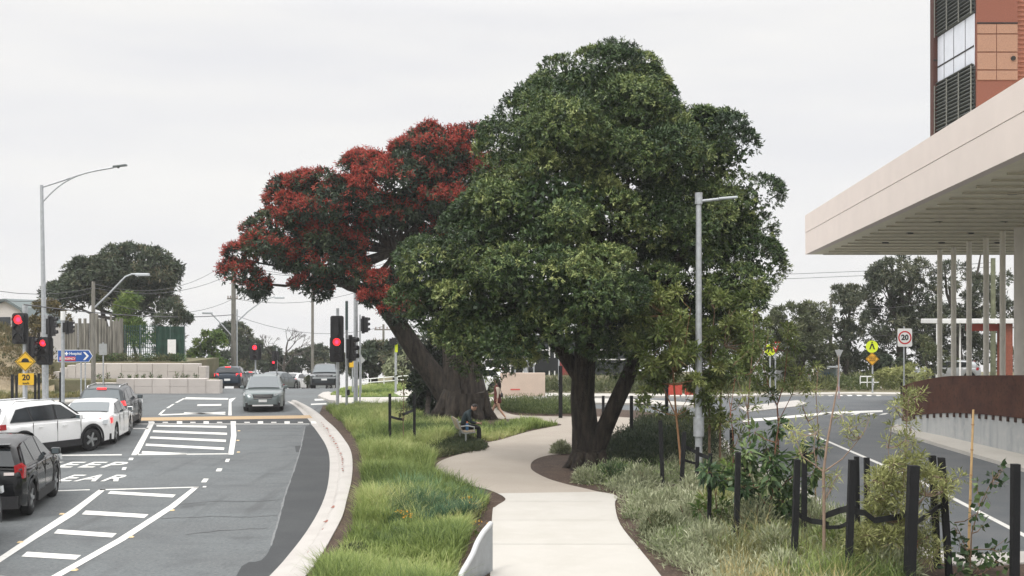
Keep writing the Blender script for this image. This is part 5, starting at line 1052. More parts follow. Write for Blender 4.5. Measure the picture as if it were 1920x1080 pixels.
# 20 speed sign
t, D, O = pole_thing('speed_sign', 'white 20 speed limit sign with a red ring on a thin post', 'road sign', 1695, 720, 612, 2.8, 2.8, D=58); o = plate(t, 'plate', O, 1696.5, 633, D - .08, rr(27, 34, .12), swhite); s = D / F
def ring(parent, r0, r1, m, dz=0, off=-.013, n=36):
    mb = MB(); vs = [(math.cos(2 * math.pi * i / n) * r, off, math.sin(2 * math.pi * i / n) * r + dz) for r in (r0, r1) for i in range(n)]; mb.add(vs, [(i, (i + 1) % n, n + (i + 1) % n, n + i) for i in range(n)]); return mb.build('ring', m, parent, fix=False)
ring(o, 10 * s, 12.6 * s, sred); lettering(o, '20', sblack, .36, 0, 0, .014)
t, D, O = pole_thing('crossing_sign', 'fluorescent yellow pedestrian crossing disc above an orange diamond sign', 'road sign', 1636, 738, 640, 3, 3, D=66); o = plate(t, 'disc', O, 1635, 650, D - .08, circ(11.5), fl); s = D / F
def walker(o, s):
    q = MB()
    for a in ([(-5.5, -5), (-1.6, 6), (1.6, 6), (5.5, -5), (3, -5), (0, 3), (-3, -5)], [(-1.5, 8.6), (0, 9.6), (1.5, 8.6), (1.5, 7.2), (-1.5, 7.2)]): q.slab([(x * s, z * s) for x, z in a], -.022, -.014)
    q.build('walking_symbol', sblack, o)
walker(o, s); o = plate(t, 'diamond', O, 1635.5, 673, D - .08, dia(12.5), mat('sign_orange', (.78, .4, .03), .45, .04), sblack)
for k, wds in enumerate(('LOOK FOR', 'TURNING', 'VEHICLES')): lettering(o, wds, sblack, .085, 0, .1 - .1 * k, .002)
t, D, O = pole_thing('crossing_sign', 'second fluorescent crossing disc half hidden in the saplings by the give way sign', 'road sign', 1444, 745, 650, 3, 3, D=64); o = plate(t, 'disc', O, 1444, 656, D - .08, circ(11), fl); walker(o, D / F)
t, D, O = pole_thing('give_way_sign', 'red and white give way triangle on a thin post among the saplings', 'road sign', 1454, 760, 645, 2.6, 2.6, D=57); tri_ = [(-9, -10), (9, -10), (0, 11)]; o = plate(t, 'triangle', O, 1454, 651, D - .08, tri_, sred); o2 = plate(o, 'white_face', Vector(), 0, 0, D, [(a * .6, b * .6 - 1.5) for a, b in tri_], swhite); o2.location = (0, -.012, 0)
t, D, O = pole_thing('steel_post', 'grey lamp post behind the give way sign', 'post', 1428, 735, 598, 5.5, 5, D=68)
t, D, O = pole_thing('give_way_sign', 'back of a small triangular sign standing before the zebra crossing', 'road sign', 1573, 745, 655, 2.4, 2.4, D=62); plate(t, 'triangle', O, 1573, 664, D - .06, [(-8, -8), (8, -8), (0, 9)], ssilver)
for x, y, lb in ((1573, 748, 'red and white marker post at the foot of the sign before the zebra crossing'), (1716, 1052, 'red tipped white marker post at the kerb behind the near black stakes')):
    D = GD(y); t = thing('marker_post', lb, 'marker post', P(x, y, D)); s = .6 if y < 900 else .5
    MB().cyl((0, 0, s / 2), .05, s, 12).build('shaft', swhite if y > 900 else sred, t, smooth=40); MB().cyl((0, 0, s + .08), .055, .16, 12, r2=.02).build('cap', sred, t); MB().cyl((0, 0, s * .6), .053, .12, 12).build('band', sred if y > 900 else swhite, t)
for x, D, yt, w_, lb in ((986, 66, 640, 9, 'thick pale grey post in front of the beige entry wall'), (966, 68, 655, 3, 'thin white flag post left of the thick pale post at the entry'), (949, 70, 655, 3, 'thin white flag post at the left end of the beige entry wall'), (1001, 70, 655, 3, 'thin white flag post right of the thick pale post at the entry'), (1071, 72, 668, 6, 'white post left of the big green tree trunk'), (1048, 67, 650, 3, 'slim steel post behind the lone dark stake'), (1212, 76, 600, 4, 'pale post behind the forked trunk of the green tree')):
    pole_thing('steel_post', lb, 'post', x, 600 + H * F / D, yt, w_, w_, galv if w_ != 6 else white, D=D)
# white handrail and picnic style frame
def railing(label, pts, D, hpx, m=swhite):
    t = thing('handrail', label, 'handrail', P(*pts[0], D)); O = Vector(t.location); mb = MB()
    for k in (0, .5): mb.tube([P(x, y - hpx * (1 - k), D) - O for x, y in pts], .03, 6)
    mb.build('rail', m, t)
    for x, y in pts: MB().tube([P(x, y, D) - O, P(x, y - hpx, D) - O], .03, 6).build('post', m, t)
railing('white two bar handrail on the far side of the bright lawn', [(672, 726), (695, 724), (720, 722), (745, 720), (770, 718)], 74, 14)
railing('low white handrail frame under the yellow crossing sign', [(1613, 728), (1626, 728), (1638, 728), (1652, 728)], 68, 22)
t = thing('bus_shelter', 'small glass shelter with blue posters across the zebra crossing', 'shelter', P(1550, 722, 74)); O = Vector(t.location); D = 74
mb = MB()
for x in (1533, 1569): mb.box(P(x, 704, D) - O, (.08, .08, 1.3))
mb.box(P(1551, 688, D) - O, (1.4, .9, .08)); mb.build('frame', galv, t); MB().box(P(1551, 706, D + .3) - O, (1.15, .03, .95)).build('glass', mat('shelter_glass', (.3, .36, .38), .15, 0), t); MB().box(P(1553, 706, D + .25) - O, (.5, .03, .5)).build('poster', mat('blue_poster', (.08, .17, .36), .5, .4, 8), t)
# curved metal balustrade at the lower edge of the path
t = thing('balustrade', 'curved pale metal balustrade rising beside the near edge of the path', 'balustrade', G(905, 1085, .1)); O = Vector(t.location)
top = [(858, 1110, 17.4), (862, 1082, 17.6), (873, 1062, 17.9), (884, 1042, 18.2), (892, 1022, 18.5), (903, 1003, 18.8), (913, 991, 19), (918, 985, 19.1)]
tp_ = smooth_line(top); bp_ = []
for x, y, D in tp_: p = P(x, y, D); bp_.append(Vector((p.x + (.0), p.y, .05)))
tpv = [P(*q) for q in tp_]; edge_x = G(921, 1000, .1).x

for a in tpv: vs += [a - O, Vector((a.x * .0 + (919.5 - 960) / F * a.y, a.y, a.z)) - O]
sh_ = []
for q, a in zip(tp_, tpv): sh_ += [a - O, Vector((a.x, a.y, .06)) - O, Vector((a.x + .05, a.y + .02, .06)) - O, Vector((a.x + .05, a.y + .02, a.z)) - O]
n = len(tpv); MB().add(sh_, [(i * 4 + j, i * 4 + (j + 1) % 4, i * 4 + 4 + (j + 1) % 4, i * 4 + 4 + j) for i in range(n - 1) for j in range(4)] + [(0, 1, 2, 3), (n * 4 - 1, n * 4 - 2, n * 4 - 3, n * 4 - 4)]).build('sheet', mat('pale_metal', (.33, .35, .37), .55, .12, 6, metal=.2), t)
MB().tube([a - O + Vector((.02, 0, .03)) for a in tpv], .045, 8).build('top_rail', mat('rail_white', (.5, .51, .52), .45, .05), t, smooth=50)
mb = MB()
for k in range(1, n, 3):
    a = tpv[k]; mb.box((a.x - O.x - .02, a.y - O.y, (a.z + .06) / 2 - O.z), (.03, .03, a.z - .06))
mb.build('rib', galv, t)
# ---------------------------------------------------------------- bench and people
bw = mat('bench_slat', (.25, .2, .14), .7, .2, 12, stretch=(8, 1, 8)); bal = mat('bench_frame', (.38, .4, .4), .4, .05, 8, metal=.4)
BP = G(872, 832, .1); BR = R(-62)      # local -y is the way the bench faces
t = thing('park_bench', 'timber slat park bench with pale curved metal ends facing the path', 'bench', BP, R(100))
for sx_ in (-.75, .75):
    MB().tube([(sx_, .36, .86), (sx_, .27, .62), (sx_, .2, .44), (sx_, .08, .41), (sx_, -.12, .44), (sx_, -.24, .44)], .028, 8).tube([(sx_, .08, .41), (sx_, .06, .0)], .03, 8).tube([(sx_, .24, .02), (sx_, -.12, .02)], .03, 8).build('end_frame', bal, t, smooth=50)
    MB().tube([(sx_, .27, .64), (sx_, .0, .66), (sx_, -.2, .62), (sx_, -.2, .44)], .02, 8).build('armrest', bal, t, smooth=50)
mb = MB()
for k in range(5): mb.box((0, .12 - k * .085, .46), (1.55, .07, .03))
mb.build('seat', bw, t)
mb = MB()
for k in range(4): mb.box((0, .23 + k * .035, .55 + k * .09), (1.55, .03, .075))
mb.build('backrest', bw, t)
skin = mat('skin', (.42, .25, .18), .55, .08, 12); hair_m = mat('dark_hair', (.018, .013, .011), .6, .3, 30, stretch=(20, 20, 2))
def skinned(name, m, parent, pts, edges, root=0, sub=2):
    """pts: {key: (x, y, z, r)}; one continuous surface grown over the joints"""
    keys = list(pts); me = bpy.data.meshes.new(name); me.from_pydata([pts[k][:3] for k in keys], [(keys.index(a), keys.index(b)) for a, b in edges], [])
    o = bpy.data.objects.new(name, me); COL.objects.link(o); sm = o.modifiers.new('skin', 'SKIN'); sm.use_smooth_shade = True
    for i, k in enumerate(keys):
        r_ = pts[k][3]; v = me.skin_vertices[0].data[i]; v.radius = r_ if isinstance(r_, tuple) else (r_, r_); v.use_root = (i == root)
    sb = o.modifiers.new('smooth', 'SUBSURF'); sb.levels = sb.render_levels = sub; me.materials.append(m); o.parent = parent; return o
def chain(*ks): return list(zip(ks[:-1], ks[1:]))
def hand(pts, ed, wrist, key, d, s, curl=.4, k=1.0):
    """palm and five separate bent fingers; d: along the hand, s: across towards the thumb"""
    d = Vector(d).normalized(); s = Vector(s).normalized(); n = d.cross(s); w_ = Vector(pts[wrist][:3]); pm = w_ + d * .055 * k; pts[key + 'p'] = (*pm, .022 * k); ed.append((wrist, key + 'p'))
    for i, (off, ln) in enumerate(((.028, .07), (.01, .08), (-.009, .075), (-.027, .058))):
        a = pm + s * off * k + d * .04 * k; b = a + (d * math.cos(curl) - n * math.sin(curl)) * ln * .5 * k; c = b + (d * math.cos(curl * 2.2) - n * math.sin(curl * 2.2)) * ln * .5 * k
        for j, (p, r) in enumerate(((a, .0095), (b, .0085), (c, .0065))): pts[f'{key}f{i}{j}'] = (*p, r * k)
        ed += [(key + 'p', f'{key}f{i}0'), (f'{key}f{i}0', f'{key}f{i}1'), (f'{key}f{i}1', f'{key}f{i}2')]
    a = w_ + d * .03 * k + s * .034 * k; b = a + (d * .7 + s * .6 - n * .3).normalized() * .045 * k
    pts[key + 't0'] = (*a, .011 * k); pts[key + 't1'] = (*b, .008 * k); ed += [(wrist, key + 't0'), (key + 't0', key + 't1')]
def head(parent, c, fwd, hairm, long=False, cap=None, tilt=0.0):
    """egg-shaped head with nose, brow, ears, eyes and mouth, looking along fwd"""
    f = Vector(fwd).normalized(); up = Vector((0, 0, 1)); rt_ = f.cross(up).normalized(); up = rt_.cross(f)
    rot = Matrix((rt_, f, up)).transposed(); b = bmesh.new(); bmesh.ops.create_uvsphere(b, u_segments=24, v_segments=18, radius=1)
    for v in b.verts:
        x, y, z = v.co; t_ = max(0, -z); y_ = y; x *= .074 * (1 - .28 * t_ * t_); z_ = z * .112
        yy = y * .095 * (1 - .12 * t_)
        if y > .2 and abs(x) < .03 and -.35 < z < .12: yy += .018 * (1 - abs(x) / .03) * (1 - abs(z + .18) / .3 if abs(z + .18) < .3 else 0)      # nose
        if y > .5 and .02 < z < .3 and .012 < abs(x) < .05: yy -= .007           # eye hollows
        if y > .4 and z < -.75: yy += .012
        v.co = rot @ Vector((x, yy, z_)) + Vector(c)
    me = bpy.data.meshes.new('head'); b.to_mesh(me); b.free(); me.materials.append(skin); me.polygons.foreach_set('use_smooth', [True] * len(me.polygons)); o = bpy.data.objects.new('head', me); COL.objects.link(o); o.parent = parent
    mb = MB()
    for s_ in (-1, 1): mb.cyl(rot @ Vector((s_ * .03, .083, .015)) + Vector(c), .009, .012, 8, 1)
    mb.build('eyes', sblack, o); MB().box(rot @ Vector((0, .087, -.058)) + Vector(c), (.045, .012, .008), m=rot).build('mouth', mat('lips', (.3, .1, .09), .5, 0), o)
    mb = MB()
    for s_ in (-1, 1): mb.box(rot @ Vector((s_ * .076, -.005, 0)) + Vector(c), (.016, .035, .055), m=rot)
    mb.build('ears', skin, o, bevel=.006)
    b = bmesh.new(); bmesh.ops.create_uvsphere(b, u_segments=24, v_segments=16, radius=1); kill = []
    for v in b.verts:
        x, y, z = v.co
        if (y > .35 and z < .45) or (z < -.35): kill.append(v); continue
        v.co = rot @ Vector((x * .084, y * .104 - .006, z * .122 + .008)) + Vector(c)
    bmesh.ops.delete(b, geom=kill, context='VERTS')
    me = bpy.data.meshes.new('hair'); b.to_mesh(me); b.free(); me.materials.append(cap or hairm); me.polygons.foreach_set('use_smooth', [True] * len(me.polygons)); h_ = bpy.data.objects.new('hair', me); COL.objects.link(h_); h_.parent = parent
    if long:
        mb = MB(); q = [Vector(c) + rot @ Vector(p) for p in ((0, -.075, .06), (0, -.105, -.02), (0, -.125, -.13), (0, -.15, -.24), (0, -.17, -.32))]; mb.tube(q, [.07, .085, .08, .06, .015], 12); mb.build('long_hair', hairm, parent, smooth=60)
# seated man, facing local -y of the bench
mp_ = thing('person', 'person seated on the park bench leaning forward in a dark teal top and black trousers', 'person', BP, R(100))
z0 = .48
bp = {'pelvis': (0, .06, z0 + .1, (.15, .12)), 'belly': (0, .04, z0 + .24, (.15, .115)), 'chest': (0, -.03, z0 + .42, (.165, .125)), 'ches2': (0, -.1, z0 + .53, (.13, .1)), 'neck': (0, -.17, z0 + .61, .055), 'nec2': (0, -.22, z0 + .66, .05)}
ed = chain('pelvis', 'belly', 'chest', 'ches2', 'neck', 'nec2')
for s_, k in ((-1, 'l'), (1, 'r')):
    bp.update({k + 'sh': (s_ * .19, -.09, z0 + .5, .065), k + 'el': (s_ * .26, -.16, z0 + .24, .05), k + 'wr': (s_ * .11, -.4, z0 + .2, .036)}); ed += chain('ches2', k + 'sh', k + 'el', k + 'wr')
skinned('shirt', mat('teal_shirt', (.011, .022, .026), .9, .2, 20), mp_, bp, ed)
for s_, k in ((-1, 'l'), (1, 'r')):
    pts = {'el': (s_ * .25, -.17, z0 + .235, .042), 'wr0': (s_ * .14, -.36, z0 + .205, .036), 'wr': (s_ * .1, -.43, z0 + .2, .028)}; ee = chain('el', 'wr0', 'wr'); hand(pts, ee, 'wr', 'h', (-s_ * .45, -1, -.12), (-s_ * 1, .45, .25), .5); skinned('forearm', skin, mp_, pts, ee)
lp = {'pel': (0, .06, z0 + .06, (.16, .12))}; le = []
for s_, k in ((-1, 'l'), (1, 'r')):
    lp.update({k + 'hip': (s_ * .1, .0, z0 + .075, .1), k + 'th': (s_ * .13, -.24, z0 + .085, .085), k + 'kn': (s_ * .14, -.46, z0 + .06, .068), k + 'ca': (s_ * .14, -.47, .26, .06), k + 'an': (s_ * .13, -.45, .1, .052)}); le += chain('pel', k + 'hip', k + 'th', k + 'kn', k + 'ca', k + 'an')
skinned('trousers', mat('black_trousers', (.012, .012, .014), .9, .2, 20), mp_, lp, le)
for s_ in (-1, 1): skinned('shoe', mat('black_shoe', (.015, .015, .017), .5, .1), mp_, {'a': (s_ * .13, -.42, .06, .05), 'b': (s_ * .135, -.52, .05, .048), 'c': (s_ * .14, -.62, .035, .035)}, chain('a', 'b', 'c'))
head(mp_, (0, -.3, z0 + .72), (0, -.75, -.65), hair_m)
# bottle standing on the bench beside the man
bt_l = rot2((-.36, -.02, 0), R(100)); t = thing('drink_bottle', 'blue drink bottle with an orange cap standing on the bench beside the seated person', 'bottle', BP + Vector((bt_l.x, bt_l.y, .478)))
MB().tube([(0, 0, 0), (0, 0, .02), (0, 0, .2), (0, 0, .24)], [.042, .045, .045, .025], 14).build('body', mat('blue_plastic', (.03, .12, .25), .3, .1), t, smooth=50); MB().cyl((0, 0, .265), .024, .05, 12).build('cap', mat('orange_cap', (.6, .17, .06), .5, 0), t)
# walking woman, moving to the left of the photo (local -x)
WP = G(932, 787, .115)
wp = thing('person', 'long haired woman in a rust dress walking left past the massive trunk', 'person', WP, R(-8))
dress = mat('rust_dress', (.12, .035, .03), .85, .25, 18)
pts = {'hem': (.03, 0, .62, (.2, .21)), 'hip': (.02, 0, .9, (.175, .17)), 'waist': (0, 0, 1.08, (.125, .12)), 'bust': (-.015, 0, 1.26, (.15, .14)), 'sh': (0, 0, 1.39, (.11, .1)), 'nk': (-.005, 0, 1.44, .05)}
skinned('dress', dress, wp, pts, chain(*pts))
pts = {'a': (0, 0, 1.42, .05), 'b': (-.02, 0, 1.5, .045)}; skinned('neck', skin, wp, pts, chain('a', 'b'))
head(wp, (-.045, 0, 1.585), (-1, 0, -.05), hair_m, True)
cardi = mat('cream_cardigan', (.5, .43, .36), .9, .1, 20)
ar1 = {'sh': (.01, -.17, 1.36, .06), 'el': (.075, -.2, 1.1, .048), 'wr': (.05, -.2, .88, .034)}; skinned('sleeve', cardi, wp, ar1, chain(*ar1)); pts = {'wr0': (.05, -.2, .89, .027), 'wr': (.045, -.2, .85, .025)}; ee = [('wr0', 'wr')]; hand(pts, ee, 'wr', 'h', (-.15, 0, -1), (-1, 0, .1), .35); skinned('hand', skin, wp, pts, ee)
ar2 = {'sh': (.0, .17, 1.36, .06), 'el': (-.1, .2, 1.12, .048), 'wr': (-.3, .17, 1.03, .034)}; skinned('sleeve', cardi, wp, ar2, chain(*ar2)); pts = {'wr0': (-.29, .17, 1.03, .027), 'wr': (-.33, .17, 1.02, .025)}; ee = [('wr0', 'wr')]; hand(pts, ee, 'wr', 'h', (-1, 0, -.1), (0, 0, 1), .6); skinned('hand', skin, wp, pts, ee)
skinned('cardigan_back', cardi, wp, {'a': (.06, 0, 1.38, (.13, .07)), 'b': (.085, 0, 1.2, (.12, .06)), 'c': (.09, 0, 1.02, (.12, .05))}, chain('a', 'b', 'c'))
l1 = {'hip': (.03, -.08, .72, .085), 'kn': (.1, -.08, .46, .055), 'ca': (.24, -.08, .27, .05), 'an': (.37, -.08, .1, .032)}; skinned('leg', skin, wp, l1, chain(*l1))
l2 = {'hip': (0, .08, .72, .085), 'kn': (-.16, .08, .48, .055), 'ca': (-.22, .08, .28, .05), 'an': (-.25, .08, .08, .032)}; skinned('leg', skin, wp, l2, chain(*l2))
shoe = mat('brown_shoe', (.13, .05, .035), .6, .1)
for (x, z, y, tx, tz) in ((.39, .075, -.08, .3, .02), (-.24, .04, .08, -.4, .025)): skinned('shoe', shoe, wp, {'a': (x, y, z, .036), 'b': ((x + tx) / 2, y, (z + tz) / 2, .036), 'c': (tx, y, tz, .028)}, chain('a', 'b', 'c'))
bagp = rot2((.2, -.06, 1.02), R(-8)); t = thing('shoulder_bag', 'black shoulder bag hanging behind the walking woman', 'bag', WP + bagp, R(-8))
skinned('body', mat('black_leather', (.014, .013, .014), .5, .2, 20), t, {'a': (0, 0, .12, (.03, .06)), 'b': (0, 0, 0, (.06, .11)), 'c': (.005, 0, -.1, (.065, .13))}, chain('a', 'b', 'c')); MB().tube([(0, -.04, .1), (-.06, -.06, .28), (-.14, -.08, .4), (-.2, -.02, .42)], .012, 6).build('strap', blackp, t)
# ---------------------------------------------------------------- verge grass, ground cover
def in_poly(p, poly):
    x, y = p[:, 0], p[:, 1]; r = np.zeros(len(p), bool); n = len(poly)
    for i in range(n):
        (x0, y0), (x1, y1) = poly[i][:2], poly[i - 1][:2]
        c = ((y0 > y) != (y1 > y)) & (x < (x1 - x0) * (y - y0) / (y1 - y0 + 1e-12) + x0); r ^= c
    return r
def scatter(rng, px, n, z=.1, bias=1.0):
    """points inside a photo-traced outline laid on the ground, denser towards the viewer"""
    poly = [tuple(G(x, y, z).xy) for x, y in px]; a = np.array(poly); lo, hi = a.min(0), a.max(0); out = []; got = 0
    while got < n:
        p = lo + rng.random((n * 2, 2)) * (hi - lo); k = in_poly(p, poly) & (rng.random(len(p)) < np.minimum(1, (lo[1] / p[:, 1]) ** bias)); out.append(p[k]); got += k.sum()
    p = np.concatenate(out)[:n]; return np.concatenate([p, np.full((n, 1), z)], 1)
def fbm(p, s, seed):
    r = np.random.default_rng(seed); v = np.zeros(len(p))
    for k in range(7):
        q = r.random() * 6.28; f = s * (.6 + 1.3 * r.random()); v += np.sin((p[:, 0] * math.cos(q) + p[:, 1] * math.sin(q)) * f + r.random() * 6.28)
    return v / 3
grass_m = leafmat('verge_grass', [(0, (.05, .085, .025)), (.25, (.11, .165, .045)), (.5, (.225, .295, .08)), (.75, (.35, .41, .14)), (1, (.52, .52, .24))], .6, .4)
def grass(name, label, px, ntuft, per, h, W, seed, m, base=.5, spread=.12, bend=.7, bias=1.6, amp=.3, hv=.35, z=.1, hole=None):
    rng = np.random.default_rng(seed); c = scatter(rng, px, ntuft, z, bias)
    if hole is not None: c = c[fbm(c, 1.3, seed + 5) > hole]
    pt = fbm(c, .9, seed + 1); n = len(c); th = h * np.clip(1 + hv * fbm(c, 1.6, seed + 2) + rng.normal(size=n) * .2, .35, 2)
    tt = np.clip(base + amp * pt + rng.normal(size=n) * .09, 0, 1); i = np.repeat(np.arange(n), per); k = len(i)
    a = rng.random(k) * 6.283; d = np.stack([np.cos(a), np.sin(a), np.zeros(k)], 1)
    p = c[i] + d * (rng.random((k, 1)) * spread)
    o = blades(name, p, d, th[i] * (.55 + .6 * rng.random(k)), W * (.7 + .6 * rng.random(k)), np.clip(tt[i] + rng.normal(size=k) * .1, 0, 1), m, None, bend * (.3 + .9 * rng.random(k)))
    return tag(o, label, 'grass', kind='stuff')
verge = [(565, 1330), (604, 1085), (645, 1040), (664, 1000), (680, 960), (685, 915), (685, 870), (676, 835), (655, 805), (632, 785), (612, 768), (640, 762), (770, 764), (790, 788), (850, 800), (848, 826), (820, 845), (812, 866), (805, 885), (830, 905), (870, 922), (905, 935), (912, 940), (880, 982), (857, 1040), (842, 1090), (800, 1330)]
grass('verge_grass', 'lush bright green grass tufts covering the left-hand verge', verge, 7600, 18, .36, .015, 1, grass_m, .55, hv=.5, spread=.17, hole=-1.0)
grass('dark_grass', 'patches of darker blue green grass in the left-hand verge', [(720, 985), (700, 940), (760, 925), (850, 935), (912, 938), (880, 980), (800, 990)], 1500, 14, .34, .014, 2, leafmat('rush', [(0, (.025, .055, .03)), (.5, (.07, .14, .07)), (1, (.16, .27, .12))], .6, .3), .4)
grass('dark_grass', 'dark low ground cover around the park bench', [(790, 810), (850, 815), (905, 838), (905, 850), (850, 852), (815, 858), (785, 835)], 700, 12, .26, .016, 3, leafmat('rush', [(0, (.012, .035, .018))]), .3) if False else None
grass('verge_grass', 'fresh green grass beside the bench and the big trunk', [(640, 762), (780, 764), (790, 790), (900, 800), (1000, 792), (1045, 797), (990, 808), (945, 822), (910, 829), (850, 800), (700, 812), (650, 800)], 2600, 12, .26, .02, 4, grass_m, .5, bias=.5)
grass('verge_grass', 'short grass of the bright lawn across the side street', [(620, 741), (645, 729), (700, 722), (825, 714), (922, 718), (922, 740), (835, 741), (800, 729), (760, 730), (735, 737), (740, 742), (650, 742)], 3500, 8, .14, .03, 5, grass_m, .62, bias=0, z=.11)
def cover(name, label, px, n, r, h, per, L_, W_, m, seed, bias=1.2, z=.1, hole=None, cat='ground cover'):
    """low shrubby cover: many small domes of leaves"""
    rng = np.random.default_rng(seed); c = scatter(rng, px, n, z, bias)
    if hole is not None: c = c[fbm(c, 1.1, seed + 5) > hole]
    k = len(c); rr_ = r * (.5 + rng.random(k)); i = np.repeat(np.arange(k), per); q = len(i); u = unit(rng.normal(size=(q, 3)) + np.array([0, 0, .5])); u[:, 2] = np.abs(u[:, 2])
    p = c[i] + u * rr_[i][:, None] * np.array([1, 1, h / r]) * (rng.random((q, 1)) ** .5)
    tt = np.clip(.5 + .2 * fbm(c, .8, seed + 1) + rng.normal(size=k) * .12, 0, 1)
    o = leaves(name, p, u * .5 + rng.normal(size=(q, 3)) * .45 + np.array([0, 0, .55]), unit(rng.normal(size=(q, 3)) * .8 + np.array([0, 0, .5])), L_ * (.6 + .8 * rng.random(q)), W_ * (.7 + .6 * rng.random(q)), np.clip(tt[i] + rng.normal(size=q) * .13, 0, 1), m)
    return tag(o, label, cat, kind='stuff')
g_shade = leafmat('shade_cover', [(0, (.012, .025, .014)), (.5, (.03, .05, .024)), (1, (.09, .1, .045))], .6, .2)  # leaf colours darkened to imitate the shade under the big tree
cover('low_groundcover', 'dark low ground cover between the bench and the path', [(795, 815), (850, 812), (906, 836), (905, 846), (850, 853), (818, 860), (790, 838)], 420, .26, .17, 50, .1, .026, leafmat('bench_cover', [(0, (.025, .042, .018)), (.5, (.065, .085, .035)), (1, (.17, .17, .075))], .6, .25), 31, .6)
cover('low_groundcover', 'low mixed herbs with bare mulch gaps in the middle of the verge', [(655, 1000), (700, 940), (800, 935), (905, 945), (880, 990), (850, 1040), (700, 1050), (640, 1050)], 520, .2, .2, 55, .1, .02, g_olive, 32, .8, hole=.05)
bed_r = [(1172, 950), (1165, 935), (1115, 912), (1080, 905), (1150, 885), (1250, 880), (1330, 850), (1425, 900), (1500, 945), (1590, 996), (1700, 1045), (1720, 1330), (1420, 1330), (1300, 1090), (1255, 1060), (1215, 1025), (1183, 980)]
cover('grey_groundcover', 'soft grey green ground cover beside the right edge of the path', bed_r, 1400, .3, .36, 74, .11, .017, g_grey, 33, 1.4, hole=-.7)
cover('green_groundcover', 'bright green spreading ground cover among the grey plants', bed_r, 750, .26, .3, 60, .12, .02, leafmat('spread_leaf', [(0, (.05, .085, .025)), (.5, (.15, .22, .07)), (1, (.32, .38, .15))], .6, .3), 34, 1.4, hole=-.1)
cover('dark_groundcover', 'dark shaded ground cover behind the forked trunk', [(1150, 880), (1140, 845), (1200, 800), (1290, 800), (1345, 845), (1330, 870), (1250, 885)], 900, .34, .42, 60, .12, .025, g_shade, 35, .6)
cover('bed_groundcover', 'pale green planting strip beyond the path left of the forked trunk', [(915, 763), (940, 759), (1073, 760), (1073, 777), (1010, 778), (960, 775)], 500, .3, .42, 40, .13, .03, leafmat('strip_leaf', [(0, (.06, .09, .03)), (.5, (.14, .18, .065)), (1, (.28, .3, .13))], .6, .25), 36, .3)
cover('bed_groundcover', 'green planting along the foot of the entrance building', [(925, 742), (1010, 737), (1330, 738), (1330, 722), (925, 724)], 480, .4, .6, 40, .2, .06, g_olive, 37, 0, z=.12)
cover('bed_groundcover', 'mixed garden planting on the far side of the zebra crossing', [(1345, 737), (1600, 733), (1700, 733), (1740, 722), (1700, 716), (1345, 720)], 520, .4, .6, 40, .2, .05, leafmat('garden_leaf', [(0, (.05, .075, .025)), (.5, (.12, .15, .055)), (1, (.32, .3, .13))], .6, .25), 38, 0, z=.12)
cover('right_groundcover', 'olive planting under the young trees by the right-hand kerb', [(1200, 800), (1300, 795), (1330, 815), (1345, 842), (1290, 835)], 340, .3, .45, 55, .13, .03, g_olive, 39, .3)
straw_m = leafmat('straw_grass', [(0, (.09, .11, .03)), (.4, (.22, .2, .075)), (1, (.5, .41, .2))], .7, .3)
grass('straw_grass', 'tall pale straw coloured grass at the bottom of the right bed', [(1340, 1060), (1430, 1035), (1500, 1040), (1590, 1060), (1620, 1330), (1400, 1330)], 420, 16, .6, .01, 6, straw_m, .45, .16, .75, 1.0)
grass('verge_grass', 'green tussock grass among the black stakes in the right bed', [(1440, 980), (1520, 985), (1600, 1010), (1700, 1050), (1720, 1330), (1450, 1330)], 620, 16, .5, .012, 7, grass_m, .45, .14, .8, 1.0)
grass('bank_grass', 'dry tufts of grass at the foot of the left bank', [(-60, 752), (60, 748), (240, 742), (240, 738), (60, 741), (-60, 741)], 500, 8, .3, .03, 8, straw_m, .4, bias=0, z=0)
def bank_scrub():
    rng = np.random.default_rng(77); n = 160; x = rng.random(n) * 150 - 60; q = (x + 60) / 162; D = 66.5 + rng.random(n) * 14
    z = np.interp(D, [64, 66.5, 70, 76, 84], [0, .7, 2.3, 3.5, 3.4]) * (1 - q ** 3) + np.interp(D, [64, 66.5, 70, 76, 84], [0, .25, .9, 1.3, 1.3]) * q ** 3
    c = np.stack([(x - 960) / F * D, D, z], 1); i = np.repeat(np.arange(n), 60); u = unit(rng.normal(size=(len(i), 3))); u[:, 2] = abs(u[:, 2]); r_ = (.25 + .4 * rng.random(n))[i][:, None]
    o = leaves('bank_scrub', c[i] + u * r_, u + np.array([0, 0, .4]), unit(rng.normal(size=(len(i), 3))), .22, .07, np.clip(rng.random(n)[i] * .8 + rng.normal(size=len(i)) * .1, 0, 1), leafmat('dry_scrub', [(0, (.06, .07, .025)), (.5, (.16, .13, .06)), (1, (.3, .22, .12))], .7, .2)); tag(o, 'dry scrub covering the bank behind the left-hand signals', 'scrub', kind='stuff')
bank_scrub()
yf = leafmat('orange_flower', [(0, (.6, .25, .02)), (1, (.75, .45, .05))], .6, .2)
for i, (x, y) in enumerate(((756, 985), (765, 993), (875, 958), (886, 968), (888, 1005))):
    t = herb('flower', 'small orange yellow flower plant near the balustrade end of the verge' if i > 1 else 'small orange yellow flower plant in the middle of the left verge', 'flower', G(x, y, .1), .12, .22, g_bright, 60, .09, .02, 'orange flowers in the verge', 300 + i)
    rg = np.random.default_rng(400 + i); p = rg.normal(size=(15, 3)) * np.array([.1, .1, .02]) + np.array([0, 0, .27]); leaves('petals', p, unit(rg.normal(size=(15, 3)) + np.array([0, 0, .6])), unit(rg.normal(size=(15, 3)) + np.array([0, 0, 1.])), .045, .026, rg.random(15), yf, t)
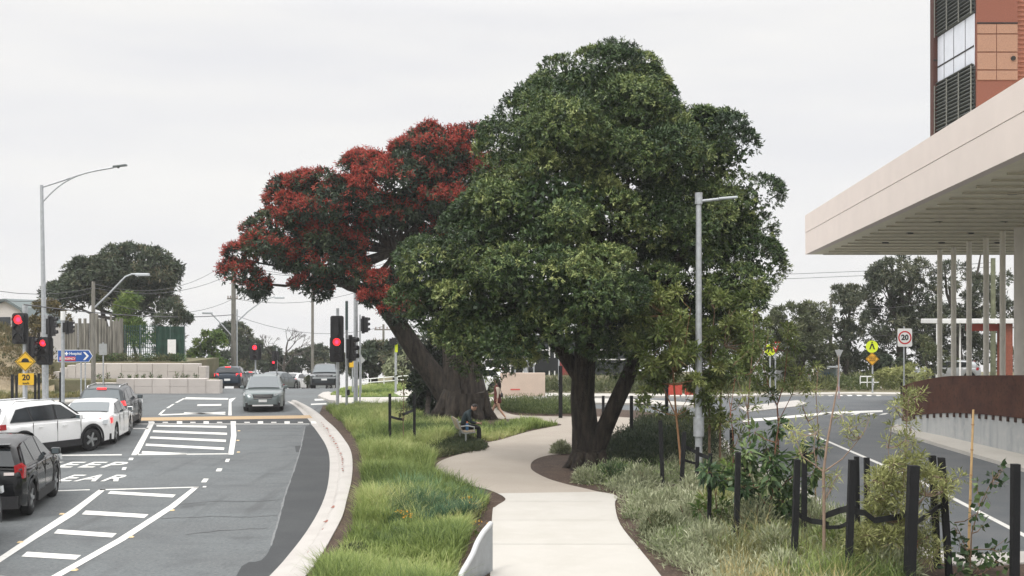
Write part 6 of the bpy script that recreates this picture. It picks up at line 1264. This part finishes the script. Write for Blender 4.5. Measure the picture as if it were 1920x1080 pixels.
# individual grey shrubs
for i, (x, y, r_, m, lb) in enumerate(((1150, 905, .42, g_big, 'dark blue green shrub at the mulch edge right of the forked trunk'), (1200, 915, .45, g_grey, 'grey leafed shrub in front of the leftmost black stake'), (1095, 905, .28, g_grey, 'small grey shrub on the mulch in front of the forked trunk'), (1290, 990, .5, g_grey, 'pale silver shrub between the path and the stakes'), (1330, 1045, .5, g_grey, 'silver shrub nearest the bottom edge right of the path'), (1052, 850, .3, g_grey, 'tiny silver shrub left of the forked trunk'), (1240, 1010, .4, g_olive, 'olive shrub at the right edge of the concrete path'), (1215, 965, .4, g_grey, 'silver shrub close to the bulge of the concrete path'), (1345, 965, .5, g_brush, 'yellow green shrub behind the stake standing in silver shrubs'), (1400, 1000, .55, g_olive, 'leafy olive shrub left of the broad leafed young tree'), (1300, 935, .42, g_grey, 'grey shrub between the two stakes of the orange stemmed tree'), (1450, 1055, .5, g_grey, 'wide grey shrub at the foot of the broad leafed young tree'), (1560, 1050, .5, g_sap, 'fresh green shrub between the stakes of the forked sapling'), (1640, 1075, .5, g_brush, 'dense yellow green shrub at the left foot of the bottlebrush'), (1260, 960, .4, g_grey, 'grey shrub right of the lone stake nearest the path'), (1420, 1020, .5, g_grey, 'tall wispy grey shrub just right of the stake left of the broad leafed tree'), (1528, 1020, .45, g_grey, 'tall wispy grey shrub left of the forked sapling stem'), (1612, 1050, .42, g_grey, 'wispy grey shrub behind the right tied stake'), (1665, 1095, .5, g_grey, 'grey shrub at the bottom edge left of the thickest stake'), (1365, 940, .42, g_sap, 'light green shrub beside the weathered kerb stake'), (1470, 1100, .45, g_grey, 'silver shrub at the foot of the left tied stake'))):
    herb('shrub', lb, 'shrub', G(x, y, .1), r_, r_ * (1.8 if 'wispy' in lb else 1.2), m, 1300, .13, .024, 'shrubs in the right bed', 500 + i)
# ---------------------------------------------------------------- stakes, ties, young trees
def stake(label, x, yb, yt, wpx=9, xt=None, group='black tree stakes'):
    D = GD(yb, .1); b = P(x, yb, D); t = P(xt if xt is not None else x, yt, D) - b; w_ = wpx / F * D
    mb = MB(); u = Vector((w_ / 2, 0, 0)); v = Vector((0, w_ / 2, 0)); vs = []
    for p in (Vector((0, 0, -.1)), t * .33, t * .66, t): vs += [p - u - v, p + u - v, p + u + v, p - u + v]
    mb.add(vs, [(0, 3, 2, 1), (12, 13, 14, 15)] + [(k * 4 + j, k * 4 + (j + 1) % 4, k * 4 + 4 + (j + 1) % 4, k * 4 + 4 + j) for k in range(3) for j in range(4)])
    o = mb.build('tree_stake', timberblk, loc=b); return tag(o, label, 'stake', group)
for a in (('black stake on the left of the sapling in the grassy verge', 731, 832, 738, 5), ('black stake on the right of the sapling in the grassy verge', 777, 838, 737, 5), ('lone black stake nearest the path in the right bed', 1243, 918, 788, 7, 1238), ('black stake touching the orange stemmed young tree', 1277, 924, 810, 7.5, 1283), ('black stake just right of the orange stemmed young tree', 1306, 925, 838, 6.5, 1308), ('black stake with its foot in the silver shrubs', 1329, 1005, 850, 7, 1332), ('weathered stake at the kerb in front of the right road', 1372, 868, 806, 7), ('black stake directly left of the broad leafed young tree', 1380, 1032, 848, 9.5, 1384),
          ('black stake left of the forked sapling, tied to it', 1488, 1082, 862, 11, 1495), ('dark brown stake behind the broad leafed young tree', 1508, 1030, 845, 9), ('black stake right of the forked sapling, tied to it', 1590, 1100, 862, 12, 1598), ('thinner black stake directly behind the tied stake right of the forked sapling', 1609, 1062, 856, 8, 1606), ('black stake half hidden in the left side of the bottlebrush', 1627, 1058, 858, 9, 1625), ('thickest black stake in front of the bottlebrush', 1704, 1112, 873, 18, 1713), ('black stake behind the right side of the bottlebrush', 1758, 1066, 854, 11, 1748), ('black stake leaning left beside the bamboo cane', 1780, 1080, 858, 11, 1765), ('rightmost black stake at the photo edge', 1902, 1112, 870, 14, 1904)):
    stake(*a)
for a in (('tall black stake left of the forked trunk by the path', 1051, 784, 686, 7), ('black stake in the fork of the green tree trunk', 1131, 790, 742, 5), ('black stake right behind the leaning branch of the forked trunk', 1184, 822, 742, 6), ('short dark stake between the forked trunk and the red banner board', 1250, 800, 722, 6), ('thin black stake by the slim silver signal post', 113, 762, 698, 3), ('leftmost of the dark stakes under the yellow hump sign', 23, 757, 702, 4), ('second dark stake from the left under the yellow hump sign', 31, 757, 704, 3.5), ('dark stake right of the yellow 20 plate', 66, 757, 703, 3.5), ('dark stake between the yellow 20 plate and the curved street light', 73, 757, 700, 3.5)):
    stake(*a)
def tie(label, pts, w_=.06):
    """webbing strap: flat band through the points"""
    ps = [Vector(p) for p in pts]; a0 = ps[0]; mb = MB(); vs = []
    for i, p in enumerate(ps):
        d = (ps[min(i + 1, len(ps) - 1)] - ps[max(i - 1, 0)]).normalized(); s = Vector((-d.y, d.x, 0)).normalized() * .012; u = Vector((0, 0, w_ / 2)); q = p - a0; vs += [q - s - u, q + s - u, q + s + u, q - s + u]
    mb.add(vs, [(0, 1, 2, 3)] + [(k * 4 + j, k * 4 + (j + 1) % 4, k * 4 + 4 + (j + 1) % 4, k * 4 + 4 + j) for k in range(len(ps) - 1) for j in range(4)] + [tuple((len(ps) - 1) * 4 + j for j in (3, 2, 1, 0))])
    return tag(mb.build('tree_tie', mat('webbing', (.011, .012, .013), .8, .2), loc=a0), label, 'tree tie', 'black webbing tree ties')
d1, d2 = GD(1082, .1), GD(1100, .1); dm = GD(1078, .1)
tie('black strap from the left stake to the forked sapling', [P(1492, 960, d1), P(1505, 970, d1 + .1), P(1522, 977, dm), P(1545, 980, dm - .08), P(1553, 984, dm)], .085)
tie('upper black strap from the forked sapling to its right stake', [P(1541, 972, dm), P(1552, 965, dm - .08), P(1575, 957, dm - .1), P(1594, 953, d2), P(1608, 955, d2 + .12)], .1)
tie('lower black strap from the forked sapling to its right stake', [P(1542, 985, dm), P(1552, 989, dm - .06), P(1575, 988, dm - .1), P(1592, 980, d2)], .06)
tie('black strap from the right tied stake into the bottlebrush', [P(1596, 958, d2), P(1622, 962, d2 + .1), P(1640, 976, d2 + .2), P(1690, 968, d2 + .3), P(1700, 962, d2)], .09)
tie('black strap between the thick stake and the leaning stake', [P(1710, 985, GD(1112, .1)), P(1740, 965, GD(1090, .1)), P(1758, 950, GD(1080, .1)), P(1778, 948, GD(1078, .1))], .07)
tie('black strap between the two stakes at the orange stemmed young tree', [P(1278, 835, GD(924, .1)), P(1295, 842, GD(922, .1)), P(1312, 852, GD(924, .1)), P(1332, 860, GD(930, .1))], .09)
tie('lower black strap behind the orange stemmed young tree', [P(1280, 862, GD(924, .1)), P(1300, 868, GD(922, .1)), P(1330, 872, GD(930, .1))], .06)
tie('left half strap holding the sapling in the grassy verge', [P(731, 781, GD(832, .1)), P(745, 785, GD(834, .1)), P(757, 787, GD(834, .1))], .08)
tie('right half strap holding the sapling in the grassy verge', [P(756, 777, GD(834, .1)), P(766, 773, GD(836, .1)), P(777, 768, GD(838, .1))], .09)
def sapling(name, label, cat, base, stems, clumps_, m, seed, per=60, L_=.16, W_=.06, bark_=stem_m, group='young trees in the right bed', up=.3, droop=.0):
    """stems: (points in world, radii); clumps: (centre, radius) leafy tufts at the ends of the twigs"""
    base = Vector(base); t = thing(name, label, cat, base, 0, group); rng = np.random.default_rng(seed); mb = MB()
    for pts, rs in stems: mb.tube([Vector(p) - base for p in pts], rs, 7)
    nodes = [Vector(p) for pts, rs in stems for p in pts]
    ps, ds, ns, ts = [], [], [], []
    for c, r_ in clumps_:
        c = Vector(c); a = min(nodes, key=lambda q: (q - c).length + (.3 if q.z > c.z else 0)); mid = (a + c) / 2 + Vector((0, 0, -.04)); mb.tube([a - base, mid - base, c - base], [.011, .008, .004], 5)
        for _ in range(3):
            e = c + Vector(rng.normal(size=3)) * r_ * .55; mb.tube([c - base, e - base], [.004, .002], 4)
        n = max(10, int(per * 4 * (r_ / .25) ** 2)); u = unit(rng.normal(size=(n, 3)) + np.array([0, 0, up])); p = np.array(c) + u * r_ * (rng.random((n, 1)) ** .55)
        ps.append(p - np.array(base)); ds.append(u * .8 + rng.normal(size=(n, 3)) * .4 + np.array([0, 0, -droop])); ns.append(unit(rng.normal(size=(n, 3)) * .6 + np.array([0, 0, .8]))); ts.append(np.clip(.5 + rng.normal() * .15 + rng.normal(size=n) * .16, 0, 1))
    mb.build('stem', bark_, t, smooth=60); p = np.concatenate(ps); n = len(p)
    leaves('foliage', p, np.concatenate(ds), np.concatenate(ns), L_ * (.6 + .8 * rng.random(n)), W_ * (.7 + .6 * rng.random(n)), np.concatenate(ts), m, t); return t
def pxs(D, ls, dj=.25, seed=0):
    r_ = random.Random(seed); return [(P(x, y, D + r_.uniform(-dj, dj)), r / F * D) for x, y, r in ls]
# sapling in the verge
D = GD(834, .1); sapling('sapling', 'thin bare stemmed sapling tied between two stakes in the grassy verge', 'sapling', P(757, 834, D), [(tpx([(757, 838, D), (756, 790, D), (757, 740, D), (754, 700, D)]), [.016, .014, .011, .005])], pxs(D, [(754, 702, 8), (758, 715, 7), (760, 770, 8), (752, 772, 7), (755, 735, 6)], .1), g_olive, 1, 18, .14, .06, group='young trees')
# young trees round the street light
D = GD(880, .1); r_ = random.Random(3)
def cloud(cx_, cy_, rx, ry, n, rmin, rmax, seed):
    q = random.Random(seed); o = []
    while len(o) < n:
        a, b = q.uniform(-1, 1), q.uniform(-1, 1)
        if a * a + b * b <= 1: o.append((cx_ + a * rx, cy_ + b * ry, q.uniform(rmin, rmax)))
    return o
D = GD(890, .1)
sapling('young_tree', 'orange stemmed young tree with light green leaves left of the grey light pole', 'young tree', P(1276, 890, D), [(tpx([(1277, 905, D), (1275, 850, D), (1268, 780, D), (1262, 700, D), (1255, 640, D), (1250, 590, D)]), [.035, .032, .028, .022, .015, .006]), (tpx([(1268, 780, D), (1240, 720, D), (1222, 670, D)]), [.02, .014, .006]), (tpx([(1262, 700, D), (1285, 640, D), (1295, 580, D)]), [.018, .013, .005])],
        pxs(D, cloud(1232, 620, 48, 82, 26, 9, 18, 4) + cloud(1272, 690, 50, 95, 24, 8, 16, 44) + cloud(1222, 735, 34, 40, 9, 8, 13, 45) + [(1240, 560, 12), (1268, 548, 12), (1215, 640, 14)], .9, 4), g_sap, 2, 60, .16, .06, mat('orange_bark', (.3, .16, .08), .8, .25, 8))
D = GD(886, .1)
sapling('young_tree', 'twin stemmed young tree with dense leaves right behind the grey light pole', 'young tree', P(1340, 884, D), [(tpx([(1330, 900, D), (1330, 800, D), (1328, 720, D), (1335, 640, D), (1340, 580, D)]), [.04, .036, .03, .02, .008]), (tpx([(1350, 900, D), (1350, 800, D), (1352, 720, D), (1358, 650, D), (1362, 600, D)]), [.036, .034, .028, .018, .007])],
        pxs(D, cloud(1352, 635, 70, 92, 48, 9, 18, 6) + [(1330, 550, 12), (1352, 560, 13), (1370, 575, 12), (1400, 640, 12)] + cloud(1345, 760, 30, 60, 14, 9, 14, 9), .9, 6), g_sap, 3, 56, .16, .056)
D = GD(850, .1)
sapling('young_tree', 'open young tree with reddish twigs in front of the give way sign', 'young tree', P(1458, 852, D), [(tpx([(1458, 855, D), (1460, 800, D), (1457, 760, D), (1470, 720, D), (1476, 660, D), (1478, 610, D)]), [.032, .028, .022, .016, .01, .004]), (tpx([(1457, 760, D), (1440, 720, D), (1430, 680, D), (1425, 640, D)]), [.018, .014, .009, .004]), (tpx([(1460, 790, D), (1485, 740, D), (1500, 700, D)]), [.014, .01, .004])],
        pxs(D, [(1425, 640, 16), (1430, 610, 14), (1420, 680, 15), (1440, 700, 13), (1478, 620, 15), (1490, 650, 14), (1470, 680, 14), (1500, 700, 14), (1510, 730, 12), (1445, 740, 13), (1480, 720, 13), (1420, 720, 14), (1525, 690, 12), (1455, 650, 10)], .4, 8), g_sap, 4, 40, .16, .055, mat('red_bark', (.22, .09, .05), .8, .2, 8))
D = GD(930, .1)
sapling('young_tree', 'tall airy sapling with sparse olive leaves between the lamp post and the broad leafed tree', 'young tree', P(1405, 925, D), [(tpx([(1404, 930, D), (1408, 850, D), (1402, 770, D), (1408, 690, D), (1414, 620, D), (1412, 585, D)]), [.022, .02, .016, .012, .007, .003]), (tpx([(1402, 770, D), (1385, 720, D), (1378, 680, D)]), [.01, .007, .003]), (tpx([(1408, 700, D), (1432, 660, D), (1440, 630, D)]), [.009, .006, .003])],
        pxs(D, [(1412, 588, 11), (1405, 620, 12), (1420, 640, 12), (1378, 682, 11), (1390, 700, 10), (1440, 632, 11), (1430, 660, 10), (1398, 740, 12), (1415, 760, 11), (1392, 790, 10), (1418, 700, 10), (1400, 660, 11)], .3, 21), g_sap, 21, 34, .14, .045)
D = GD(960, .1)
sapling('young_tree', 'thin wispy pale sapling right of the broad leafed tree in front of the road', 'young tree', P(1532, 965, D), [(tpx([(1530, 970, D), (1528, 890, D), (1535, 820, D), (1530, 740, D), (1534, 690, D)]), [.018, .016, .012, .007, .003]), (tpx([(1535, 830, D), (1515, 790, D), (1505, 760, D)]), [.009, .006, .003])],
        pxs(D, [(1534, 695, 10), (1528, 730, 11), (1505, 762, 10), (1516, 785, 10), (1540, 770, 10), (1530, 810, 12), (1545, 840, 11), (1520, 860, 12), (1538, 890, 12), (1520, 915, 12)], .3, 22), g_brush, 22, 40, .1, .02)
D = GD(905, .1)
sapling('young_tree', 'slight reddish sapling beside the weathered kerb stake', 'young tree', P(1372, 905, D), [(tpx([(1372, 910, D), (1376, 840, D), (1370, 770, D), (1378, 710, D)]), [.016, .014, .01, .004])], pxs(D, [(1378, 715, 11), (1366, 740, 11), (1384, 760, 11), (1368, 790, 12), (1386, 815, 12), (1366, 840, 12), (1380, 870, 12), (1362, 870, 11)], .3, 23), g_olive, 23, 40, .12, .035, mat('red_bark', (.22, .09, .05)))
D = GD(1015, .1)
sapling('young_tree', 'bushy young tree with large drooping dark green leaves between the stakes', 'young tree', P(1450, 1005, D), [(tpx([(1446, 1010, D), (1445, 950, D), (1450, 890, D), (1455, 830, D), (1462, 780, D)]), [.03, .028, .022, .014, .006]), (tpx([(1445, 960, D), (1415, 915, D), (1395, 880, D)]), [.016, .011, .005]), (tpx([(1447, 930, D), (1490, 890, D), (1520, 850, D)]), [.016, .011, .005])],
        pxs(D, [(1330, 885, 18), (1400, 850, 18), (1408, 880, 18), (1395, 915, 18), (1420, 940, 18), (1440, 840, 18), (1460, 800, 16), (1450, 870, 20), (1475, 900, 20), (1470, 940, 20), (1500, 860, 18), (1525, 890, 16), (1500, 920, 18), (1440, 900, 18), (1530, 840, 14), (1460, 970, 18), (1430, 980, 16), (1490, 960, 16), (1415, 810, 12), (1380, 895, 14), (1350, 900, 14)], .5, 10), g_big, 5, 34, .19, .075, mat('brown_bark', (.17, .085, .05), .8, .25, 8), up=.1, droop=.35)
D = GD(1000, .1)
sapling('young_tree', 'small light green sapling in front of the tall grey light pole', 'young tree', P(1345, 985, D), [(tpx([(1345, 990, D), (1342, 930, D), (1335, 890, D)]), [.014, .01, .004])], pxs(D, [(1335, 890, 14), (1345, 905, 15), (1322, 945, 14), (1335, 960, 15), (1362, 880, 13), (1310, 955, 11), (1355, 950, 12)], .25, 11), g_bright, 6, 30, .16, .05)
D = GD(1080, .1)
sapling('sapling', 'slender forked sapling strapped between two black stakes', 'sapling', P(1545, 1065, D), [(tpx([(1544, 1075, D), (1545, 1010, D), (1545, 940, D), (1544, 885, D)]), [.032, .028, .026, .024]), (tpx([(1544, 885, D), (1551, 830, D), (1560, 780, D), (1571, 720, D), (1573, 665, D)]), [.022, .019, .016, .011, .005]), (tpx([(1544, 885, D), (1525, 870, D), (1503, 855, D)]), [.013, .01, .006]), (tpx([(1544, 885, D), (1580, 860, D), (1612, 822, D)]), [.014, .01, .005]), (tpx([(1530, 872, D), (1526, 840, D), (1528, 815, D)]), [.008, .006, .004])],
        pxs(D, [(1490, 810, 20), (1495, 825, 16), (1530, 810, 14), (1578, 780, 14), (1592, 805, 16), (1605, 800, 16), (1590, 822, 14), (1630, 785, 12), (1560, 905, 14), (1552, 915, 12), (1570, 890, 10), (1505, 852, 12)], .25, 12), g_brush, 7, 46, .1, .02, mat('pale_bark', (.28, .2, .15), .8, .2, 10))
D = GD(1085, .1)
sapling('bottlebrush_shrub', 'tall yellow green bottlebrush with narrow leaves between the black stakes', 'shrub', P(1688, 1085, D), [(tpx([(1686, 1090, D), (1686, 1020, D), (1690, 940, D), (1697, 860, D), (1700, 790, D), (1704, 745, D)]), [.03, .026, .02, .014, .008, .004]), (tpx([(1687, 1000, D), (1650, 940, D), (1635, 900, D)]), [.014, .01, .004]), (tpx([(1688, 980, D), (1735, 930, D), (1775, 900, D)]), [.014, .01, .004]), (tpx([(1690, 940, D), (1670, 890, D), (1665, 840, D)]), [.012, .009, .004])],
        pxs(D, [(1704, 750, 20), (1690, 765, 18), (1722, 742, 16), (1708, 800, 16), (1698, 825, 16), (1712, 835, 14), (1678, 765, 11), (1672, 800, 11), (1662, 830, 11), (1715, 775, 10), (1690, 845, 14), (1705, 860, 15), (1725, 860, 14)] + cloud(1700, 930, 80, 66, 60, 12, 20, 13) + cloud(1665, 1030, 85, 52, 56, 12, 20, 14) + [(1640, 905, 13), (1775, 905, 16), (1800, 895, 13), (1785, 915, 12), (1760, 1030, 16), (1745, 1050, 16)], .45, 13), g_brush, 8, 70, .1, .02, mat('pale_bark', (.28, .2, .15)), up=.5)
D = GD(1078, .1)
sapling('sapling', 'sparse sapling with round dark green leaves beside the bamboo cane', 'sapling', P(1835, 1075, D), [(tpx([(1818, 1085, D), (1822, 1000, D), (1836, 950, D), (1858, 905, D), (1880, 875, D)]), [.012, .01, .008, .006, .003]), (tpx([(1820, 1030, D), (1860, 1030, D), (1885, 1012, D)]), [.008, .006, .003]), (tpx([(1820, 1050, D), (1800, 1000, D), (1790, 980, D)]), [.008, .006, .003])],
        pxs(D, [(1880, 880, 14), (1862, 895, 14), (1872, 905, 12), (1850, 930, 14), (1832, 905, 10), (1828, 965, 13), (1843, 985, 14), (1800, 1020, 18), (1815, 1050, 22), (1845, 1045, 22), (1870, 1055, 20), (1880, 1030, 12), (1790, 990, 12), (1835, 1070, 24), (1790, 1070, 18)], .3, 15), g_big, 9, 15, .115, .085, up=.2)
D = GD(1060, .1); t = thing('bamboo_cane', 'thin pale bamboo cane standing upright in front of the right road', 'cane', P(1815, 1060, D)); MB().tube([Vector((0, 0, -.1)), P(1820, 910, D) - P(1815, 1060, D), P(1825, 768, D) - P(1815, 1060, D)], [.024, .022, .018], 8).build('cane', mat('bamboo', (.5, .33, .16), .6, .15, 10), t)
mb = MB()
for k in range(6): p = (P(1825, 768, D) - P(1815, 1060, D)) * ((k + .6) / 6.2); mb.cyl(p, .027, .02, 8)
mb.build('node', mat('bamboo_node', (.33, .2, .1), .7, .1), t)
# ---------------------------------------------------------------- thin haze: added to lift the blacks, also fades the far trees
mb = MB(); mb.box((0, 100, -25), (420, 300, 110)); o = mb.build('haze', MATS['white_paint']); o['kind'] = 'stuff'
m = bpy.data.materials.new('air'); m.use_nodes = True; n = m.node_tree.nodes; n.clear(); po = n.new('ShaderNodeOutputMaterial'); v = n.new('ShaderNodeVolumePrincipled')
v.inputs['Color'].default_value = (.93, .94, .95, 1); v.inputs['Density'].default_value = .0005; m.node_tree.links.new(v.outputs[0], po.inputs['Volume'])
o.data.materials[0] = m; o['label'] = 'faint pale haze over the whole junction, added to lift the blacks'; o['category'] = 'haze'
